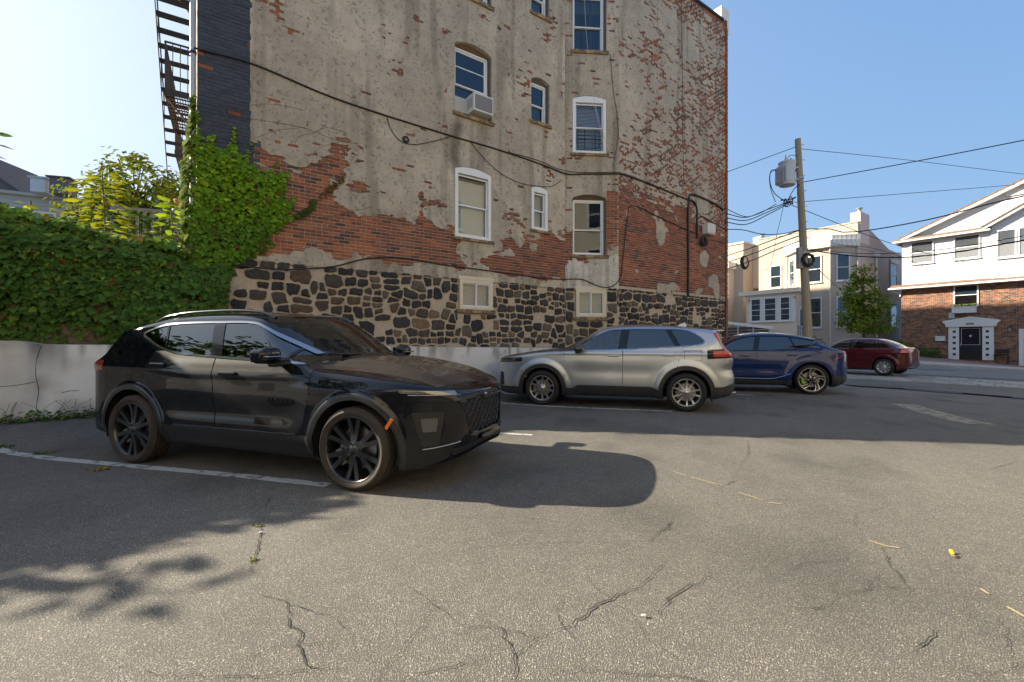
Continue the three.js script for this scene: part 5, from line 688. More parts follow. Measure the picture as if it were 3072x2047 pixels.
  mesh('top_rail', bar(V3(0, 2.9, 0), V3(4.0, 2.32, 0), 0.3, 0.2), std(0.72, 0.72, 0.72, 0.4), fn); for (let i = 0; i < 4; i++) mesh('post', cyl(V3(0.1 + i * 1.2, 0, 0), V3(0.1 + i * 1.2, y0(0.1 + i * 1.2) - 0.15, 0), 0.045), std(0.55, 0.55, 0.55, 0.5), fn); for (let i = 0; i < 3; i++) for (let k = 0; k < 7; k++) mesh('slat', bx(0.16 + i * 1.2, 0.8 + k * 0.24, -0.02, 1.24 + i * 1.2, 1.0 + k * 0.24, 0.0), std(0.05, 0.055, 0.06, 0.7), fn);
}
{ const [X, d] = ST(-10.55, 34.4); tree('street_tree', 'small upright green street tree in front of the tan house', [X, gh(X, d), -d], { seed: 12, h: 5.2, r: 0.07, leaf: 0.17, clump: 0.26, up: 0.5, color: [0.1, 0.175, 0.02], yellow: 0.35, crown: [[0, 2.3, 0, 1.35, 0.85, 1.2, 1200], [0.1, 3.2, 0, 1.3, 0.95, 1.1, 1300], [-0.1, 4.1, 0, 1.0, 0.85, 0.9, 900], [0, 5.0, 0, 0.55, 0.75, 0.5, 420], [0.9, 2.0, 0.3, 0.9, 0.55, 0.7, 420]] });
  const hb = [[-9.9, 38.6, 0.9, 520, 'rounded green bush at the corner of the brick house'], [-11.3, 37.6, 0.6, 260, 'low bush beneath the street tree']]; for (const [x, b, s, n, lab] of hb) { const [X2, d2] = ST(x, b), t = thing('bush', lab, 'bush', [X2, gh(X2, d2), -d2]), r = RNG(n), list = []; for (let i = 0; i < n; i++) { const an = r() * 6.28, rr = Math.sqrt(r()), y = r(); list.push([V3(Math.cos(an) * rr * s, y * s * 1.2 * (1 - 0.4 * rr), Math.sin(an) * rr * s), V3(Math.cos(an), 0.6, Math.sin(an)), 0.17 * (0.6 + 0.7 * r()), leafColor(r, [0.06, 0.13, 0.02], 0.5, 0.2), V3(r() - 0.5, r() - 0.6, r() - 0.5)]); } leaves('foliage', t, LEAF2, ivyMat, list); mesh('stem', cyl(V3(0, -0.1, 0), V3(0, s * 0.7, 0), 0.03), std(0.08, 0.06, 0.04, 0.9), t); } }
// ---------- utility pole and wires ----------
const poleTop = V3(11.41, 9.38, -18.15), poleFoot = V3(11.66, 0, -17.8);
const at = (px, py, d) => V3((px - 1536) / 1366 * d, EYE + (1026 - py) / 1366 * d, -d);
{
  const p = thing('utility_pole', 'tall weathered wooden utility pole leaning beside the street', 'pole', [poleFoot.x, 0, poleFoot.z]), o = (v) => v.clone().sub(V3(poleFoot.x, 0, poleFoot.z));
  const wood = std(1, 1, 1, 0.95); wood.map = tex(512, (u, v, i, j) => { const f = 0.62 + 0.65 * fbm(u * 40, v * 3, 5, 301, 3), k = sstep(0.6, 0.75, fbm(u * 14, v * 14, 3, 303, 14)); return [0.32 * f * (1 - 0.3 * k), 0.275 * f * (1 - 0.3 * k), 0.2 * f * (1 - 0.3 * k)]; }, true, 1); wood.bumpMap = wood.map; wood.bumpScale = 0.01; wood.map.repeat.set(1, 0.3);
  mesh('shaft', cyl(o(V3(poleFoot.x + 0.01, -0.3, poleFoot.z)), o(poleTop), 0.175, 0.105, 18), wood, p);
  const on = (y, dx = 0, dz = 0) => { const t = (y) / poleTop.y, q = poleFoot.clone().lerp(poleTop, t); q.y = y; return o(q).add(V3(dx, 0, dz)); };
  const dark = std(0.02, 0.02, 0.022, 0.6), galv = std(0.35, 0.36, 0.37, 0.45, { metalness: 0.5 });
  for (let i = 0; i < 9; i++) mesh('step_bolt', cyl(on(4.2 + i * 0.62, 0.1), on(4.2 + i * 0.62, 0.24), 0.012, 0.012, 6), galv, p);
  mesh('junction_box', bx(-0.1, -0.45, -0.09, 0.1, 0.38, 0.09, 0.02).translate(...on(4.62, -0.22, 0.08).toArray()), std(0.24, 0.25, 0.26, 0.6), p);
  for (let i = 0; i < 9; i++) { const r = RNG(i + 3); mesh('cable_coil', tube([...Array(9)].map((_, k) => on(4.5 + 0.22 * Math.sin(k / 9 * 6.283) * (0.8 + 0.4 * r()) + 0.1 * (r() - 0.5), 0.02 + 0.2 * Math.cos(k / 9 * 6.283) * (0.8 + 0.5 * r()), 0.18 + 0.03 * i % 0.08)), 0.018, 30, 5, true), dark, p); }
  mesh('strap', merge([cyl(on(4.75), on(4.83), 0.165), cyl(on(7.75), on(7.83), 0.14)]), galv, p);
  // transformer
  const t = thing('transformer', 'grey finned pole transformer hanging on the utility pole', 'transformer', [10.95, 7.5, -18.1]);
  const grey = std(0.46, 0.5, 0.54, 0.45), lp = [[0, 0], [0.27, 0], [0.3, 0.03], [0.3, 0.86], [0.32, 0.88], [0.32, 0.93], [0.2, 0.98], [0, 0.99]].map(([a, b]) => new THREE.Vector2(a, b));
  mesh('tank', new THREE.LatheGeometry(lp, 28), grey, t); for (let i = 0; i < 9; i++) { const an = 2.2 + i * 0.26; mesh('cooling_fin', new THREE.BoxGeometry(0.13, 0.62, 0.018).rotateY(-an).translate(Math.cos(an) * 0.35, 0.42, Math.sin(an) * 0.35), grey, t); }
  for (const [x, hh] of [[-0.06, 0.28], [0.14, 0.16]]) mesh('bushing', new THREE.LatheGeometry([[0, 0], [0.05, 0], [0.055, 0.04], [0.035, 0.06], [0.055, 0.1], [0.035, 0.13], [0.02, hh]].map(([a, b]) => new THREE.Vector2(a, b)), 12).translate(x, 0.95, 0.02), std(0.5, 0.5, 0.5, 0.3), t);
  mesh('bracket', merge([bx(0.26, 0.2, -0.08, 0.42, 0.28, 0.08), bx(0.26, 0.68, -0.08, 0.42, 0.76, 0.08)]), galv, t); mesh('lug', new THREE.SphereGeometry(0.035, 8, 6).translate(0.2, 0.52, 0.24), dark, t);
}
{
  const dark = std(0.014, 0.014, 0.016, 0.6); let nW = 0;
  const wire = (label, pts, r, sag = 0, seg = 40) => { const w = pts.map((q) => q.isVector3 ? q : at(...q)); if (w.length === 2 && sag) { const m = []; for (let i = 0; i <= 10; i++) { const t = i / 10, q = w[0].clone().lerp(w[1], t); q.y -= sag * 4 * t * (1 - t); m.push(q); } w.splice(0, 2, ...m); } const o = mesh('cable', tube(w, r, seg, 5), dark, scene); tag(o, label, 'cable'); return o; };
  const PT = (y) => { const q = poleFoot.clone().lerp(poleTop, y / poleTop.y); q.y = y; return q; };
  wire('high primary wire running from the pole top behind the brick building', [PT(9.1), V3(-10.4, 9.2, -49)], 0.014, 0.5); wire('thin wire from the pole top crossing high over the brick and white house', [PT(9.0), at(2710, 478, 21), at(3072, 522, 22), at(3300, 545, 23)], 0.012);
  wire('black wire rising over the street from below the transformer', [PT(7.62), V3(33.5, 7.7, 13)], 0.016, 0.9, 60); wire('wire running level from the pole knot over the gable of the white house', [at(2385, 607, 18), at(2700, 582, 19.5), at(3072, 552, 21), at(3300, 530, 22)], 0.012);
  wire('long service wire slanting down from the pole towards the brick and white house', [at(2370, 613, 18), at(2700, 738, 21.5), at(3072, 820, 26.3), at(3200, 838, 27)], 0.014); wire('telephone cable with a dip running from the pole along the street', [PT(5.75), at(2500, 688, 17.2), at(2530, 697, 16.9), at(2600, 692, 16.3), at(2800, 656, 14.9), at(3072, 588, 13.2), V3(33.5, 5.8, 13)], 0.02, 0, 80);
  wire('thick black cable sagging from the junction box along the street', [PT(4.95), at(2560, 768, 16.7), at(2720, 772, 15.5), at(2900, 752, 14.2), at(3072, 722, 13.2), V3(33.5, 5.0, 13)], 0.024, 0, 80); wire('second cable just above the thick sagging cable', [PT(5.0), at(2560, 760, 16.8), at(2740, 757, 15.3), at(2900, 738, 14.2), at(3072, 708, 13.2)], 0.012, 0, 60);
  wire('thin drop wire from the junction box to the tan house', [PT(4.7), at(2500, 850, 24), at(2560, 905, 32)], 0.014); wire('thin drop wire crossing in front of the white siding', [PT(5.1), at(2620, 745, 21), at(2850, 830, 25), at(2960, 862, 28)], 0.01); wire('faint wire from the pole to the eave of the brick and white house', [PT(5.45), at(2640, 760, 22), at(2800, 800, 25), at(3072, 850, 26.3)], 0.009);
  // bundles to the left and the service to the building
  for (let i = 0; i < 3; i++) wire(['upper twisted service cable from the pole knot to the brick building', 'middle twisted service cable from the pole knot to the brick building', 'lowest slack service cable from the pole knot to the brick building'][i], [at(2365, 606 + i * 3, 17.9), at(2300, 630 + i * 8, 17.3), at(2240, 655 + i * 9 - (i === 2 ? 0 : 3), 16.7), onWall(3, 15.1, 5.75 - i * 0.15, 0.05)], 0.017);
  wire('curled drip loop at the street corner of the brick building', [onWall(3, 15.05, 5.95, 0.03), at(2215, 643, 16.3), at(2245, 650, 16.8), at(2280, 640, 17.1), at(2330, 612, 17.6)], 0.014);
  wire('slack cable from the brick corner to the pole', [onWall(3, 15.1, 5.2, 0.04), at(2230, 690, 16.6), at(2290, 703, 17.2), at(2350, 701, 17.7), at(2400, 690, 18)], 0.016);
  for (let i = 0; i < 3; i++) wire(['top cable of the bundle running behind the brick building', 'middle cable of the bundle running behind the brick building', 'lowest cable of the bundle running behind the brick building'][i], [at(2402, 690 + i * 16, 18), at(2330, 716 + i * 17, 20), at(2260, 742 + i * 19, 22.5), at(2180, 768 + i * 20, 26), at(2000, 830 + i * 16, 38)], 0.024);
  wire('thin wire hanging down from the pole knot to the cable bundle', [at(2352, 615, 17.9), at(2342, 660, 17.8), at(2332, 700, 18.2), at(2325, 745, 19), at(2310, 800, 20), at(2290, 812, 21)], 0.009);
  const coil = thing('cable_coil', 'large round coil of spare cable hanging on the cable bundle', 'cable coil', at(2236, 787, 23.6).toArray()); for (let i = 0; i < 4; i++) mesh('loop', new THREE.TorusGeometry(0.34 - i * 0.02, 0.022, 6, 40).rotateY(0.5 + i * 0.06).translate((i - 1.5) * 0.02, (i - 1.5) * 0.012, 0), dark, coil); mesh('slack_loop', new THREE.TorusGeometry(0.43, 0.008, 5, 40).rotateY(0.5).translate(-0.2, 0.02, 0), dark, coil);
  const knot = thing('wire_knot', 'tangle of splices where the wires meet beside the pole', 'wire splice', at(2358, 605, 17.95).toArray()), r = RNG(31); for (let i = 0; i < 7; i++) { const a = V3((r() - 0.5) * 0.5, (r() - 0.5) * 0.2, (r() - 0.5) * 0.2); mesh('splice', cyl(a, a.clone().add(V3(0.18 * r(), 0.12 * (r() - 0.3), 0.05)), 0.03), dark, knot); } for (let i = 0; i < 4; i++) mesh('loop', new THREE.TorusGeometry(0.1 + 0.05 * r(), 0.014, 5, 20).rotateY(r()).translate((r() - 0.3) * 0.4, (r() - 0.5) * 0.15, 0), dark, knot);
  wire('jumper from the transformer looping down to the wire knot', [at(2330, 512, 18), at(2316, 510, 18), at(2311, 545, 18), at(2325, 580, 18), at(2350, 600, 17.95)], 0.016); wire('second jumper looping from the transformer to the wire knot', [at(2328, 508, 18), at(2312, 520, 18), at(2312, 560, 18), at(2327, 606, 17.95)], 0.014); wire('short lead from the transformer top to the pole', [at(2363, 475, 18.1), at(2372, 466, 18.1), at(2390, 468, 18.1), at(2396, 480, 18.1)], 0.012); wire('cable from the wire knot up to the pole', [at(2364, 600, 17.95), at(2385, 565, 18), at(2400, 552, 18)], 0.016);
}
// ---------- cables and fittings on the brick building ----------
{
  const dark = std(0.018, 0.016, 0.016, 0.6), grey = std(0.3, 0.3, 0.31, 0.6);
  const run = (label, pts, r, m = dark, seg = 120) => tag(mesh('wall_cable', tube(pts.map(([s, x, y, o]) => onWall(s, x, y, o ?? 0.035)), r, seg, 6), m, scene), label, 'cable');
  run('thick black cable clipped across the stucco at the third floor', [[1, -0.05, 6.26], [1, 0.76, 6.3], [1, 2.23, 6.12], [1, 4.9, 6.05], [1, 6.0, 6.05], [1, 7.7, 5.98], [1, 8.2, 5.92, 0.06], [2, 0.15, 5.91], [2, 0.42, 5.93], [2, 1.45, 5.97], [3, 9.75, 5.98], [3, 10.74, 5.96], [3, 12.9, 5.83]], 0.019);
  run('thinner cable hugging the thick black cable on the stucco', [[1, 6.4, 6.06], [1, 7.4, 6.07], [1, 8.1, 5.99, 0.06], [2, 0.3, 5.98], [2, 1.4, 6.01], [3, 9.8, 6.02], [3, 12.7, 5.87]], 0.01);
  run('black cable sagging along the top of the stone base', [[1, 0.5, 2.64, 0.07], [1, 1.28, 2.63, 0.07], [1, 1.62, 2.67, 0.06], [1, 2.23, 2.78, 0.06], [1, 2.82, 2.99], [1, 3.61, 3.1], [1, 4.64, 3.05], [1, 5.62, 3.03], [1, 6.82, 3.0], [1, 7.7, 2.98], [1, 8.3, 3.01, 0.05], [2, 0.1, 3.02], [2, 0.47, 3.02], [2, 0.66, 2.95], [2, 0.99, 2.81, 0.1], [2, 1.25, 2.81, 0.1], [2, 1.44, 2.92, 0.05], [3, 9.72, 3.1], [3, 9.8, 3.5], [3, 9.87, 3.97], [3, 10.04, 4.94], [3, 10.1, 5.13], [3, 10.37, 5.2], [3, 11.2, 5.08], [3, 12.87, 4.87], [3, 13.5, 4.8]], 0.014, dark, 220);
  run('thin cable from the coil up the brick wall to the street corner', [[3, 13.6, 4.66], [3, 14.3, 4.72], [3, 15.1, 4.73]], 0.01);
  run('black conduit standing on the brick wall near the meter box', [[3, 12.91, 2.75], [3, 12.92, 4], [3, 12.92, 5.7], [3, 12.97, 5.95], [3, 13.1, 6.05], [3, 13.33, 6.06], [3, 14.39, 5.98], [3, 14.97, 5.86]], 0.035); run('shorter black conduit bending down beside the meter box', [[3, 13.0, 5.84], [3, 13.25, 5.82], [3, 13.38, 5.65], [3, 13.4, 5.2], [3, 13.4, 4.66]], 0.03); run('cable leaving the short conduit towards the street corner', [[3, 13.45, 5.3], [3, 13.6, 5.42], [3, 14.2, 5.34], [3, 15.1, 5.2]], 0.016);
  run('pale wire hanging slantwise across the upper windows', [[2, 0.5, 11.4, 0.06], [2, 0.62, 9.3, 0.1], [2, 0.8, 7.9, 0.1], [2, 0.95, 7.2, 0.12], [2, 1.3, 5.95], [3, 10.1, 5.3], [3, 10.9, 4.9]], 0.005, std(0.55, 0.52, 0.48, 0.7)); run('second pale wire slanting down to the bricks', [[2, 0.8, 7.9, 0.1], [2, 1.1, 6.9, 0.1], [2, 1.42, 6.2, 0.06], [3, 10.0, 5.8], [3, 10.8, 5.0]], 0.005, std(0.55, 0.52, 0.48, 0.7));
  run('thin dark wire hanging beside the upper bay windows', [[2, 1.28, 9.3], [2, 1.35, 8.4], [2, 1.47, 7.6], [2, 1.5, 7.0], [2, 1.4, 6.4], [2, 1.38, 6.0]], 0.007); run('thin vertical wire on the flaking stucco', [[3, 12.55, 12.3], [3, 12.6, 10], [3, 12.62, 8], [3, 12.7, 6.2]], 0.006); run('slack wire hanging from the thick cable between the windows', [[1, 5.35, 6.03], [1, 5.7, 5.75], [1, 6.2, 5.48], [1, 6.8, 5.36], [1, 7.3, 5.38, 0.05], [1, 7.9, 5.5], [1, 8.2, 5.72]], 0.007); run('looped wire with a small coil left of the windows', [[1, 3.3, 6.05], [1, 3.4, 5.8], [1, 3.6, 5.62], [1, 3.9, 5.62], [1, 4.4, 5.82], [1, 4.8, 6.02]], 0.008);
  const hung = (name, label, cat, seg, s, y, make) => { const p = onWall(seg, s, y, 0.02), t = thing(name, label, cat, p.toArray(), TH); make(t); };
  hung('small_wire_coil', 'small coil of wire hanging on the stucco', 'wire coil', 1, 3.72, 5.68, (t) => { for (let i = 0; i < 3; i++) mesh('loop', new THREE.TorusGeometry(0.07 - i * 0.012, 0.008, 5, 20).translate(0, 0, 0.02 + i * 0.008), dark, t); });
  hung('coiled_cable', 'coil of black cable under the meter box', 'cable coil', 3, 13.62, 4.6, (t) => { for (let i = 0; i < 6; i++) mesh('loop', new THREE.TorusGeometry(0.13 + 0.012 * (i % 3), 0.018, 5, 24).rotateX(0.25 - i * 0.07).translate(0.01 * i, -0.01 * (i % 2), 0.06 + i * 0.012), dark, t); });
  hung('meter_box', 'pale grey utility box on the brick wall', 'utility box', 3, 13.92, 4.84, (t) => { mesh('case', bx(-0.22, 0, 0, 0.22, 0.34, 0.2, 0.012), std(0.6, 0.58, 0.52, 0.6), t); mesh('lid', bx(-0.23, 0.03, 0.2, 0.23, 0.35, 0.216, 0.006), std(0.62, 0.6, 0.54, 0.6), t); mesh('lock', bx(0.14, 0.04, 0.216, 0.17, 0.08, 0.226), grey, t); });
  hung('window_air_conditioner', 'old white air conditioner sticking out of the third floor window', 'air conditioner', 1, 5.43, 6.7, (t) => { const c = std(0.66, 0.66, 0.63, 0.5); mesh('case', bx(-0.12, 0.02, -0.2, 0.42, 0.44, 0.22, 0.012), c, t); mesh('rear_grille', bx(-0.09, 0.06, 0.215, 0.39, 0.40, 0.226), std(0.16, 0.16, 0.17, 0.7), t); for (let i = 0; i < 22; i++) mesh('grille_bar', bx(-0.085 + i * 0.0218, 0.06, 0.226, -0.079 + i * 0.0218, 0.40, 0.23), std(0.35, 0.35, 0.36, 0.6), t); for (let i = 0; i < 6; i++) mesh('side_louvre', bx(-0.126, 0.12, -0.1 + i * 0.045, -0.119, 0.36, -0.08 + i * 0.045), std(0.3, 0.3, 0.3, 0.6), t); mesh('side_panel', bx(-0.42, 0.02, -0.17, -0.12, 0.42, -0.16), std(0.5, 0.5, 0.48, 0.6), t); });
  hung('window_guard', 'black iron guard bars in front of the white bay window', 'window guard', 2, 0.69, 6.6, (t) => { for (const y of [0.05, 0.2, 0.3, 0.4, 0.5]) mesh('crossbar', bx(-0.34, y, 0, 0.34, y + 0.014, 0.014), dark, t); for (const x of [-0.34, -0.15, 0.15, 0.34]) mesh('upright', bx(x, 0, 0.014, x + 0.016, 0.56, 0.03), dark, t); t.rotation.y = TH - Math.atan2(0.502, 0.865); });
}

{ // added unseen block behind the brick building, throws shade on street and fronts
  const [X, d] = AB(26, 3), t = thing('tall_apartment_block', 'unseen tall tan block added behind the brick building to shade the street', 'building', [X, 0, -d], TH), m = std(0.4, 0.33, 0.26, 0.9);
  mesh('wall', bx(0, 0, -20, 12, 21.4, 0), m, t); mesh('parapet', bx(-0.15, 21.4, -20.15, 12.15, 21.9, 0.15), m, t); for (let j = 0; j < 6; j++) for (let i = 0; i < 4; i++) sashWindow(t, 1.2 + i * 2.8, 2.3 + i * 2.8, 2 + j * 3.1, 3.7 + j * 3.1, 0.0);
}
{ // charging cable and litter on the lot
  const dark = std(0.015, 0.015, 0.016, 0.6), pts = [[2500, 1140], [2519, 1148], [2560, 1160], [2620, 1164], [2704, 1169], [2800, 1176], [2900, 1184], [3072, 1198.7], [3250, 1213]].map(([a, b]) => { const [X, d] = gp(a, b); return V3(X, 0.022, -d); }); pts[0].y = 0.3;
  tag(mesh('ground_cable', tube(pts, 0.02, 90, 8), dark, scene), 'black cable lying on the asphalt from the blue car towards the street', 'cable');
  for (const [a, b, n] of [[2716, 2890, 1], [3040, 3120, 2]]) { const P = []; for (let i = 0; i <= 8; i++) { const px = lerp(a, b, i / 8), py = 1169 + (px - 2704) * 0.0806, [X, d] = gp(px, py + 0.2); P.push(V3(X, 0.0, -d)); } const cover = mesh('cable_cover', tube(P, 0.06, 20, 8).scale(1, 0.62, 1), std(0.05, 0.05, 0.052, 0.45), scene); tag(cover, n === 1 ? 'flat black cover over the middle of the ground cable' : 'flat black cover over the far end of the ground cable', 'cable cover'); }
  const [X, d] = gp(2854, 1664), l = thing('yellow_litter', 'bright yellow strip of litter on the sunlit asphalt', 'litter', [X, 0.008, -d], 0.9); const pos = [], idx = []; for (let i = 0; i <= 8; i++) { const u = i / 8 - 0.5; pos.push(u * 0.07, 0.006 * Math.sin(i * 1.1) + 0.008, -0.009, u * 0.07, 0.006 * Math.sin(i * 1.1 + 0.5) + 0.008, 0.009); if (i) { const k = i * 2; idx.push(k - 2, k - 1, k, k - 1, k + 1, k); } } mesh('strip', geoOf(pos, idx), std(0.75, 0.5, 0.01, 0.5, { side: THREE.DoubleSide }), l); mesh('torn_end', bx(-0.06, 0.002, -0.006, -0.035, 0.008, 0.01, 0.002), std(0.35, 0.2, 0.05, 0.8), l);
  [[1932, 1853, 'pale leaf scrap near the forked crack'], [783, 1602, 'pale crumpled scrap in the asphalt crack'], [2245, 1199, 'white torn paper on the shaded asphalt']].forEach(([a, b, lab], i) => { const [X2, d2] = gp(a, b), t = thing('paper_scrap', lab, 'scrap', [X2, 0.012, -d2], i); mesh('scrap', new THREE.IcosahedronGeometry(0.012, 1).scale(1.3, 0.35, 0.7), std(0.6, 0.55, 0.5, 0.8), t); });
}

{ // next house on the far side, to the right of the garage
  const h = streetThing('grey_shingled_house', 'grey shingled house standing to the right of the garage', 'house', 0.6, 40.5), w = std(0.26, 0.27, 0.28, 0.8); mesh('wall', clap2([() => 0, () => 16, -0.3, 7.6], 0.15, 0.0), w, h); mesh('core', bx(0, -0.5, -8, 16, 7.6, -0.02), w, h); mesh('roof', bx(-0.3, 7.6, -8.3, 16.3, 7.9, 0.4), std(0.06, 0.06, 0.065, 0.9), h); for (let i = 0; i < 4; i++) for (const y of [1.6, 4.8]) sashWindow(h, 1.5 + i * 3.6, 2.6 + i * 3.6, y, y + 1.6, 0.02);
}
// ---------- cars ----------
console.log('cars');
const font = await new FontLoader().loadAsync('fonts/droid/droid_sans_bold.typeface.json');
const smax = (a, b, k) => { const h = Math.max(k - Math.abs(a - b), 0) / k; return Math.max(a, b) + h * h * k * 0.25; };
function field2(fn, x0, x1, y0, y1, c) { const nx = Math.ceil((x1 - x0) / c) + 1, ny = Math.ceil((y1 - y0) / c) + 1, d = new Float32Array(nx * ny); for (let j = 0; j < ny; j++) for (let i = 0; i < nx; i++) d[j * nx + i] = fn(x0 + i * c, y0 + j * c); return (x, y) => { const fx = clamp((x - x0) / c, 0, nx - 1.001), fy = clamp((y - y0) / c, 0, ny - 1.001), i = fx | 0, j = fy | 0, u = fx - i, v = fy - j, k = j * nx + i; return (d[k] * (1 - u) + d[k + 1] * u) * (1 - v) + (d[k + nx] * (1 - u) + d[k + nx + 1] * u) * v; }; }
// body surface: x runs from the front axle to the REAR, y up, z to one side; returns half mesh rows [x, y, z, nx, ny, nz]
function bodyHalf(S) {
  const c = S.cell, sideP = spline(S.side, 5), planP = spline(S.plan, 6, false); planP.push([S.plan[S.plan.length - 1][0], -0.5], [S.plan[0][0], -0.5]);
  const secP = spline(S.sec, 6, false); secP.push([S.sec[S.sec.length - 1][0], -0.5], [S.sec[0][0], -0.5]);
  const X0 = S.plan[0][0] - 0.1, X1 = S.plan[S.plan.length - 1][0] + 0.1, Y0 = 0.1, Y1 = S.top + 0.12, Z1 = S.half + 0.1;
  const fs = field2(sdPoly(sideP), X0 - 0.4, X1 + 0.4, Y0 - 0.1, Y1 + 0.2, 0.0125), fp = field2(sdPoly(planP), X0 - 0.2, X1 + 0.2, -0.1, Z1 + 0.1, 0.0125), fc = field2(sdPoly(secP), Y0 - 0.1, Y1 + 0.2, -0.1, Z1 + 0.1, 0.0125);
  const f = (x, y, z) => {
    z = Math.abs(z); const up = sstep(S.belt - 0.12, S.belt + 0.06, y), xe = x - S.bowF * z * z * up * sstep(1.9, 0.9, x) + S.bowR * z * z * up * sstep(2.0, 2.9, x);
    let d = smax(fs(xe, y + S.crown * z * z), smax(fp(x, z), fc(y + (S.beltRise || 0) * clamp((1.5 - x) / 2.5, -1, 1) * up, z), S.k), S.k * 0.9);
    if (S.dents) d += S.dents(x, y, z); return d; };
  const nx = Math.ceil((X1 - X0) / c), ny = Math.ceil((Y1 - Y0) / c), nz = Math.ceil((Z1 + 3 * c) / c), val = new Float32Array((nx + 1) * (ny + 1) * (nz + 1)), id = (i, j, k) => (k * (ny + 1) + j) * (nx + 1) + i, Zs = -2.5 * c;
  for (let k = 0; k <= nz; k++) for (let j = 0; j <= ny; j++) for (let i = 0; i <= nx; i++) val[id(i, j, k)] = f(X0 + i * c, Y0 + j * c, Zs + k * c);
  const vi = new Int32Array(nx * ny * nz).fill(-1), vid = (i, j, k) => (k * ny + j) * nx + i, p = [], t = [];
  const E = [[0, 1], [2, 3], [4, 5], [6, 7], [0, 2], [1, 3], [4, 6], [5, 7], [0, 4], [1, 5], [2, 6], [3, 7]];
  const eps = 0.004, grad = (x, y, z) => [f(x + eps, y, z) - f(x - eps, y, z), f(x, y + eps, z) - f(x, y - eps, z), f(x, y, z + eps) - f(x, y, z - eps)];
  for (let k = 0; k < nz; k++) for (let j = 0; j < ny; j++) for (let i = 0; i < nx; i++) {
    const v = [0, 1, 2, 3, 4, 5, 6, 7].map((q) => val[id(i + (q & 1), j + ((q >> 1) & 1), k + (q >> 2))]); let neg = 0; for (const q of v) neg += q < 0; if (neg === 0 || neg === 8) continue;
    let sx = 0, sy = 0, sz = 0, n = 0; for (const [a, b] of E) if ((v[a] < 0) !== (v[b] < 0)) { const u = v[a] / (v[a] - v[b]); sx += lerp(a & 1, b & 1, u); sy += lerp((a >> 1) & 1, (b >> 1) & 1, u); sz += lerp(a >> 2, b >> 2, u); n++; }
    let x = X0 + (i + sx / n) * c, y = Y0 + (j + sy / n) * c, z = Zs + (k + sz / n) * c;
    for (let q = 0; q < 2; q++) { const g = grad(x, y, z), L2 = (g[0] ** 2 + g[1] ** 2 + g[2] ** 2) / (4 * eps * eps), d = f(x, y, z) / (L2 || 1) / (2 * eps); x -= clamp(g[0] * d, -c, c); y -= clamp(g[1] * d, -c, c); z -= clamp(g[2] * d, -c, c); }
    vi[vid(i, j, k)] = p.length; p.push([x, y, z, 0, 0, 0]);
  }
  const quad = (a, b, c_, d, flip) => { if (a < 0 || b < 0 || c_ < 0 || d < 0) return; if (flip) t.push([a, c_, b], [a, d, c_]); else t.push([a, b, c_], [a, c_, d]); };
  for (let k = 1; k < nz; k++) for (let j = 1; j < ny; j++) for (let i = 1; i < nx; i++) {
    const s = val[id(i, j, k)] < 0;
    if (i < nx && s !== val[id(i + 1, j, k)] < 0) quad(vi[vid(i, j - 1, k - 1)], vi[vid(i, j, k - 1)], vi[vid(i, j, k)], vi[vid(i, j - 1, k)], !s);
    if (s !== val[id(i, j + 1, k)] < 0) quad(vi[vid(i - 1, j, k - 1)], vi[vid(i - 1, j, k)], vi[vid(i, j, k)], vi[vid(i, j, k - 1)], !s);
    if (s !== val[id(i, j, k + 1)] < 0) quad(vi[vid(i - 1, j - 1, k)], vi[vid(i, j - 1, k)], vi[vid(i, j, k)], vi[vid(i - 1, j, k)], !s);
  }
  const h = isoSplit({ p, t }, (r) => -r[2])[0];
  // exact normals from the field
  for (const r of h.p) { const e = 0.009, x = r[0], y = r[1], z = r[2]; let a = f(x + e, y, z) - f(x - e, y, z), b = f(x, y + e, z) - f(x, y - e, z), q = f(x, y, z + e) - f(x, y, z - e); if (z < 1e-4) q = 0; const L = Math.hypot(a, b, q) || 1; r[3] = a / L; r[4] = b / L; r[5] = q / L; }
  return { m: h, f };
}
function toGeo(m, mirror, push = 0) { // forward is +x in the car's own frame, so x flips
  const n = m.p.length, pos = new Float32Array(n * 3), nor = new Float32Array(n * 3), uv = new Float32Array(n * 2), s = mirror ? -1 : 1; m.p.forEach((r, i) => { pos[i * 3] = -(r[0] + r[3] * push); pos[i * 3 + 1] = r[1] + r[4] * push; pos[i * 3 + 2] = s * (r[2] + r[5] * push); nor[i * 3] = -r[3]; nor[i * 3 + 1] = r[4]; nor[i * 3 + 2] = s * r[5]; uv[i * 2] = r[0]; uv[i * 2 + 1] = r[1] + r[2]; });
  const idx = []; for (const [a, b, c] of m.t) { // orient by normals
    const A = m.p[a], B = m.p[b], C = m.p[c], ux = B[0] - A[0], uy = B[1] - A[1], uz = B[2] - A[2], vx = C[0] - A[0], vy = C[1] - A[1], vz = C[2] - A[2]; const d = (uy * vz - uz * vy) * (A[3] + B[3] + C[3]) + (uz * vx - ux * vz) * (A[4] + B[4] + C[4]) + (ux * vy - uy * vx) * (A[5] + B[5] + C[5]); const flip = (d < 0) !== (mirror ? false : true); if (flip) idx.push(a, c, b); else idx.push(a, b, c); }
  return geoOf(pos, idx, uv, nor);
}
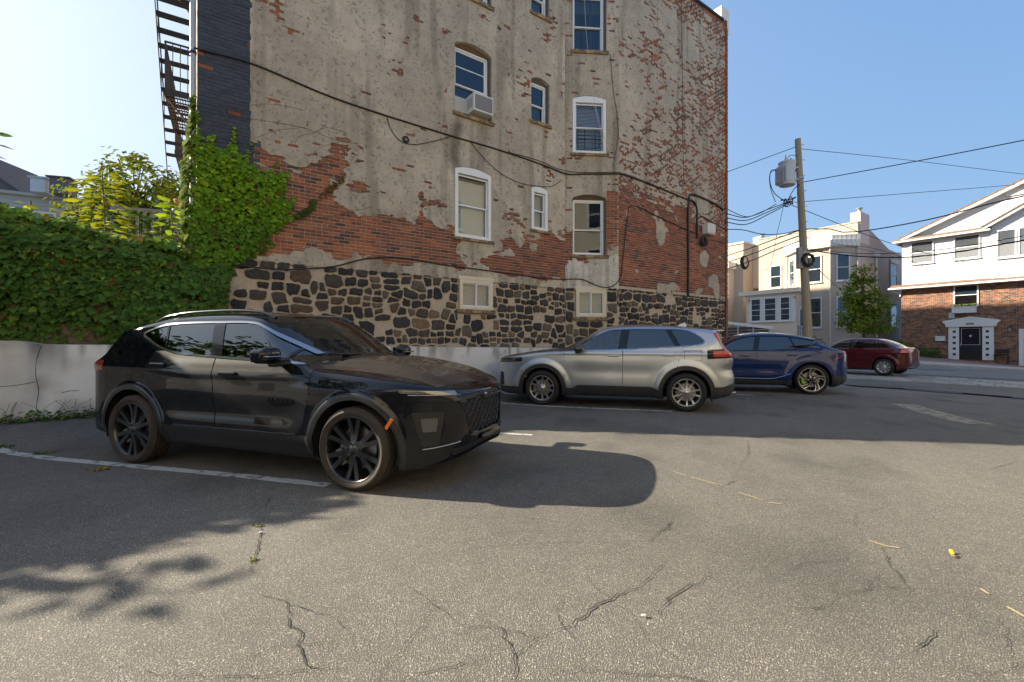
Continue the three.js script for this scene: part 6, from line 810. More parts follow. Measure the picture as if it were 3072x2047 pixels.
const rubber = std(0.012, 0.012, 0.013, 0.75), blackPlastic = std(0.022, 0.022, 0.024, 0.6), chrome = std(0.36, 0.36, 0.375, 0.1, { metalness: 1 }), darkTrim = phys(0.01, 0.01, 0.012, 0.06), seamM = std(0.004, 0.004, 0.004, 0.9), lampRed = phys(0.5, 0.012, 0.01, 0.12, { clearcoat: 1 }), lampAmber = phys(0.75, 0.16, 0.01, 0.2, { clearcoat: 1 }), lampClear = phys(0.55, 0.55, 0.54, 0.08, { metalness: 0.3, clearcoat: 1 }), carGlass = phys(0.30, 0.36, 0.35, 0.01, { transmission: 1, thickness: 0, ior: 1.85 }), tintGlass = phys(0.035, 0.04, 0.042, 0.01, { transmission: 1, thickness: 0, ior: 2.1 }), interiorM = std(0.03, 0.03, 0.032, 0.8), seatM = std(0.045, 0.044, 0.043, 0.8), discM = std(0.3, 0.3, 0.3, 0.35, { metalness: 0.8 });
const rubberDust = std(1, 1, 1, 0.85); rubberDust.map = tex(256, (u, v, i, j) => { const d = 0.25 + 0.75 * fbm(u * 10, v * 10, 4, 401, 10) + 0.15 * (hash(i, j, 4) - 0.5); return [0.012 + 0.05 * d, 0.011 + 0.037 * d, 0.011 + 0.026 * d]; }, true, 0.5);
function wheel(parent, x, z, R, rimR, wid, style, out) { // wheel on the +z or -z side (out = sign)
  const prof = [[rimR - 0.012, wid / 2 - 0.02], [rimR + 0.004, wid / 2 - 0.006], [rimR + 0.02, wid / 2], [lerp(rimR, R, 0.5), wid / 2 + 0.012], [R - 0.03, wid / 2 - 0.004], [R - 0.008, wid / 2 - 0.024], [R, wid / 2 - 0.045]];
  for (const g of [-0.055, 0.0, 0.055]) prof.push([R, wid / 2 * 0 - g + 0.03 + 0.0], [R - 0.008, -g + 0.027], [R - 0.008, -g + 0.018], [R, -g + 0.015]);
  prof.push([R, -wid / 2 + 0.045], [R - 0.008, -wid / 2 + 0.024], [R - 0.03, -wid / 2 + 0.004], [rimR, -wid / 2 + 0.005]);
  const pts = prof.map(([r, q]) => new THREE.Vector2(r, q)); pts.sort((a, b) => 0); const g = new THREE.LatheGeometry(pts, 56).rotateX(Math.PI / 2); if (out < 0) g.rotateY(Math.PI);
  const w = mesh('wheel', g, style.tyre || rubber, parent); w.position.set(-x, R, z); w.userData.label = undefined; delete w.userData.label;
  const S = (geo) => { geo.rotateZ(style.phase || 0); if (out < 0) geo.rotateY(Math.PI); return geo; }, zo = wid / 2 - 0.012;
  mesh('rim', S(new THREE.LatheGeometry([[rimR - 0.03, -0.12], [rimR - 0.02, -0.03], [rimR - 0.014, 0.0], [rimR - 0.002, 0.006], [rimR + 0.004, 0.0], [rimR + 0.004, -0.02]].map(([a, b]) => new THREE.Vector2(a, b)), 56).rotateX(Math.PI / 2).translate(0, 0, zo)), style.rimMat, w);
  mesh('barrel', S(new THREE.CylinderGeometry(rimR - 0.012, rimR - 0.012, wid - 0.05, 40, 1, true).rotateX(Math.PI / 2)), std(0.01, 0.01, 0.01, 0.6, { side: THREE.DoubleSide }), w);
  mesh('brake_disc', S(new THREE.CylinderGeometry(rimR * 0.66, rimR * 0.66, 0.02, 36).rotateX(Math.PI / 2).translate(0, 0, zo - 0.1)), discM, w);
  mesh('caliper', S(new RoundedBoxGeometry(0.07, 0.15, 0.06, 2, 0.015).translate(-rimR * 0.62, 0, zo - 0.075)), style.caliper || std(0.12, 0.12, 0.12, 0.5), w);
  mesh('backing', S(new THREE.CylinderGeometry(rimR - 0.014, rimR - 0.014, 0.01, 36).rotateX(Math.PI / 2).translate(0, 0, zo - 0.16)), std(0.008, 0.008, 0.008, 0.9), w);
  // spokes: each [angle at hub, angle at rim, width at hub, width at rim, depth offset]
  for (const [a0, a1, w0, w1, m] of style.spokes) {
    const r0 = 0.045, r1 = rimR - 0.008, P = (r, a, s, ww, zz) => [r * Math.cos(a) - s * ww / 2 * Math.sin(a), r * Math.sin(a) + s * ww / 2 * Math.cos(a), zz], pos = [], idx = [], N = 5;
    for (let i = 0; i <= N; i++) { const u = i / N, r = lerp(r0, r1, u), a = lerp(a0, a1, u), ww = lerp(w0, w1, u), dz = zo - 0.004 - 0.03 * Math.sin(Math.PI * (0.15 + 0.75 * u)) * 0.6; for (const [s, q] of [[-1, -0.035], [-0.72, 0], [0.72, 0], [1, -0.035]]) pos.push(...P(r, a, s, ww, dz + q)); }
    for (let i = 0; i < N; i++) for (let k = 0; k < 3; k++) { const o = i * 4 + k; idx.push(o, o + 4, o + 1, o + 1, o + 4, o + 5); }
    mesh('spoke', toCreasedNormals(S(geoOf(pos, idx).toNonIndexed()), 0.5), m || style.rimMat, w);
  }
  mesh('hub_cap', S(new THREE.LatheGeometry([[0.0, 0.012], [0.03, 0.011], [0.034, 0.0], [0.075, -0.012], [0.08, -0.04]].map(([a, b]) => new THREE.Vector2(a, b)).reverse(), 24).rotateX(Math.PI / 2).translate(0, 0, zo - 0.012)), style.hubMat || style.rimMat, w);
  for (let i = 0; i < (style.nuts || 5); i++) { const a = (i + 0.5) / (style.nuts || 5) * 6.283; mesh('lug_nut', S(new THREE.CylinderGeometry(0.0105, 0.012, 0.03, 6).rotateX(Math.PI / 2).translate(Math.cos(a) * 0.06, Math.sin(a) * 0.06, zo - 0.012)), style.nutMat || chrome, w); }
  if (style.badge) mesh('hub_emblem', S(style.badge().translate(0, 0, zo + 0.001)), chrome, w);
  return w;
}
// build a car from its drawing; returns the thing
function car(S) {
  const t = thing(S.name, S.label, 'car', S.pos, S.turn), B = bodyHalf(S); let m = B.m;
  const both = (name, mm, mat, push = 0, label) => [false, true].map((mi) => { const o = mesh(name, toGeo(mm, mi, push), mat, t); if (label) o.userData.label = label; return o; });
  const joined = (name, mm, mat, push = 0) => mesh(name, mergeGeometries([toGeo(mm, false, push), toGeo(mm, true, push)]), mat, t);
  const take = (fn) => { const [a, b] = isoSplit(m, fn); m = b; return a; };
  const wheelAt = [[0, S.R], [S.wb, S.R]];
  // wheel openings
  const arch = (x, y) => Math.min(...wheelAt.map(([ax, ay]) => Math.hypot(x - ax, Math.max(y - ay, (y - ay) * 0.8)) - S.archR)); take((r) => Math.max(arch(r[0], r[1]), 0.45 - r[2]));
  const under = take((r) => Math.max(r[1] - (S.rocker - 0.02), r[4] + 0.35)); joined('underbody', under, blackPlastic);
  // side glass
  const dlo = sdPoly(S.dlo), sideFace = (r) => Math.max(0.35 - r[2], 0.25 - r[5]);
  if (S.trimM) both('window_trim', take((r) => Math.max(Math.abs(dlo(r[0], r[1]) - 0.004) - 0.0105, sideFace(r))), S.trimM, 0.005); let glassM = take((r) => Math.max(dlo(r[0], r[1]), sideFace(r)));
  for (const pil of S.pillars) { const [a, b] = isoSplit(glassM, (r) => { const xm = lerp(pil[0], pil[1], (r[1] - 1.1) / 0.4); return Math.abs(r[0] - xm) - pil[2] / 2; }); glassM = b; both('window_pillar', a, pil[3] || darkTrim, 0.0); }
  S.glassCuts.reduce((rest, [x, mat]) => { const [a, b] = isoSplit(rest, (r) => r[0] - x); if (a.t.length) both('side_window', a, mat, -0.006); return b; }, glassM);
  // windscreen, rear window
  const scr = take((r) => Math.max(S.screen(r), r[3] + 0.22)); joined('windscreen', scr, S.screenM || carGlass, -0.004);
  if (S.backlight) joined('rear_window', take((r) => Math.max(S.backlight(r), 0.18 - r[3])), tintGlass, -0.004);
  // further regions: [name, fn, material, push, joined?]
  for (const [name, fn, mat, push, j, label] of S.regions) { const a = take(fn); if (!a.t.length) { console.log('empty', S.name, name); continue; } if (j) { const o = joined(name, a, mat, push); if (label) o.userData.label = label; } else both(name, a, mat, push, label); }
  // doors with their gaps
  for (const [name, poly] of S.doors) { const d = sdPoly(poly); const gap = take((r) => Math.max(Math.abs(d(r[0], r[1])) - 0.0055, 0.4 - r[2])); both('panel_gap', gap, seamM, -0.006); both(name, take((r) => Math.max(d(r[0], r[1]), 0.4 - r[2])), S.doorM || S.paint); }
  for (const fn of S.gaps || []) joined('panel_gap', take(fn), seamM, -0.006);
  for (const [name, fn, mat] of S.panels || []) joined(name, take(fn), mat || S.paint);
  joined('body', m, S.paint);
  // wheel housings, wheels
  for (const [ax] of wheelAt) for (const s of [-1, 1]) { const g = new THREE.CylinderGeometry(S.archR + 0.015, S.archR + 0.015, 0.42, 30, 1, true, Math.PI * 0.42, Math.PI * 1.16).rotateX(Math.PI / 2); g.translate(-ax, S.R, s * (S.half - 0.25)); mesh('wheel_housing', g, std(0.01, 0.01, 0.01, 0.9, { side: THREE.DoubleSide }), t); mesh('housing_wall', bx(-ax - S.archR, S.R * 0.6, s * (S.half - 0.46), -ax + S.archR, S.R + S.archR * 0.9, s * (S.half - 0.47)), std(0.01, 0.01, 0.01, 0.9), t); }
  for (const [ax] of wheelAt) for (const s of [-1, 1]) wheel(t, ax, s * (S.half - 0.125 + (S.track || 0)), S.R, S.rimR, 0.235, s * S.near > 0 && S.styleNear ? S.styleNear : S.style, s);
  // interior
  mesh('cabin_floor', bx(-S.cabin[1], 0.42, -S.half + 0.2, -S.cabin[0] + 0.1, 0.46, S.half - 0.2), interiorM, t); mesh('dashboard', bx(-S.cabin[0] - 0.28, 0.75, -S.half + 0.22, -S.cabin[0] + 0.12, S.belt - 0.07, S.half - 0.22, 0.06), interiorM, t);
  for (const [sx, zs, hh] of S.seats) { for (const z of zs) { const st = mesh('seat', bx(-sx - 0.5, 0.46, z - 0.25, -sx, 0.68, z + 0.25, 0.07), seatM, t); const bk = bx(-0.07, 0, -0.24, 0.07, hh, 0.24, 0.06).rotateZ(0.28).translate(-sx - 0.47, 0.62, z); mesh('seat_back', bk, seatM, st); mesh('headrest', bx(-0.045, 0, -0.12, 0.045, 0.17, 0.12, 0.04).rotateZ(0.2).translate(-sx - 0.47 - hh * 0.3, 0.62 + hh * 0.96, z), seatM, st); } }
  { const sw = new THREE.TorusGeometry(0.18, 0.014, 8, 28).rotateY(Math.PI / 2).rotateZ(-0.4).translate(-S.cabin[0] - 0.4, S.belt - 0.12, -0.36); mesh('steering_wheel', sw, interiorM, t); }
  // mirrors
  for (const s of [-1, 1]) { const [mx, my, mw] = S.mirror; const g = new RoundedBoxGeometry(0.2, 0.155, mw, 3, 0.06); const P = g.attributes.position; for (let i = 0; i < P.count; i++) { const k = (s * P.getZ(i) / mw + 0.5); P.setX(i, P.getX(i) * (0.72 + 0.28 * k) - 0.02 * k); P.setY(i, P.getY(i) * (0.85 + 0.15 * (1 - k)) ); } g.computeVertexNormals(); g.translate(-mx, my, s * (S.half + mw * 0.5 + 0.02)); const o = mesh('side_mirror', g, S.mirrorM || S.paint, t); mesh('mirror_foot', bx(-mx - 0.04, my - 0.1, s * (S.half - 0.08), -mx + 0.06, my - 0.02, s * (S.half + 0.1), 0.02), darkTrim, o); mesh('mirror_glass', bx(-mx - 0.112, my - 0.055, s * (S.half + 0.05), -mx - 0.104, my + 0.055, s * (S.half + mw * 0.95), 0.004), phys(0.3, 0.33, 0.36, 0.03, { metalness: 1 }), o); if (S.mirrorBand) mesh('mirror_trim', bx(-mx - 0.08, my - 0.012, s * (S.half + 0.04), -mx + 0.112, my + 0.003, s * (S.half + mw + 0.006), 0.006), chrome, o); }
  for (const [hx, hy] of S.handles) for (const s of [-1, 1]) { const zz = S.surf ? S.surf(B.f, hx, hy) : S.half - 0.03; mesh('door_handle', bx(-hx - 0.11, hy - 0.018, s * (zz - 0.01), -hx + 0.11, hy + 0.018, s * (zz + 0.032), 0.016), S.handleM || S.paint, t); }
  return { t, B };
}
const surfZ = (f, x, y) => { let a = 0.3, b = 1.1; for (let i = 0; i < 30; i++) { const q = (a + b) / 2; if (f(x, y, q) < 0) a = q; else b = q; } return a; };
const blackPaint = phys(0.0045, 0.005, 0.008, 0.3, { clearcoat: 1, clearcoatRoughness: 0.015, specularIntensity: 0.0 }), dustPaint = phys(1, 1, 1, 0.62, { clearcoat: 0.7, clearcoatRoughness: 0.07, specularIntensity: 0.15 });
dustPaint.map = tex(512, (u, v, i, j) => { const d = 0.45 + 0.5 * fbm(u * 9, v * 9, 5, 411, 9) + 0.25 * (hash(i, j, 3) - 0.5) + (hash(i >> 2, j >> 2, 9) > 0.995 ? 0.8 : 0); return [0.005 + 0.034 * d, 0.005 + 0.028 * d, 0.007 + 0.022 * d]; }, true, 1.2);
const sideDust = phys(1, 1, 1, 0.5, { clearcoat: 0.85, clearcoatRoughness: 0.03, specularIntensity: 0.15 }); sideDust.map = tex(512, (u, v, i, j) => { const d = sstep(0.35, 0.8, fbm(u * 5, v * 7, 5, 415, 5)) + 0.3 * (hash(i, j, 3) - 0.5); return [0.005 + 0.012 * d, 0.0055 + 0.0115 * d, 0.008 + 0.011 * d]; }, true, 2.0);
const near = (px, py) => gp(px, py);
function placeCar(F, R, half, facingRight) { const L = Math.hypot(F[0] - R[0], F[1] - R[1]), c = [(F[0] - R[0]) / L, (F[1] - R[1]) / L], turn = Math.atan2(c[1], c[0]); const w = facingRight ? 1 : -1, zx = Math.sin(turn), zz = Math.cos(turn); return { pos: [F[0] - w * half * zx, 0, -F[1] - w * half * zz], turn, L }; }
{ // the black SUV
  const F = near(1053, 1477), R = near(389.7, 1392), P = placeCar(F, R, 0.955, true), grilleM = std(0.008, 0.008, 0.009, 0.5);
  const nose = (r) => r[0] + 0.2; const blackRim = phys(0.012, 0.012, 0.014, 0.3, { clearcoat: 1 });
  const sp = []; for (let i = 0; i < 6; i++) { const a = i / 6 * 6.283; sp.push([a - 0.12, a - 0.2, 0.05, 0.055], [a + 0.12, a + 0.2, 0.05, 0.055]); }
  const bow = () => { const s = new THREE.Shape(); s.moveTo(-0.026, -0.006); s.lineTo(-0.011, -0.006); s.lineTo(-0.008, -0.011); s.lineTo(0.010, -0.011); s.lineTo(0.012, -0.006); s.lineTo(0.028, -0.006); s.lineTo(0.026, 0.006); s.lineTo(0.011, 0.006); s.lineTo(0.008, 0.011); s.lineTo(-0.010, 0.011); s.lineTo(-0.012, 0.006); s.lineTo(-0.028, 0.006); s.closePath(); return new THREE.ExtrudeGeometry(s, { depth: 0.004, bevelEnabled: false }); };
  const S = { name: 'black_suv', label: 'dusty black sport utility car with black wheels parked beside the painted line', pos: P.pos, turn: P.turn, near: 1, cell: 0.0185, top: 1.64, half: 0.965, belt: 1.12, wb: P.L, R: 0.362, rimR: 0.285, archR: 0.425, rocker: 0.3, k: 0.07, crown: 0.085, bowF: 0.3, bowR: 0.14, track: 0.0,
    side: [[-0.76, 0.25], [-0.85, 0.29], [-0.875, 0.38], [-0.885, 0.58], [-0.875, 0.72], [-0.835, 0.83], [-0.74, 0.91], [-0.46, 1.025], [-0.1, 1.1], [0.28, 1.14], [0.42, 1.145], [0.6, 1.25], [1.0, 1.505], [1.15, 1.57], [1.5, 1.618], [2.0, 1.632], [2.5, 1.608], [2.9, 1.558], [3.2, 1.50], [3.31, 1.468], [3.33, 1.44], [3.37, 1.38], [3.52, 1.18], [3.66, 1.1], [3.72, 1.0], [3.74, 0.75], [3.74, 0.5], [3.66, 0.38], [3.4, 0.33], [2.0, 0.28], [0.6, 0.26]],
    plan: [[-0.885, 0.0], [-0.88, 0.22], [-0.855, 0.42], [-0.79, 0.59], [-0.66, 0.755], [-0.46, 0.875], [-0.2, 0.94], [0.2, 0.96], [1.2, 0.962], [2.4, 0.965], [3.0, 0.96], [3.4, 0.92], [3.6, 0.82], [3.7, 0.62], [3.74, 0.3], [3.745, 0.0]],
    sec: [[0.15, 0.8], [0.28, 0.88], [0.42, 0.95], [0.6, 0.962], [0.8, 0.965], [0.95, 0.952], [1.05, 0.93], [1.13, 0.895], [1.25, 0.852], [1.4, 0.79], [1.5, 0.738], [1.57, 0.665], [1.62, 0.55], [1.66, 0.3], [1.7, 0.0]],
    dents: (x, y, z) => { let d = 0.014 * Math.exp(-(((y - 0.62) / 0.1) ** 2)) * sstep(0.5, 0.8, x) * sstep(2.5, 2.1, x) * sstep(0.6, 0.8, z); for (const ax of [0, 2.81]) { const q = Math.hypot(x - ax, y - 0.36); d -= 0.014 * sstep(0.52, 0.47, q) * sstep(0.38, 0.42, q) * sstep(0.6, 0.8, z); } d -= 0.01 * Math.exp(-(((y - 0.98 - 0.05 * sstep(1.8, 2.8, x)) / 0.045) ** 2)) * sstep(0.6, 0.8, z) * sstep(0.2, 0.6, x); d -= 0.016 * Math.exp(-(((z - 0.5 + 0.12 * x) / 0.12) ** 2)) * sstep(0.4, 0.2, x) * sstep(0.9, 1.0, y); d += 0.42 * Math.max(0, y - 0.88) * sstep(0.75, 0.25, x) * sstep(0.45, 0.8, z) * sstep(1.14, 1.06, y); return d; },
    dlo: spline([[0.51, 1.1], [0.9, 1.115], [1.64, 1.145], [2.25, 1.185], [2.5, 1.24], [2.7, 1.315], [2.82, 1.375], [2.72, 1.425], [2.5, 1.475], [1.77, 1.488], [1.32, 1.475], [1.2, 1.445], [0.9, 1.3], [0.6, 1.15]], 4), trimM: chrome,
    pillars: [[1.64, 1.78, 0.15], [2.36, 2.52, 0.03, blackPaint], [0.78, 0.74, 0.03]], glassCuts: [[0.76, carGlass], [1.7, tintGlass], [2.44, tintGlass], [9, tintGlass]],
    screen: (r) => Math.max(r[0] - 1.16, 0.44 + 0.25 * r[2] * r[2] - r[0], r[2] - (0.8 - 0.42 * clamp((r[1] - 1.13) / 0.45)), 1.12 - r[1]), backlight: (r) => Math.max(r[2] - 0.6, 1.18 - r[1], r[1] - 1.42), screenM: phys(0.2, 0.25, 0.23, 0.03, { transmission: 1, thickness: 0, ior: 1.6 }), paint: blackPaint, doorM: sideDust,
    regions: [
      ['headlight', (r) => Math.max(Math.abs(r[1] - 0.845 - 0.07 * (r[2] - 0.6)) - 0.012 - 0.03 * (0.9 - r[2]), r[0] + 0.42, 0.52 - r[2]), phys(0.3, 0.29, 0.26, 0.06, { metalness: 0.6, clearcoat: 1 }), -0.004, false],
      ['headlight_bezel', (r) => Math.max(Math.abs(r[1] - 0.79 - 0.05 * (r[2] - 0.6)) - 0.026, r[0] + 0.45, 0.48 - r[2]), darkTrim, -0.008, false],
      ['grille', (r) => Math.max(Math.abs(r[1] - 0.595) - 0.155, r[2] - 0.5 + 0.35 * (0.75 - r[1]), r[0] + 0.6), grilleM, -0.03, true],
      ['upper_grille', (r) => Math.max(Math.abs(r[1] - 0.79) - 0.024, r[2] - 0.48, r[0] + 0.6), grilleM, -0.02, true],
      ['fog_lamp', (r) => Math.max(Math.abs(r[1] - 0.575) - 0.06, Math.abs(r[2] - 0.755) - 0.05 + 0.1 * (0.6 - r[1]), r[0] + 0.5), phys(0.07, 0.07, 0.072, 0.1, { clearcoat: 1 }), -0.012, false],
      ['lamp_housing', (r) => Math.max(Math.abs(r[1] - 0.54) - 0.15, Math.abs(r[2] - 0.75) - 0.09 + 0.16 * (0.64 - r[1]), r[0] + 0.48), std(0.015, 0.015, 0.016, 0.45), -0.006, false],
      ['lower_intake', (r) => Math.max(Math.abs(r[1] - 0.32) - 0.035, r[2] - 0.6, r[0] + 0.6), grilleM, -0.015, true],
      ...[0, P.L].map((ax) => ['arch_trim', (r) => Math.max(Math.hypot(r[0] - ax, Math.max(r[1] - 0.36, (r[1] - 0.36) * 0.8)) - 0.49, 0.5 - r[2], 0.25 - r[5]), phys(0.01, 0.01, 0.011, 0.35, { clearcoat: 0.5 }), 0.002, false]),
      ['sill_trim', (r) => Math.max(r[1] - 0.445, r[0] - 2.5, 0.3 - r[0], 0.4 - r[2]), std(0.022, 0.022, 0.024, 0.4), 0.0, false],
      ['taillight', (r) => Math.max(Math.abs(r[1] - 1.035) - 0.055, 3.3 - r[0], 0.5 - r[2]), phys(0.3, 0.03, 0.025, 0.2, { clearcoat: 1 }), 0.003, false],
      ['hood', (r) => Math.max(r[0] - 0.44 - 0.2 * r[2] * r[2], 0.9 - r[1], r[2] - (0.74 + 0.06 * r[0]), 0.55 - r[4]), dustPaint, 0.002, true],
      ['roof', (r) => Math.max(1.555 - r[1], r[2] - 0.56, 0.75 - r[4]), dustPaint, 0.0, true]],
    doors: [['front_door', [[0.47, 1.2], [0.47, 0.82], [0.53, 0.56], [0.6, 0.455], [1.605, 0.455], [1.66, 1.2]]], ['rear_door', [[1.668, 1.2], [1.613, 0.455], [2.2, 0.455], [2.36, 0.66], [2.5, 0.78], [2.66, 0.86], [2.56, 1.2]]]],
    style: { rimMat: blackRim, spokes: sp, nuts: 6, nutMat: chrome, tyre: rubberDust, badge: bow, phase: 0.5 }, cabin: [0.5, 3.2], seats: [[1.15, [-0.4, 0.4], 0.62], [2.05, [-0.42, 0, 0.42], 0.58]], mirror: [0.78, 1.165, 0.22], mirrorBand: true, handles: [[1.43, 0.985], [2.42, 1.055]], surf: surfZ, handleM: blackPaint };
  S.panels = [['lower_door_skin', () => 1, null]]; S.panels = [];
  const { t, B } = car(S);
  // grille mesh, badges, rails, wipers, lamp
  const zAt = (x, y) => surfZ(B.f, x, y); const yRoof = (x, z) => { let a = 1.2, b = 1.8; for (let i = 0; i < 30; i++) { const q = (a + b) / 2; if (B.f(x, q, z) < 0) a = q; else b = q; } return a; }; const xFront = (y, z) => { let a = -1.2, b = -0.2; for (let i = 0; i < 30; i++) { const q = (a + b) / 2; if (B.f(q, y, z) > 0) a = q; else b = q; } return a; };
  for (let j = 0; j < 6; j++) { const y = 0.465 + j * 0.052, pts = []; for (let i = -26; i <= 26; i++) { const z = i * 0.019; if (Math.abs(z) > 0.48 - 0.35 * (0.75 - y)) continue; pts.push(V3(-xFront(y, Math.abs(z)) - 0.012, y + 0.016 * Math.sin(i * 1.05 + j * 3.14), z)); } mesh('grille_bar', tube(pts, 0.005, 90, 5), phys(0.035, 0.035, 0.038, 0.2), t); }
  { const g = bow().scale(3.2, 3.2, 6).rotateY(Math.PI / 2); mesh('front_emblem', g.translate(-xFront(0.76, 0) + 0.004, 0.76, 0), chrome, t); }
  const letters = new TextGeometry('BLAZER', { font, size: 0.038, depth: 0.006, curveSegments: 3 }); letters.computeBoundingBox(); const lw = letters.boundingBox.max.x; letters.scale(0.32 / lw, 1, 1); for (const s of [1, -1]) { const g = letters.clone(); if (s < 0) g.rotateY(Math.PI); g.translate(s > 0 ? -0.96 : -0.64, 0.735, s * (zAt(0.8, 0.75) + 0.001)); mesh('name_badge', g, phys(0.015, 0.015, 0.016, 0.15, { metalness: 0.6 }), t); }
  for (const s of [1, -1]) {
    mesh('roof_rail', tube([[1.2, 0], [1.36, 0.026], [1.7, 0.034], [2.1, 0.034], [2.5, 0.034], [2.8, 0.028], [2.95, 0]].map(([x, l]) => V3(-x, yRoof(x, 0.6) + l, s * 0.6)), 0.016, 40, 8), phys(0.015, 0.015, 0.016, 0.15, { clearcoat: 1 }), t);
    const am = bx(-0.055, -0.016, 0, 0.055, 0.016, 0.01, 0.004).rotateZ(0.95); mesh('side_marker', am.translate(0.355, 0.6, s * (zAt(-0.355, 0.6) - 0.006)).rotateY(0), lampAmber, t);
    mesh('sill_chrome', bar(V3(-0.62, 0.452, s * (zAt(0.6, 0.452) + 0.001)), V3(-2.18, 0.455, s * (zAt(2.2, 0.455) + 0.001)), 0.006, 0.01), chrome, t);
    mesh('wiper', tube([V3(-0.47, 1.155, s * 0.1 - 0.1), V3(-0.5, 1.165, s * 0.1 + 0.25), V3(-0.53, 1.17, s * 0.1 + 0.5)], 0.012, 10, 5), darkTrim, t);
  }
  for (const s of [1, -1]) { const L = []; for (let i = 0; i <= 8; i++) { const z = lerp(0.5, 0.86, i / 8), y = 0.818 + 0.02 * (i / 8); L.push(V3(-xFront(y, z) + 0.003, y, s * z)); } mesh('lamp_accent', tube(L, 0.006, 24, 6), chrome, t); const L2 = []; for (let i = 0; i <= 8; i++) { const z = lerp(0.52, 0.8, i / 8), y = 0.405 - 0.03 * (i / 8); L2.push(V3(-xFront(y, z) + 0.004, y, s * z)); } mesh('bumper_accent', tube(L2, 0.008, 24, 6), chrome, t); }
  mesh('spoiler', bx(-3.42, 1.445, -0.5, -3.15, 1.475, 0.5, 0.012).rotateZ(0.0), blackPaint, t); mesh('licence_frame', bx(0.875, 0.36, -0.16, 0.888, 0.4, 0.16), darkTrim, t);
  const bottle = thing('dashboard_bottle', 'small yellow green bottle standing behind the windscreen of the black car', 'bottle', [0, 0, 0]); { const q = t.localToWorld(V3(-0.62, 1.045, -0.3)); t.updateMatrixWorld(true); bottle.position.copy(V3(-0.66, 1.05, 0.1).applyMatrix4(t.matrixWorld)); mesh('body', new THREE.LatheGeometry([[0, 0], [0.035, 0], [0.035, 0.11], [0.014, 0.14], [0.014, 0.17], [0, 0.17]].map(([a, b]) => new THREE.Vector2(a, b)), 14), phys(0.45, 0.5, 0.06, 0.2), bottle); mesh('cap', cyl(V3(0, 0.17, 0), V3(0, 0.19, 0), 0.016), trimW, bottle); }
}
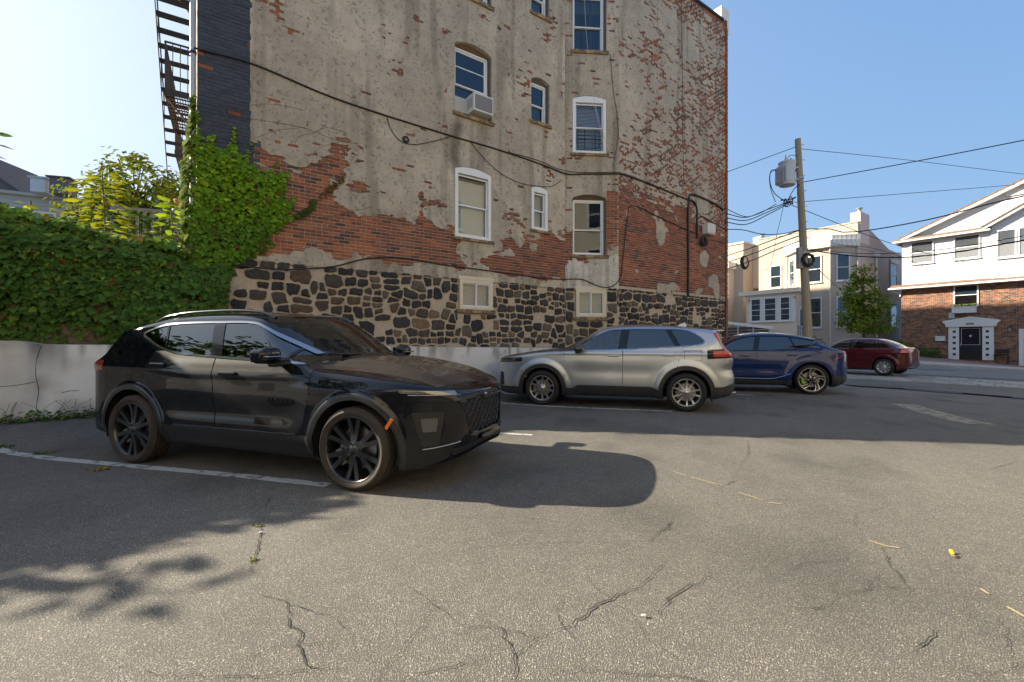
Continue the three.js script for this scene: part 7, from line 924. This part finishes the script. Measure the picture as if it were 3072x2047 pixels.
{ // the silver SUV
  const F = near(1625, 1217), R = near(2059.7, 1236.8), P = placeCar(F, R, 0.9, false), silver = phys(0.42, 0.445, 0.475, 0.32, { metalness: 0.75, clearcoat: 1, clearcoatRoughness: 0.03 }), alloy = std(0.5, 0.5, 0.5, 0.28, { metalness: 0.9 });
  const sp = []; for (let i = 0; i < 10; i++) { const a = i / 10 * 6.283 + (i % 2 ? 0.05 : -0.05); sp.push([a, a, 0.03, 0.042]); }
  const S = { name: 'silver_suv', label: 'silver grey compact utility car with black arch trim parked nose to the white wall', pos: P.pos, turn: P.turn, near: -1, cell: 0.022, top: 1.66, half: 0.915, belt: 1.14, wb: P.L, R: 0.355, rimR: 0.252, archR: 0.415, rocker: 0.3, k: 0.07, crown: 0.07, bowF: 0.28, bowR: 0.14,
    side: [[-0.95, 0.27], [-1.04, 0.33], [-1.07, 0.45], [-1.085, 0.65], [-1.08, 0.82], [-1.04, 0.93], [-0.95, 0.985], [-0.6, 1.05], [-0.2, 1.11], [0.18, 1.15], [0.34, 1.16], [0.55, 1.28], [0.95, 1.5], [1.15, 1.585], [1.5, 1.635], [1.85, 1.648], [2.4, 1.625], [2.9, 1.58], [3.2, 1.54], [3.34, 1.5], [3.36, 1.46], [3.42, 1.32], [3.52, 1.12], [3.58, 1.0], [3.6, 0.85], [3.64, 0.66], [3.63, 0.5], [3.54, 0.38], [3.2, 0.3], [2.0, 0.27], [0.6, 0.26]],
    plan: [[-1.085, 0.0], [-1.08, 0.3], [-1.04, 0.52], [-0.95, 0.68], [-0.75, 0.81], [-0.45, 0.88], [0, 0.905], [1.2, 0.912], [2.6, 0.915], [3.05, 0.91], [3.3, 0.87], [3.48, 0.78], [3.58, 0.6], [3.63, 0.3], [3.64, 0.0]],
    sec: [[0.15, 0.78], [0.28, 0.85], [0.42, 0.9], [0.6, 0.913], [0.8, 0.915], [0.95, 0.905], [1.06, 0.89], [1.14, 0.865], [1.25, 0.83], [1.4, 0.775], [1.52, 0.725], [1.59, 0.65], [1.64, 0.54], [1.68, 0.28], [1.72, 0.0]],
    dents: (x, y, z) => { let d = 0.012 * Math.exp(-(((y - 0.72) / 0.12) ** 2)) * sstep(0.5, 0.8, x) * sstep(2.4, 2.0, x) * sstep(0.6, 0.8, z); for (const ax of [0, 2.74]) { const q = Math.hypot(x - ax, y - 0.355); d -= 0.018 * sstep(0.62, 0.5, q) * sstep(0.36, 0.42, q) * sstep(0.6, 0.8, z); } d -= 0.008 * Math.exp(-(((y - 1.07) / 0.03) ** 2)) * sstep(0.6, 0.8, z); d += 0.03 * Math.exp(-(((y - 0.78) / 0.09) ** 2)) * sstep(3.2, 3.5, x); return d; },
    dlo: spline([[0.49, 1.105], [1.0, 1.125], [1.6, 1.145], [2.4, 1.19], [2.8, 1.22], [3.0, 1.25], [3.06, 1.29], [2.98, 1.38], [2.8, 1.485], [2.62, 1.52], [2.3, 1.53], [1.4, 1.525], [1.24, 1.485], [0.9, 1.32], [0.58, 1.14]], 4), trimM: chrome,
    pillars: [[1.58, 1.64, 0.16], [2.66, 2.44, 0.1]], glassCuts: [[1.6, phys(0.25, 0.3, 0.31, 0.01, { transmission: 1, thickness: 0, ior: 2.0 })], [2.55, tintGlass], [9, tintGlass]],
    screen: (r) => Math.max(r[0] - 1.16, 0.34 + 0.25 * r[2] * r[2] - r[0], r[2] - (0.78 - 0.42 * clamp((r[1] - 1.15) / 0.42)), 1.135 - r[1]), backlight: (r) => Math.max(r[2] - 0.58, 1.12 - r[1], r[1] - 1.46), paint: silver,
    regions: [
      ['headlight', (r) => Math.max(Math.abs(r[1] - 0.915 + 0.06 * (r[0] + 0.7) * -1) - 0.045, r[0] + 0.42, 0.42 - r[2]), phys(0.03, 0.03, 0.034, 0.08, { clearcoat: 1 }), 0.001, false],
      ['grille', (r) => Math.max(Math.abs(r[1] - 0.72) - 0.16, r[2] - 0.55, r[0] + 0.6), std(0.01, 0.01, 0.011, 0.4), -0.02, true],
      ['bumper_corner', (r) => Math.max(Math.abs(r[1] - 0.52) - 0.14, Math.abs(r[2] - 0.7) - 0.05 - 0.06 * (0.6 - r[1]), r[0] + 0.55), blackPlastic, -0.006, false],
      ...[0, P.L].map((ax) => ['arch_trim', (r) => Math.max(Math.hypot(r[0] - ax, Math.max(r[1] - 0.355, (r[1] - 0.355) * 0.8)) - 0.492, 0.5 - r[2], 0.25 - r[5]), blackPlastic, 0.004, false]),
      ['sill_trim', (r) => Math.max(r[1] - (0.44 - 0.07 * sstep(0.75, 0.6, r[0]) - 0.07 * sstep(2.1, 2.3, r[0])), r[0] - 2.6, 0.2 - r[0], 0.4 - r[2]), blackPlastic, 0.003, false],
      ['front_lip', (r) => Math.max(r[1] - 0.37, r[0] + 0.3), blackPlastic, 0.003, true], ['rear_bumper', (r) => Math.max(r[1] - (0.47 + 0.32 * Math.max(r[0] - 3.36, 0)), 3.0 - r[0]), blackPlastic, 0.004, true],
      ['taillight', (r) => Math.max(Math.max(Math.abs(r[1] - 1.075 + 0.06 * (3.4 - r[0])) - 0.05, 3.2 - r[0]), 0.45 - r[2]), lampRed, 0.006, false], ['taillight_upper', (r) => Math.max(3.2 + 0.58 * (1.46 - r[1]) - r[0] - 0.0, r[0] - 3.3 - 0.5 * (1.46 - r[1]), 1.1 - r[1], r[1] - 1.45, 0.45 - r[2]), lampRed, 0.004, false], ['taillight_bezel', (r) => Math.max(Math.abs(r[1] - 1.075 + 0.06 * (3.4 - r[0])) - 0.085, 3.1 - r[0], 0.45 - r[2]), darkTrim, 0.002, false],
      ['hood', (r) => Math.max(r[0] - 0.33 - 0.2 * r[2] * r[2], 0.97 - r[1], r[2] - 0.7, 0.6 - r[4]), phys(0.055, 0.05, 0.047, 0.5, { clearcoat: 0.4, clearcoatRoughness: 0.2 }), 0.002, true, 'dusty dark hood']],
    doors: [['front_door', [[0.455, 1.2], [0.46, 0.8], [0.5, 0.37], [1.585, 0.37], [1.6, 1.2]]], ['rear_door', [[1.608, 1.2], [1.593, 0.37], [2.22, 0.37], [2.36, 0.62], [2.58, 0.78], [2.62, 1.0], [2.7, 1.2]]]],
    style: { rimMat: alloy, spokes: sp, nuts: 5, phase: 0.31, hubMat: alloy }, cabin: [0.45, 3.1], seats: [[1.15, [-0.38, 0.38], 0.62], [2.05, [-0.4, 0, 0.4], 0.58]], mirror: [0.76, 1.165, 0.2], mirrorM: phys(0.02, 0.02, 0.022, 0.25, { clearcoat: 1 }), handles: [[1.42, 1.02], [2.44, 1.04]], surf: surfZ, handleM: silver };
  const { t, B } = car(S); const zAt = (x, y) => surfZ(B.f, x, y);
  for (const s of [1, -1]) { const am = bx(-0.09, -0.016, 0, 0.09, 0.016, 0.012, 0.005).rotateZ(-0.95 + Math.PI); mesh('side_marker', am.rotateZ(1.9).translate(0.38, 0.64, s * (zAt(-0.38, 0.64) - 0.004)), lampAmber, t); const fz = s * (zAt(2.86, 1.04) + 0.0005); for (const [x0, y0, x1, y1] of [[-0.15, -0.095, 0.15, -0.09], [-0.15, 0.09, 0.15, 0.095], [-0.15, -0.09, -0.145, 0.09], [0.145, -0.09, 0.15, 0.09]]) mesh('fuel_flap_gap', bx(-2.86 + x0, 1.04 + y0, fz - 0.004, -2.86 + x1, 1.04 + y1, fz), seamM, t); mesh('wiper', tube([V3(-0.38, 1.165, s * 0.1 - 0.1), V3(-0.41, 1.175, s * 0.1 + 0.2), V3(-0.44, 1.18, s * 0.1 + 0.45)], 0.012, 10, 5), darkTrim, t); mesh('mudflap', bx(-P.L - 0.44, 0.2, s * 0.72, -P.L - 0.425, 0.45, s * 0.9), blackPlastic, t); }
  mesh('spoiler', bx(-3.42, 1.485, -0.56, -3.2, 1.515, 0.56, 0.012), silver, t); const fin = new THREE.Shape(); fin.moveTo(0, 0); fin.quadraticCurveTo(-0.1, 0.06, -0.16, 0.07); fin.lineTo(-0.18, 0); fin.closePath(); mesh('roof_fin', new THREE.ExtrudeGeometry(fin, { depth: 0.04, bevelEnabled: true, bevelSize: 0.006, bevelThickness: 0.006, bevelSegments: 2 }).translate(-2.6, 1.605, -0.02), std(0.7, 0.7, 0.7, 0.4), t);
  mesh('exhaust_tip', cyl(V3(-3.5, 0.34, -0.5), V3(-3.62, 0.34, -0.5), 0.03), chrome, t);
}
{ // the blue crossover
  const wb = 2.9, c = [-0.949, 0.316], R = near(2436.6, 1184.5), F = [R[0] + c[0] * wb, R[1] + c[1] * wb], P = placeCar(F, R, 0.92, false), blue = phys(0.002, 0.018, 0.095, 0.35, { clearcoat: 1, clearcoatRoughness: 0.015, specularIntensity: 0.2 }), dark = std(0.015, 0.015, 0.016, 0.35), mach = std(0.62, 0.6, 0.56, 0.25, { metalness: 0.9 });
  const sp = []; for (let i = 0; i < 5; i++) { const a = i / 5 * 6.283; sp.push([a + 0.55, a - 0.1, 0.1, 0.07, dark], [a + 0.66, a + 0.1, 0.03, 0.03, mach], [a + 0.36, a - 0.26, 0.02, 0.024, mach]); }
  const S = { name: 'blue_crossover', label: 'deep blue electric crossover with machined wheels parked beyond the silver car', pos: P.pos, turn: P.turn, near: -1, cell: 0.024, top: 1.56, half: 0.93, belt: 1.08, wb, R: 0.365, rimR: 0.285, archR: 0.43, rocker: 0.26, k: 0.07, crown: 0.07, bowF: 0.28, bowR: 0.2,
    side: [[-0.75, 0.22], [-0.83, 0.3], [-0.86, 0.5], [-0.85, 0.68], [-0.78, 0.8], [-0.5, 0.92], [0, 1.01], [0.4, 1.07], [0.55, 1.12], [1.0, 1.35], [1.4, 1.5], [1.8, 1.55], [2.3, 1.53], [2.8, 1.455], [3.08, 1.39], [3.16, 1.355], [3.14, 1.33], [3.4, 1.21], [3.62, 1.115], [3.72, 1.08], [3.76, 1.02], [3.79, 0.86], [3.82, 0.66], [3.8, 0.5], [3.7, 0.34], [3.4, 0.26], [2.0, 0.24], [0.6, 0.22]],
    plan: [[-0.86, 0], [-0.84, 0.35], [-0.75, 0.6], [-0.5, 0.8], [-0.2, 0.89], [0.2, 0.915], [1.5, 0.92], [2.7, 0.93], [3.1, 0.92], [3.45, 0.84], [3.65, 0.7], [3.78, 0.45], [3.82, 0.0]],
    sec: [[0.1, 0.78], [0.24, 0.86], [0.4, 0.91], [0.6, 0.926], [0.8, 0.93], [0.94, 0.91], [1.04, 0.885], [1.12, 0.85], [1.25, 0.8], [1.38, 0.735], [1.47, 0.66], [1.53, 0.55], [1.58, 0.3], [1.62, 0.0]],
    dents: (x, y, z) => { let d = 0.012 * Math.exp(-(((y - 0.6) / 0.1) ** 2)) * sstep(0.5, 0.8, x) * sstep(2.4, 2.0, x) * sstep(0.6, 0.8, z); for (const ax of [0, 2.9]) { const q = Math.hypot(x - ax, y - 0.36); d -= 0.028 * sstep(0.66, 0.5, q) * sstep(0.36, 0.42, q) * sstep(0.6, 0.8, z); } return d; },
    dlo: spline([[0.7, 1.06], [1.4, 1.075], [2.3, 1.1], [2.75, 1.15], [3.02, 1.25], [3.05, 1.29], [2.8, 1.355], [2.4, 1.42], [1.9, 1.44], [1.5, 1.415], [1.1, 1.28]], 4), trimM: darkTrim, pillars: [[1.68, 1.76, 0.12], [2.58, 2.42, 0.04]], glassCuts: [[1.7, tintGlass], [9, tintGlass]],
    screen: (r) => Math.max(r[0] - 1.38, 0.56 + 0.25 * r[2] * r[2] - r[0], r[2] - (0.76 - 0.42 * clamp((r[1] - 1.1) / 0.4)), 1.1 - r[1]), backlight: (r) => Math.max(r[2] - 0.56, 1.13 - r[1], r[1] - 1.33, 3.1 - r[0]), paint: blue,
    regions: [['sill_trim', (r) => Math.max(r[1] - 0.33, r[0] - 2.6, 0.2 - r[0], 0.4 - r[2]), blackPlastic, 0.003, false], ['rear_bumper', (r) => Math.max(r[1] - 0.46, 3.2 - r[0]), dark, 0.003, true], ['taillight', (r) => Math.max(Math.abs(r[1] - (0.98 - 0.5 * Math.max(3.62 - r[0], 0))) - 0.012, 3.36 - r[0], 0.2 - r[2]), lampRed, 0.004, false], ['taillight_panel', (r) => Math.max(Math.abs(r[1] - 0.9) - 0.075, 3.62 - r[0], 0.3 - r[2]), phys(0.05, 0.07, 0.1, 0.08, { clearcoat: 1 }), 0.003, false]],
    doors: [['front_door', [[0.55, 1.2], [0.5, 0.8], [0.6, 0.4], [1.66, 0.4], [1.69, 1.2]]], ['rear_door', [[1.7, 1.2], [1.67, 0.4], [2.25, 0.4], [2.42, 0.68], [2.68, 0.84], [2.72, 1.2]]]],
    style: { rimMat: mach, spokes: sp, nuts: 5, phase: 0.2, hubMat: dark, caliper: std(0.3, 0.5, 0.02, 0.4) }, cabin: [0.55, 3.0], seats: [[1.2, [-0.38, 0.38], 0.56], [2.1, [-0.4, 0, 0.4], 0.5]], mirror: [0.85, 1.1, 0.18], mirrorM: darkTrim, handles: [[1.42, 0.93], [2.48, 0.955]], surf: (f, x, y) => surfZ(f, x, y) - 0.02, handleM: blue };
  const { t, B } = car(S); for (const s of [1, -1]) mesh('sill_chrome', tube([V3(-0.5, 0.375, s * (surfZ(B.f, 0.6, 0.375) + 0.002)), V3(-1.6, 0.365, s * (surfZ(B.f, 1.6, 0.365) + 0.002)), V3(-2.1, 0.38, s * (surfZ(B.f, 2.1, 0.38) + 0.002)), V3(-2.45, 0.5, s * (surfZ(B.f, 2.42, 0.5) + 0.002))], 0.009, 40, 6), chrome, t);
  mesh('spoiler', bx(-3.24, 1.345, -0.55, -3.05, 1.375, 0.55, 0.012), blue, t);
}
{ // the maroon sedan on the street
  const wb = 2.67, c = [-0.578, 0.816], R = near(2651, 1129.5), F = [R[0] + c[0] * wb, R[1] + c[1] * wb], P = placeCar(F, R, 0.86, false), red = phys(0.075, 0.006, 0.01, 0.35, { clearcoat: 1, clearcoatRoughness: 0.02, specularIntensity: 0.2 }), cover = std(0.52, 0.53, 0.54, 0.35, { metalness: 0.6 }); P.pos[1] = gh(R[0], R[1]) + 0.03;
  const sp = []; for (let i = 0; i < 9; i++) { const a = i / 9 * 6.283; sp.push([a, a + 0.08, 0.03, 0.1]); }
  const S = { name: 'maroon_sedan', label: 'dark red four door sedan with silver wheel covers parked on the street', pos: P.pos, turn: P.turn, near: -1, cell: 0.026, top: 1.45, half: 0.875, belt: 0.98, wb, R: 0.317, rimR: 0.212, archR: 0.365, rocker: 0.24, k: 0.07, crown: 0.07, bowF: 0.28, bowR: 0.25,
    side: [[-0.75, 0.2], [-0.85, 0.28], [-0.88, 0.45], [-0.87, 0.62], [-0.78, 0.72], [-0.4, 0.83], [0, 0.91], [0.35, 0.97], [0.5, 1.02], [0.9, 1.22], [1.3, 1.38], [1.7, 1.435], [2.2, 1.42], [2.6, 1.34], [3.0, 1.18], [3.2, 1.095], [3.4, 1.06], [3.55, 1.04], [3.6, 0.98], [3.63, 0.8], [3.66, 0.62], [3.64, 0.45], [3.5, 0.32], [3.2, 0.26], [2, 0.22], [0.6, 0.2]],
    plan: [[-0.88, 0], [-0.86, 0.35], [-0.77, 0.58], [-0.5, 0.77], [-0.2, 0.84], [0.2, 0.86], [1.5, 0.87], [2.6, 0.872], [3.1, 0.85], [3.42, 0.76], [3.58, 0.6], [3.64, 0.35], [3.66, 0.0]],
    sec: [[0.1, 0.74], [0.22, 0.82], [0.36, 0.86], [0.55, 0.872], [0.72, 0.872], [0.85, 0.86], [0.95, 0.825], [1.03, 0.775], [1.15, 0.71], [1.28, 0.63], [1.36, 0.56], [1.41, 0.47], [1.45, 0.3], [1.5, 0.0]],
    dents: (x, y, z) => { let d = 0.01 * Math.exp(-(((y - 0.55) / 0.1) ** 2)) * sstep(0.5, 0.8, x) * sstep(2.3, 2.0, x) * sstep(0.5, 0.7, z); for (const ax of [0, 2.67]) { const q = Math.hypot(x - ax, y - 0.317); d -= 0.014 * sstep(0.5, 0.42, q) * sstep(0.32, 0.36, q) * sstep(0.6, 0.75, z); } d -= 0.008 * Math.exp(-(((y - 0.86) / 0.03) ** 2)) * sstep(0.6, 0.75, z); return d; },
    dlo: spline([[0.62, 0.985], [1.5, 1.005], [2.3, 1.03], [2.75, 1.075], [2.82, 1.1], [2.6, 1.21], [2.35, 1.285], [1.8, 1.325], [1.4, 1.3], [1.05, 1.18]], 4), pillars: [[1.58, 1.62, 0.07], [2.36, 2.3, 0.03]], glassCuts: [[1.6, carGlass], [9, carGlass]],
    screen: (r) => Math.max(r[0] - 1.32, 0.5 + 0.25 * r[2] * r[2] - r[0], r[2] - (0.7 - 0.4 * clamp((r[1] - 1.0) / 0.38)), 1.0 - r[1]), backlight: (r) => Math.max(r[2] - 0.56, 1.1 - r[1], r[1] - 1.36, 2.55 - r[0]), paint: red,
    regions: [['taillight', (r) => Math.max(Math.abs(r[1] - 0.93 + 0.1 * (3.3 - r[0])) - 0.07, 3.17 - r[0] - 0.3 * (0.95 - r[1]), 0.35 - r[2]), lampRed, 0.004, false], ['bumper_skirt', (r) => r[1] - 0.24, blackPlastic, 0.002, true]],
    doors: [['front_door', [[0.52, 1.1], [0.5, 0.7], [0.56, 0.3], [1.58, 0.3], [1.6, 1.1]]], ['rear_door', [[1.61, 1.1], [1.59, 0.3], [2.1, 0.3], [2.26, 0.55], [2.46, 0.68], [2.5, 1.1]]]],
    style: { rimMat: cover, spokes: sp, nuts: 5, hubMat: cover }, cabin: [0.5, 2.7], seats: [[1.1, [-0.36, 0.36], 0.52], [1.95, [-0.36, 0.36], 0.48]], mirror: [0.82, 1.02, 0.16], handles: [[1.45, 0.88], [2.3, 0.9]], surf: surfZ };
  const sq = (x) => x > 2.9 ? 2.9 + (x - 2.9) * 0.7 : x; S.side = S.side.map(([x, y]) => [sq(x), y]); S.plan = S.plan.map(([x, y]) => [sq(x), y]);
  car(S);
}
// ---------- behind the viewer: what the paint and the glass mirror ----------
console.log('behind');
{
  const at2 = (s, n) => [s * U[0] + n * 0.578, s * U[1] - n * 0.816], W2 = (s, n, y = 0) => { const [X, d] = at2(s, n); return [X, y, -d]; }, face = TH + Math.PI;   // local +z towards the lot
  const h = thing('cream_sided_house', 'long cream clapboard house across the lot', 'house', W2(0, 5.6), face), sid = std(0.46, 0.41, 0.32, 0.6);
  mesh('siding', clap2([() => -24, () => 27, 0.3, 11.6], 0.12, 0), sid, h); mesh('core', bx(-24, -0.2, -7, 27, 11.6, -0.03), sid, h); mesh('roof', bx(-24.4, 11.6, -7.3, 27.4, 11.9, 0.4), std(0.08, 0.08, 0.085, 0.9), h);
  for (let i = 0; i < 7; i++) for (const y of [5.2, 8.2]) sashWindow(h, -21 + i * 7.4, -19.9 + i * 7.4, y, y + 1.7, 0.03);
  const f = thing('board_fence', 'brown board fence with a lattice top in front of the cream clapboard house', 'fence', W2(-2, 4.9), face), wd = std(0.1, 0.08, 0.06, 0.85); for (let i = 0; i < 100; i++) mesh('board', bx(-14 + i * 0.24, 0, 0, -14 + i * 0.24 + 0.2, 1.5, 0.025), wd, f); mesh('rail', bx(-14, 1.5, -0.02, 10, 1.56, 0.05), wd, f); mesh('rail', bx(-14, 1.94, -0.02, 10, 2.0, 0.05), wd, f); for (let i = 0; i < 60; i++) { const x = -14 + i * 0.4; mesh('lattice_strip', bar(V3(x, 1.55, 0), V3(x + 0.4, 1.95, 0), 0.03, 0.01), wd, f); mesh('lattice_strip', bar(V3(x + 0.4, 1.55, 0.01), V3(x, 1.95, 0.01), 0.03, 0.01), wd, f); }
  tree('lot_tree', 'large leafy tree at the far end of the lot', [-14.5, 0, 1.2], { seed: 71, h: 9, r: 0.25, leaf: 0.3, clump: 0.5, color: [0.05, 0.1, 0.02], yellow: 0.1, crown: [[0, 6.6, 0, 2.6, 2.2, 2.4, 1500], [0.8, 4.6, 0.6, 2.2, 1.5, 2.0, 900], [0.4, 9.2, 0.6, 2.4, 2.0, 2.2, 1100], [0, 5.9, -2.6, 1.5, 1.4, 1.3, 500]] });
  tree('lot_tree', 'leafy tree beside the board fence behind the lot', [-11.5, 0, 7.5], { seed: 72, h: 7.5, r: 0.2, leaf: 0.3, clump: 0.5, color: [0.05, 0.1, 0.02], yellow: 0.1, crown: [[0, 5.6, 0, 2.6, 2.0, 2.4, 1300], [0.4, 3.6, 0.6, 2.4, 1.4, 2.0, 800]] });
}
renderer.render(scene, camera);
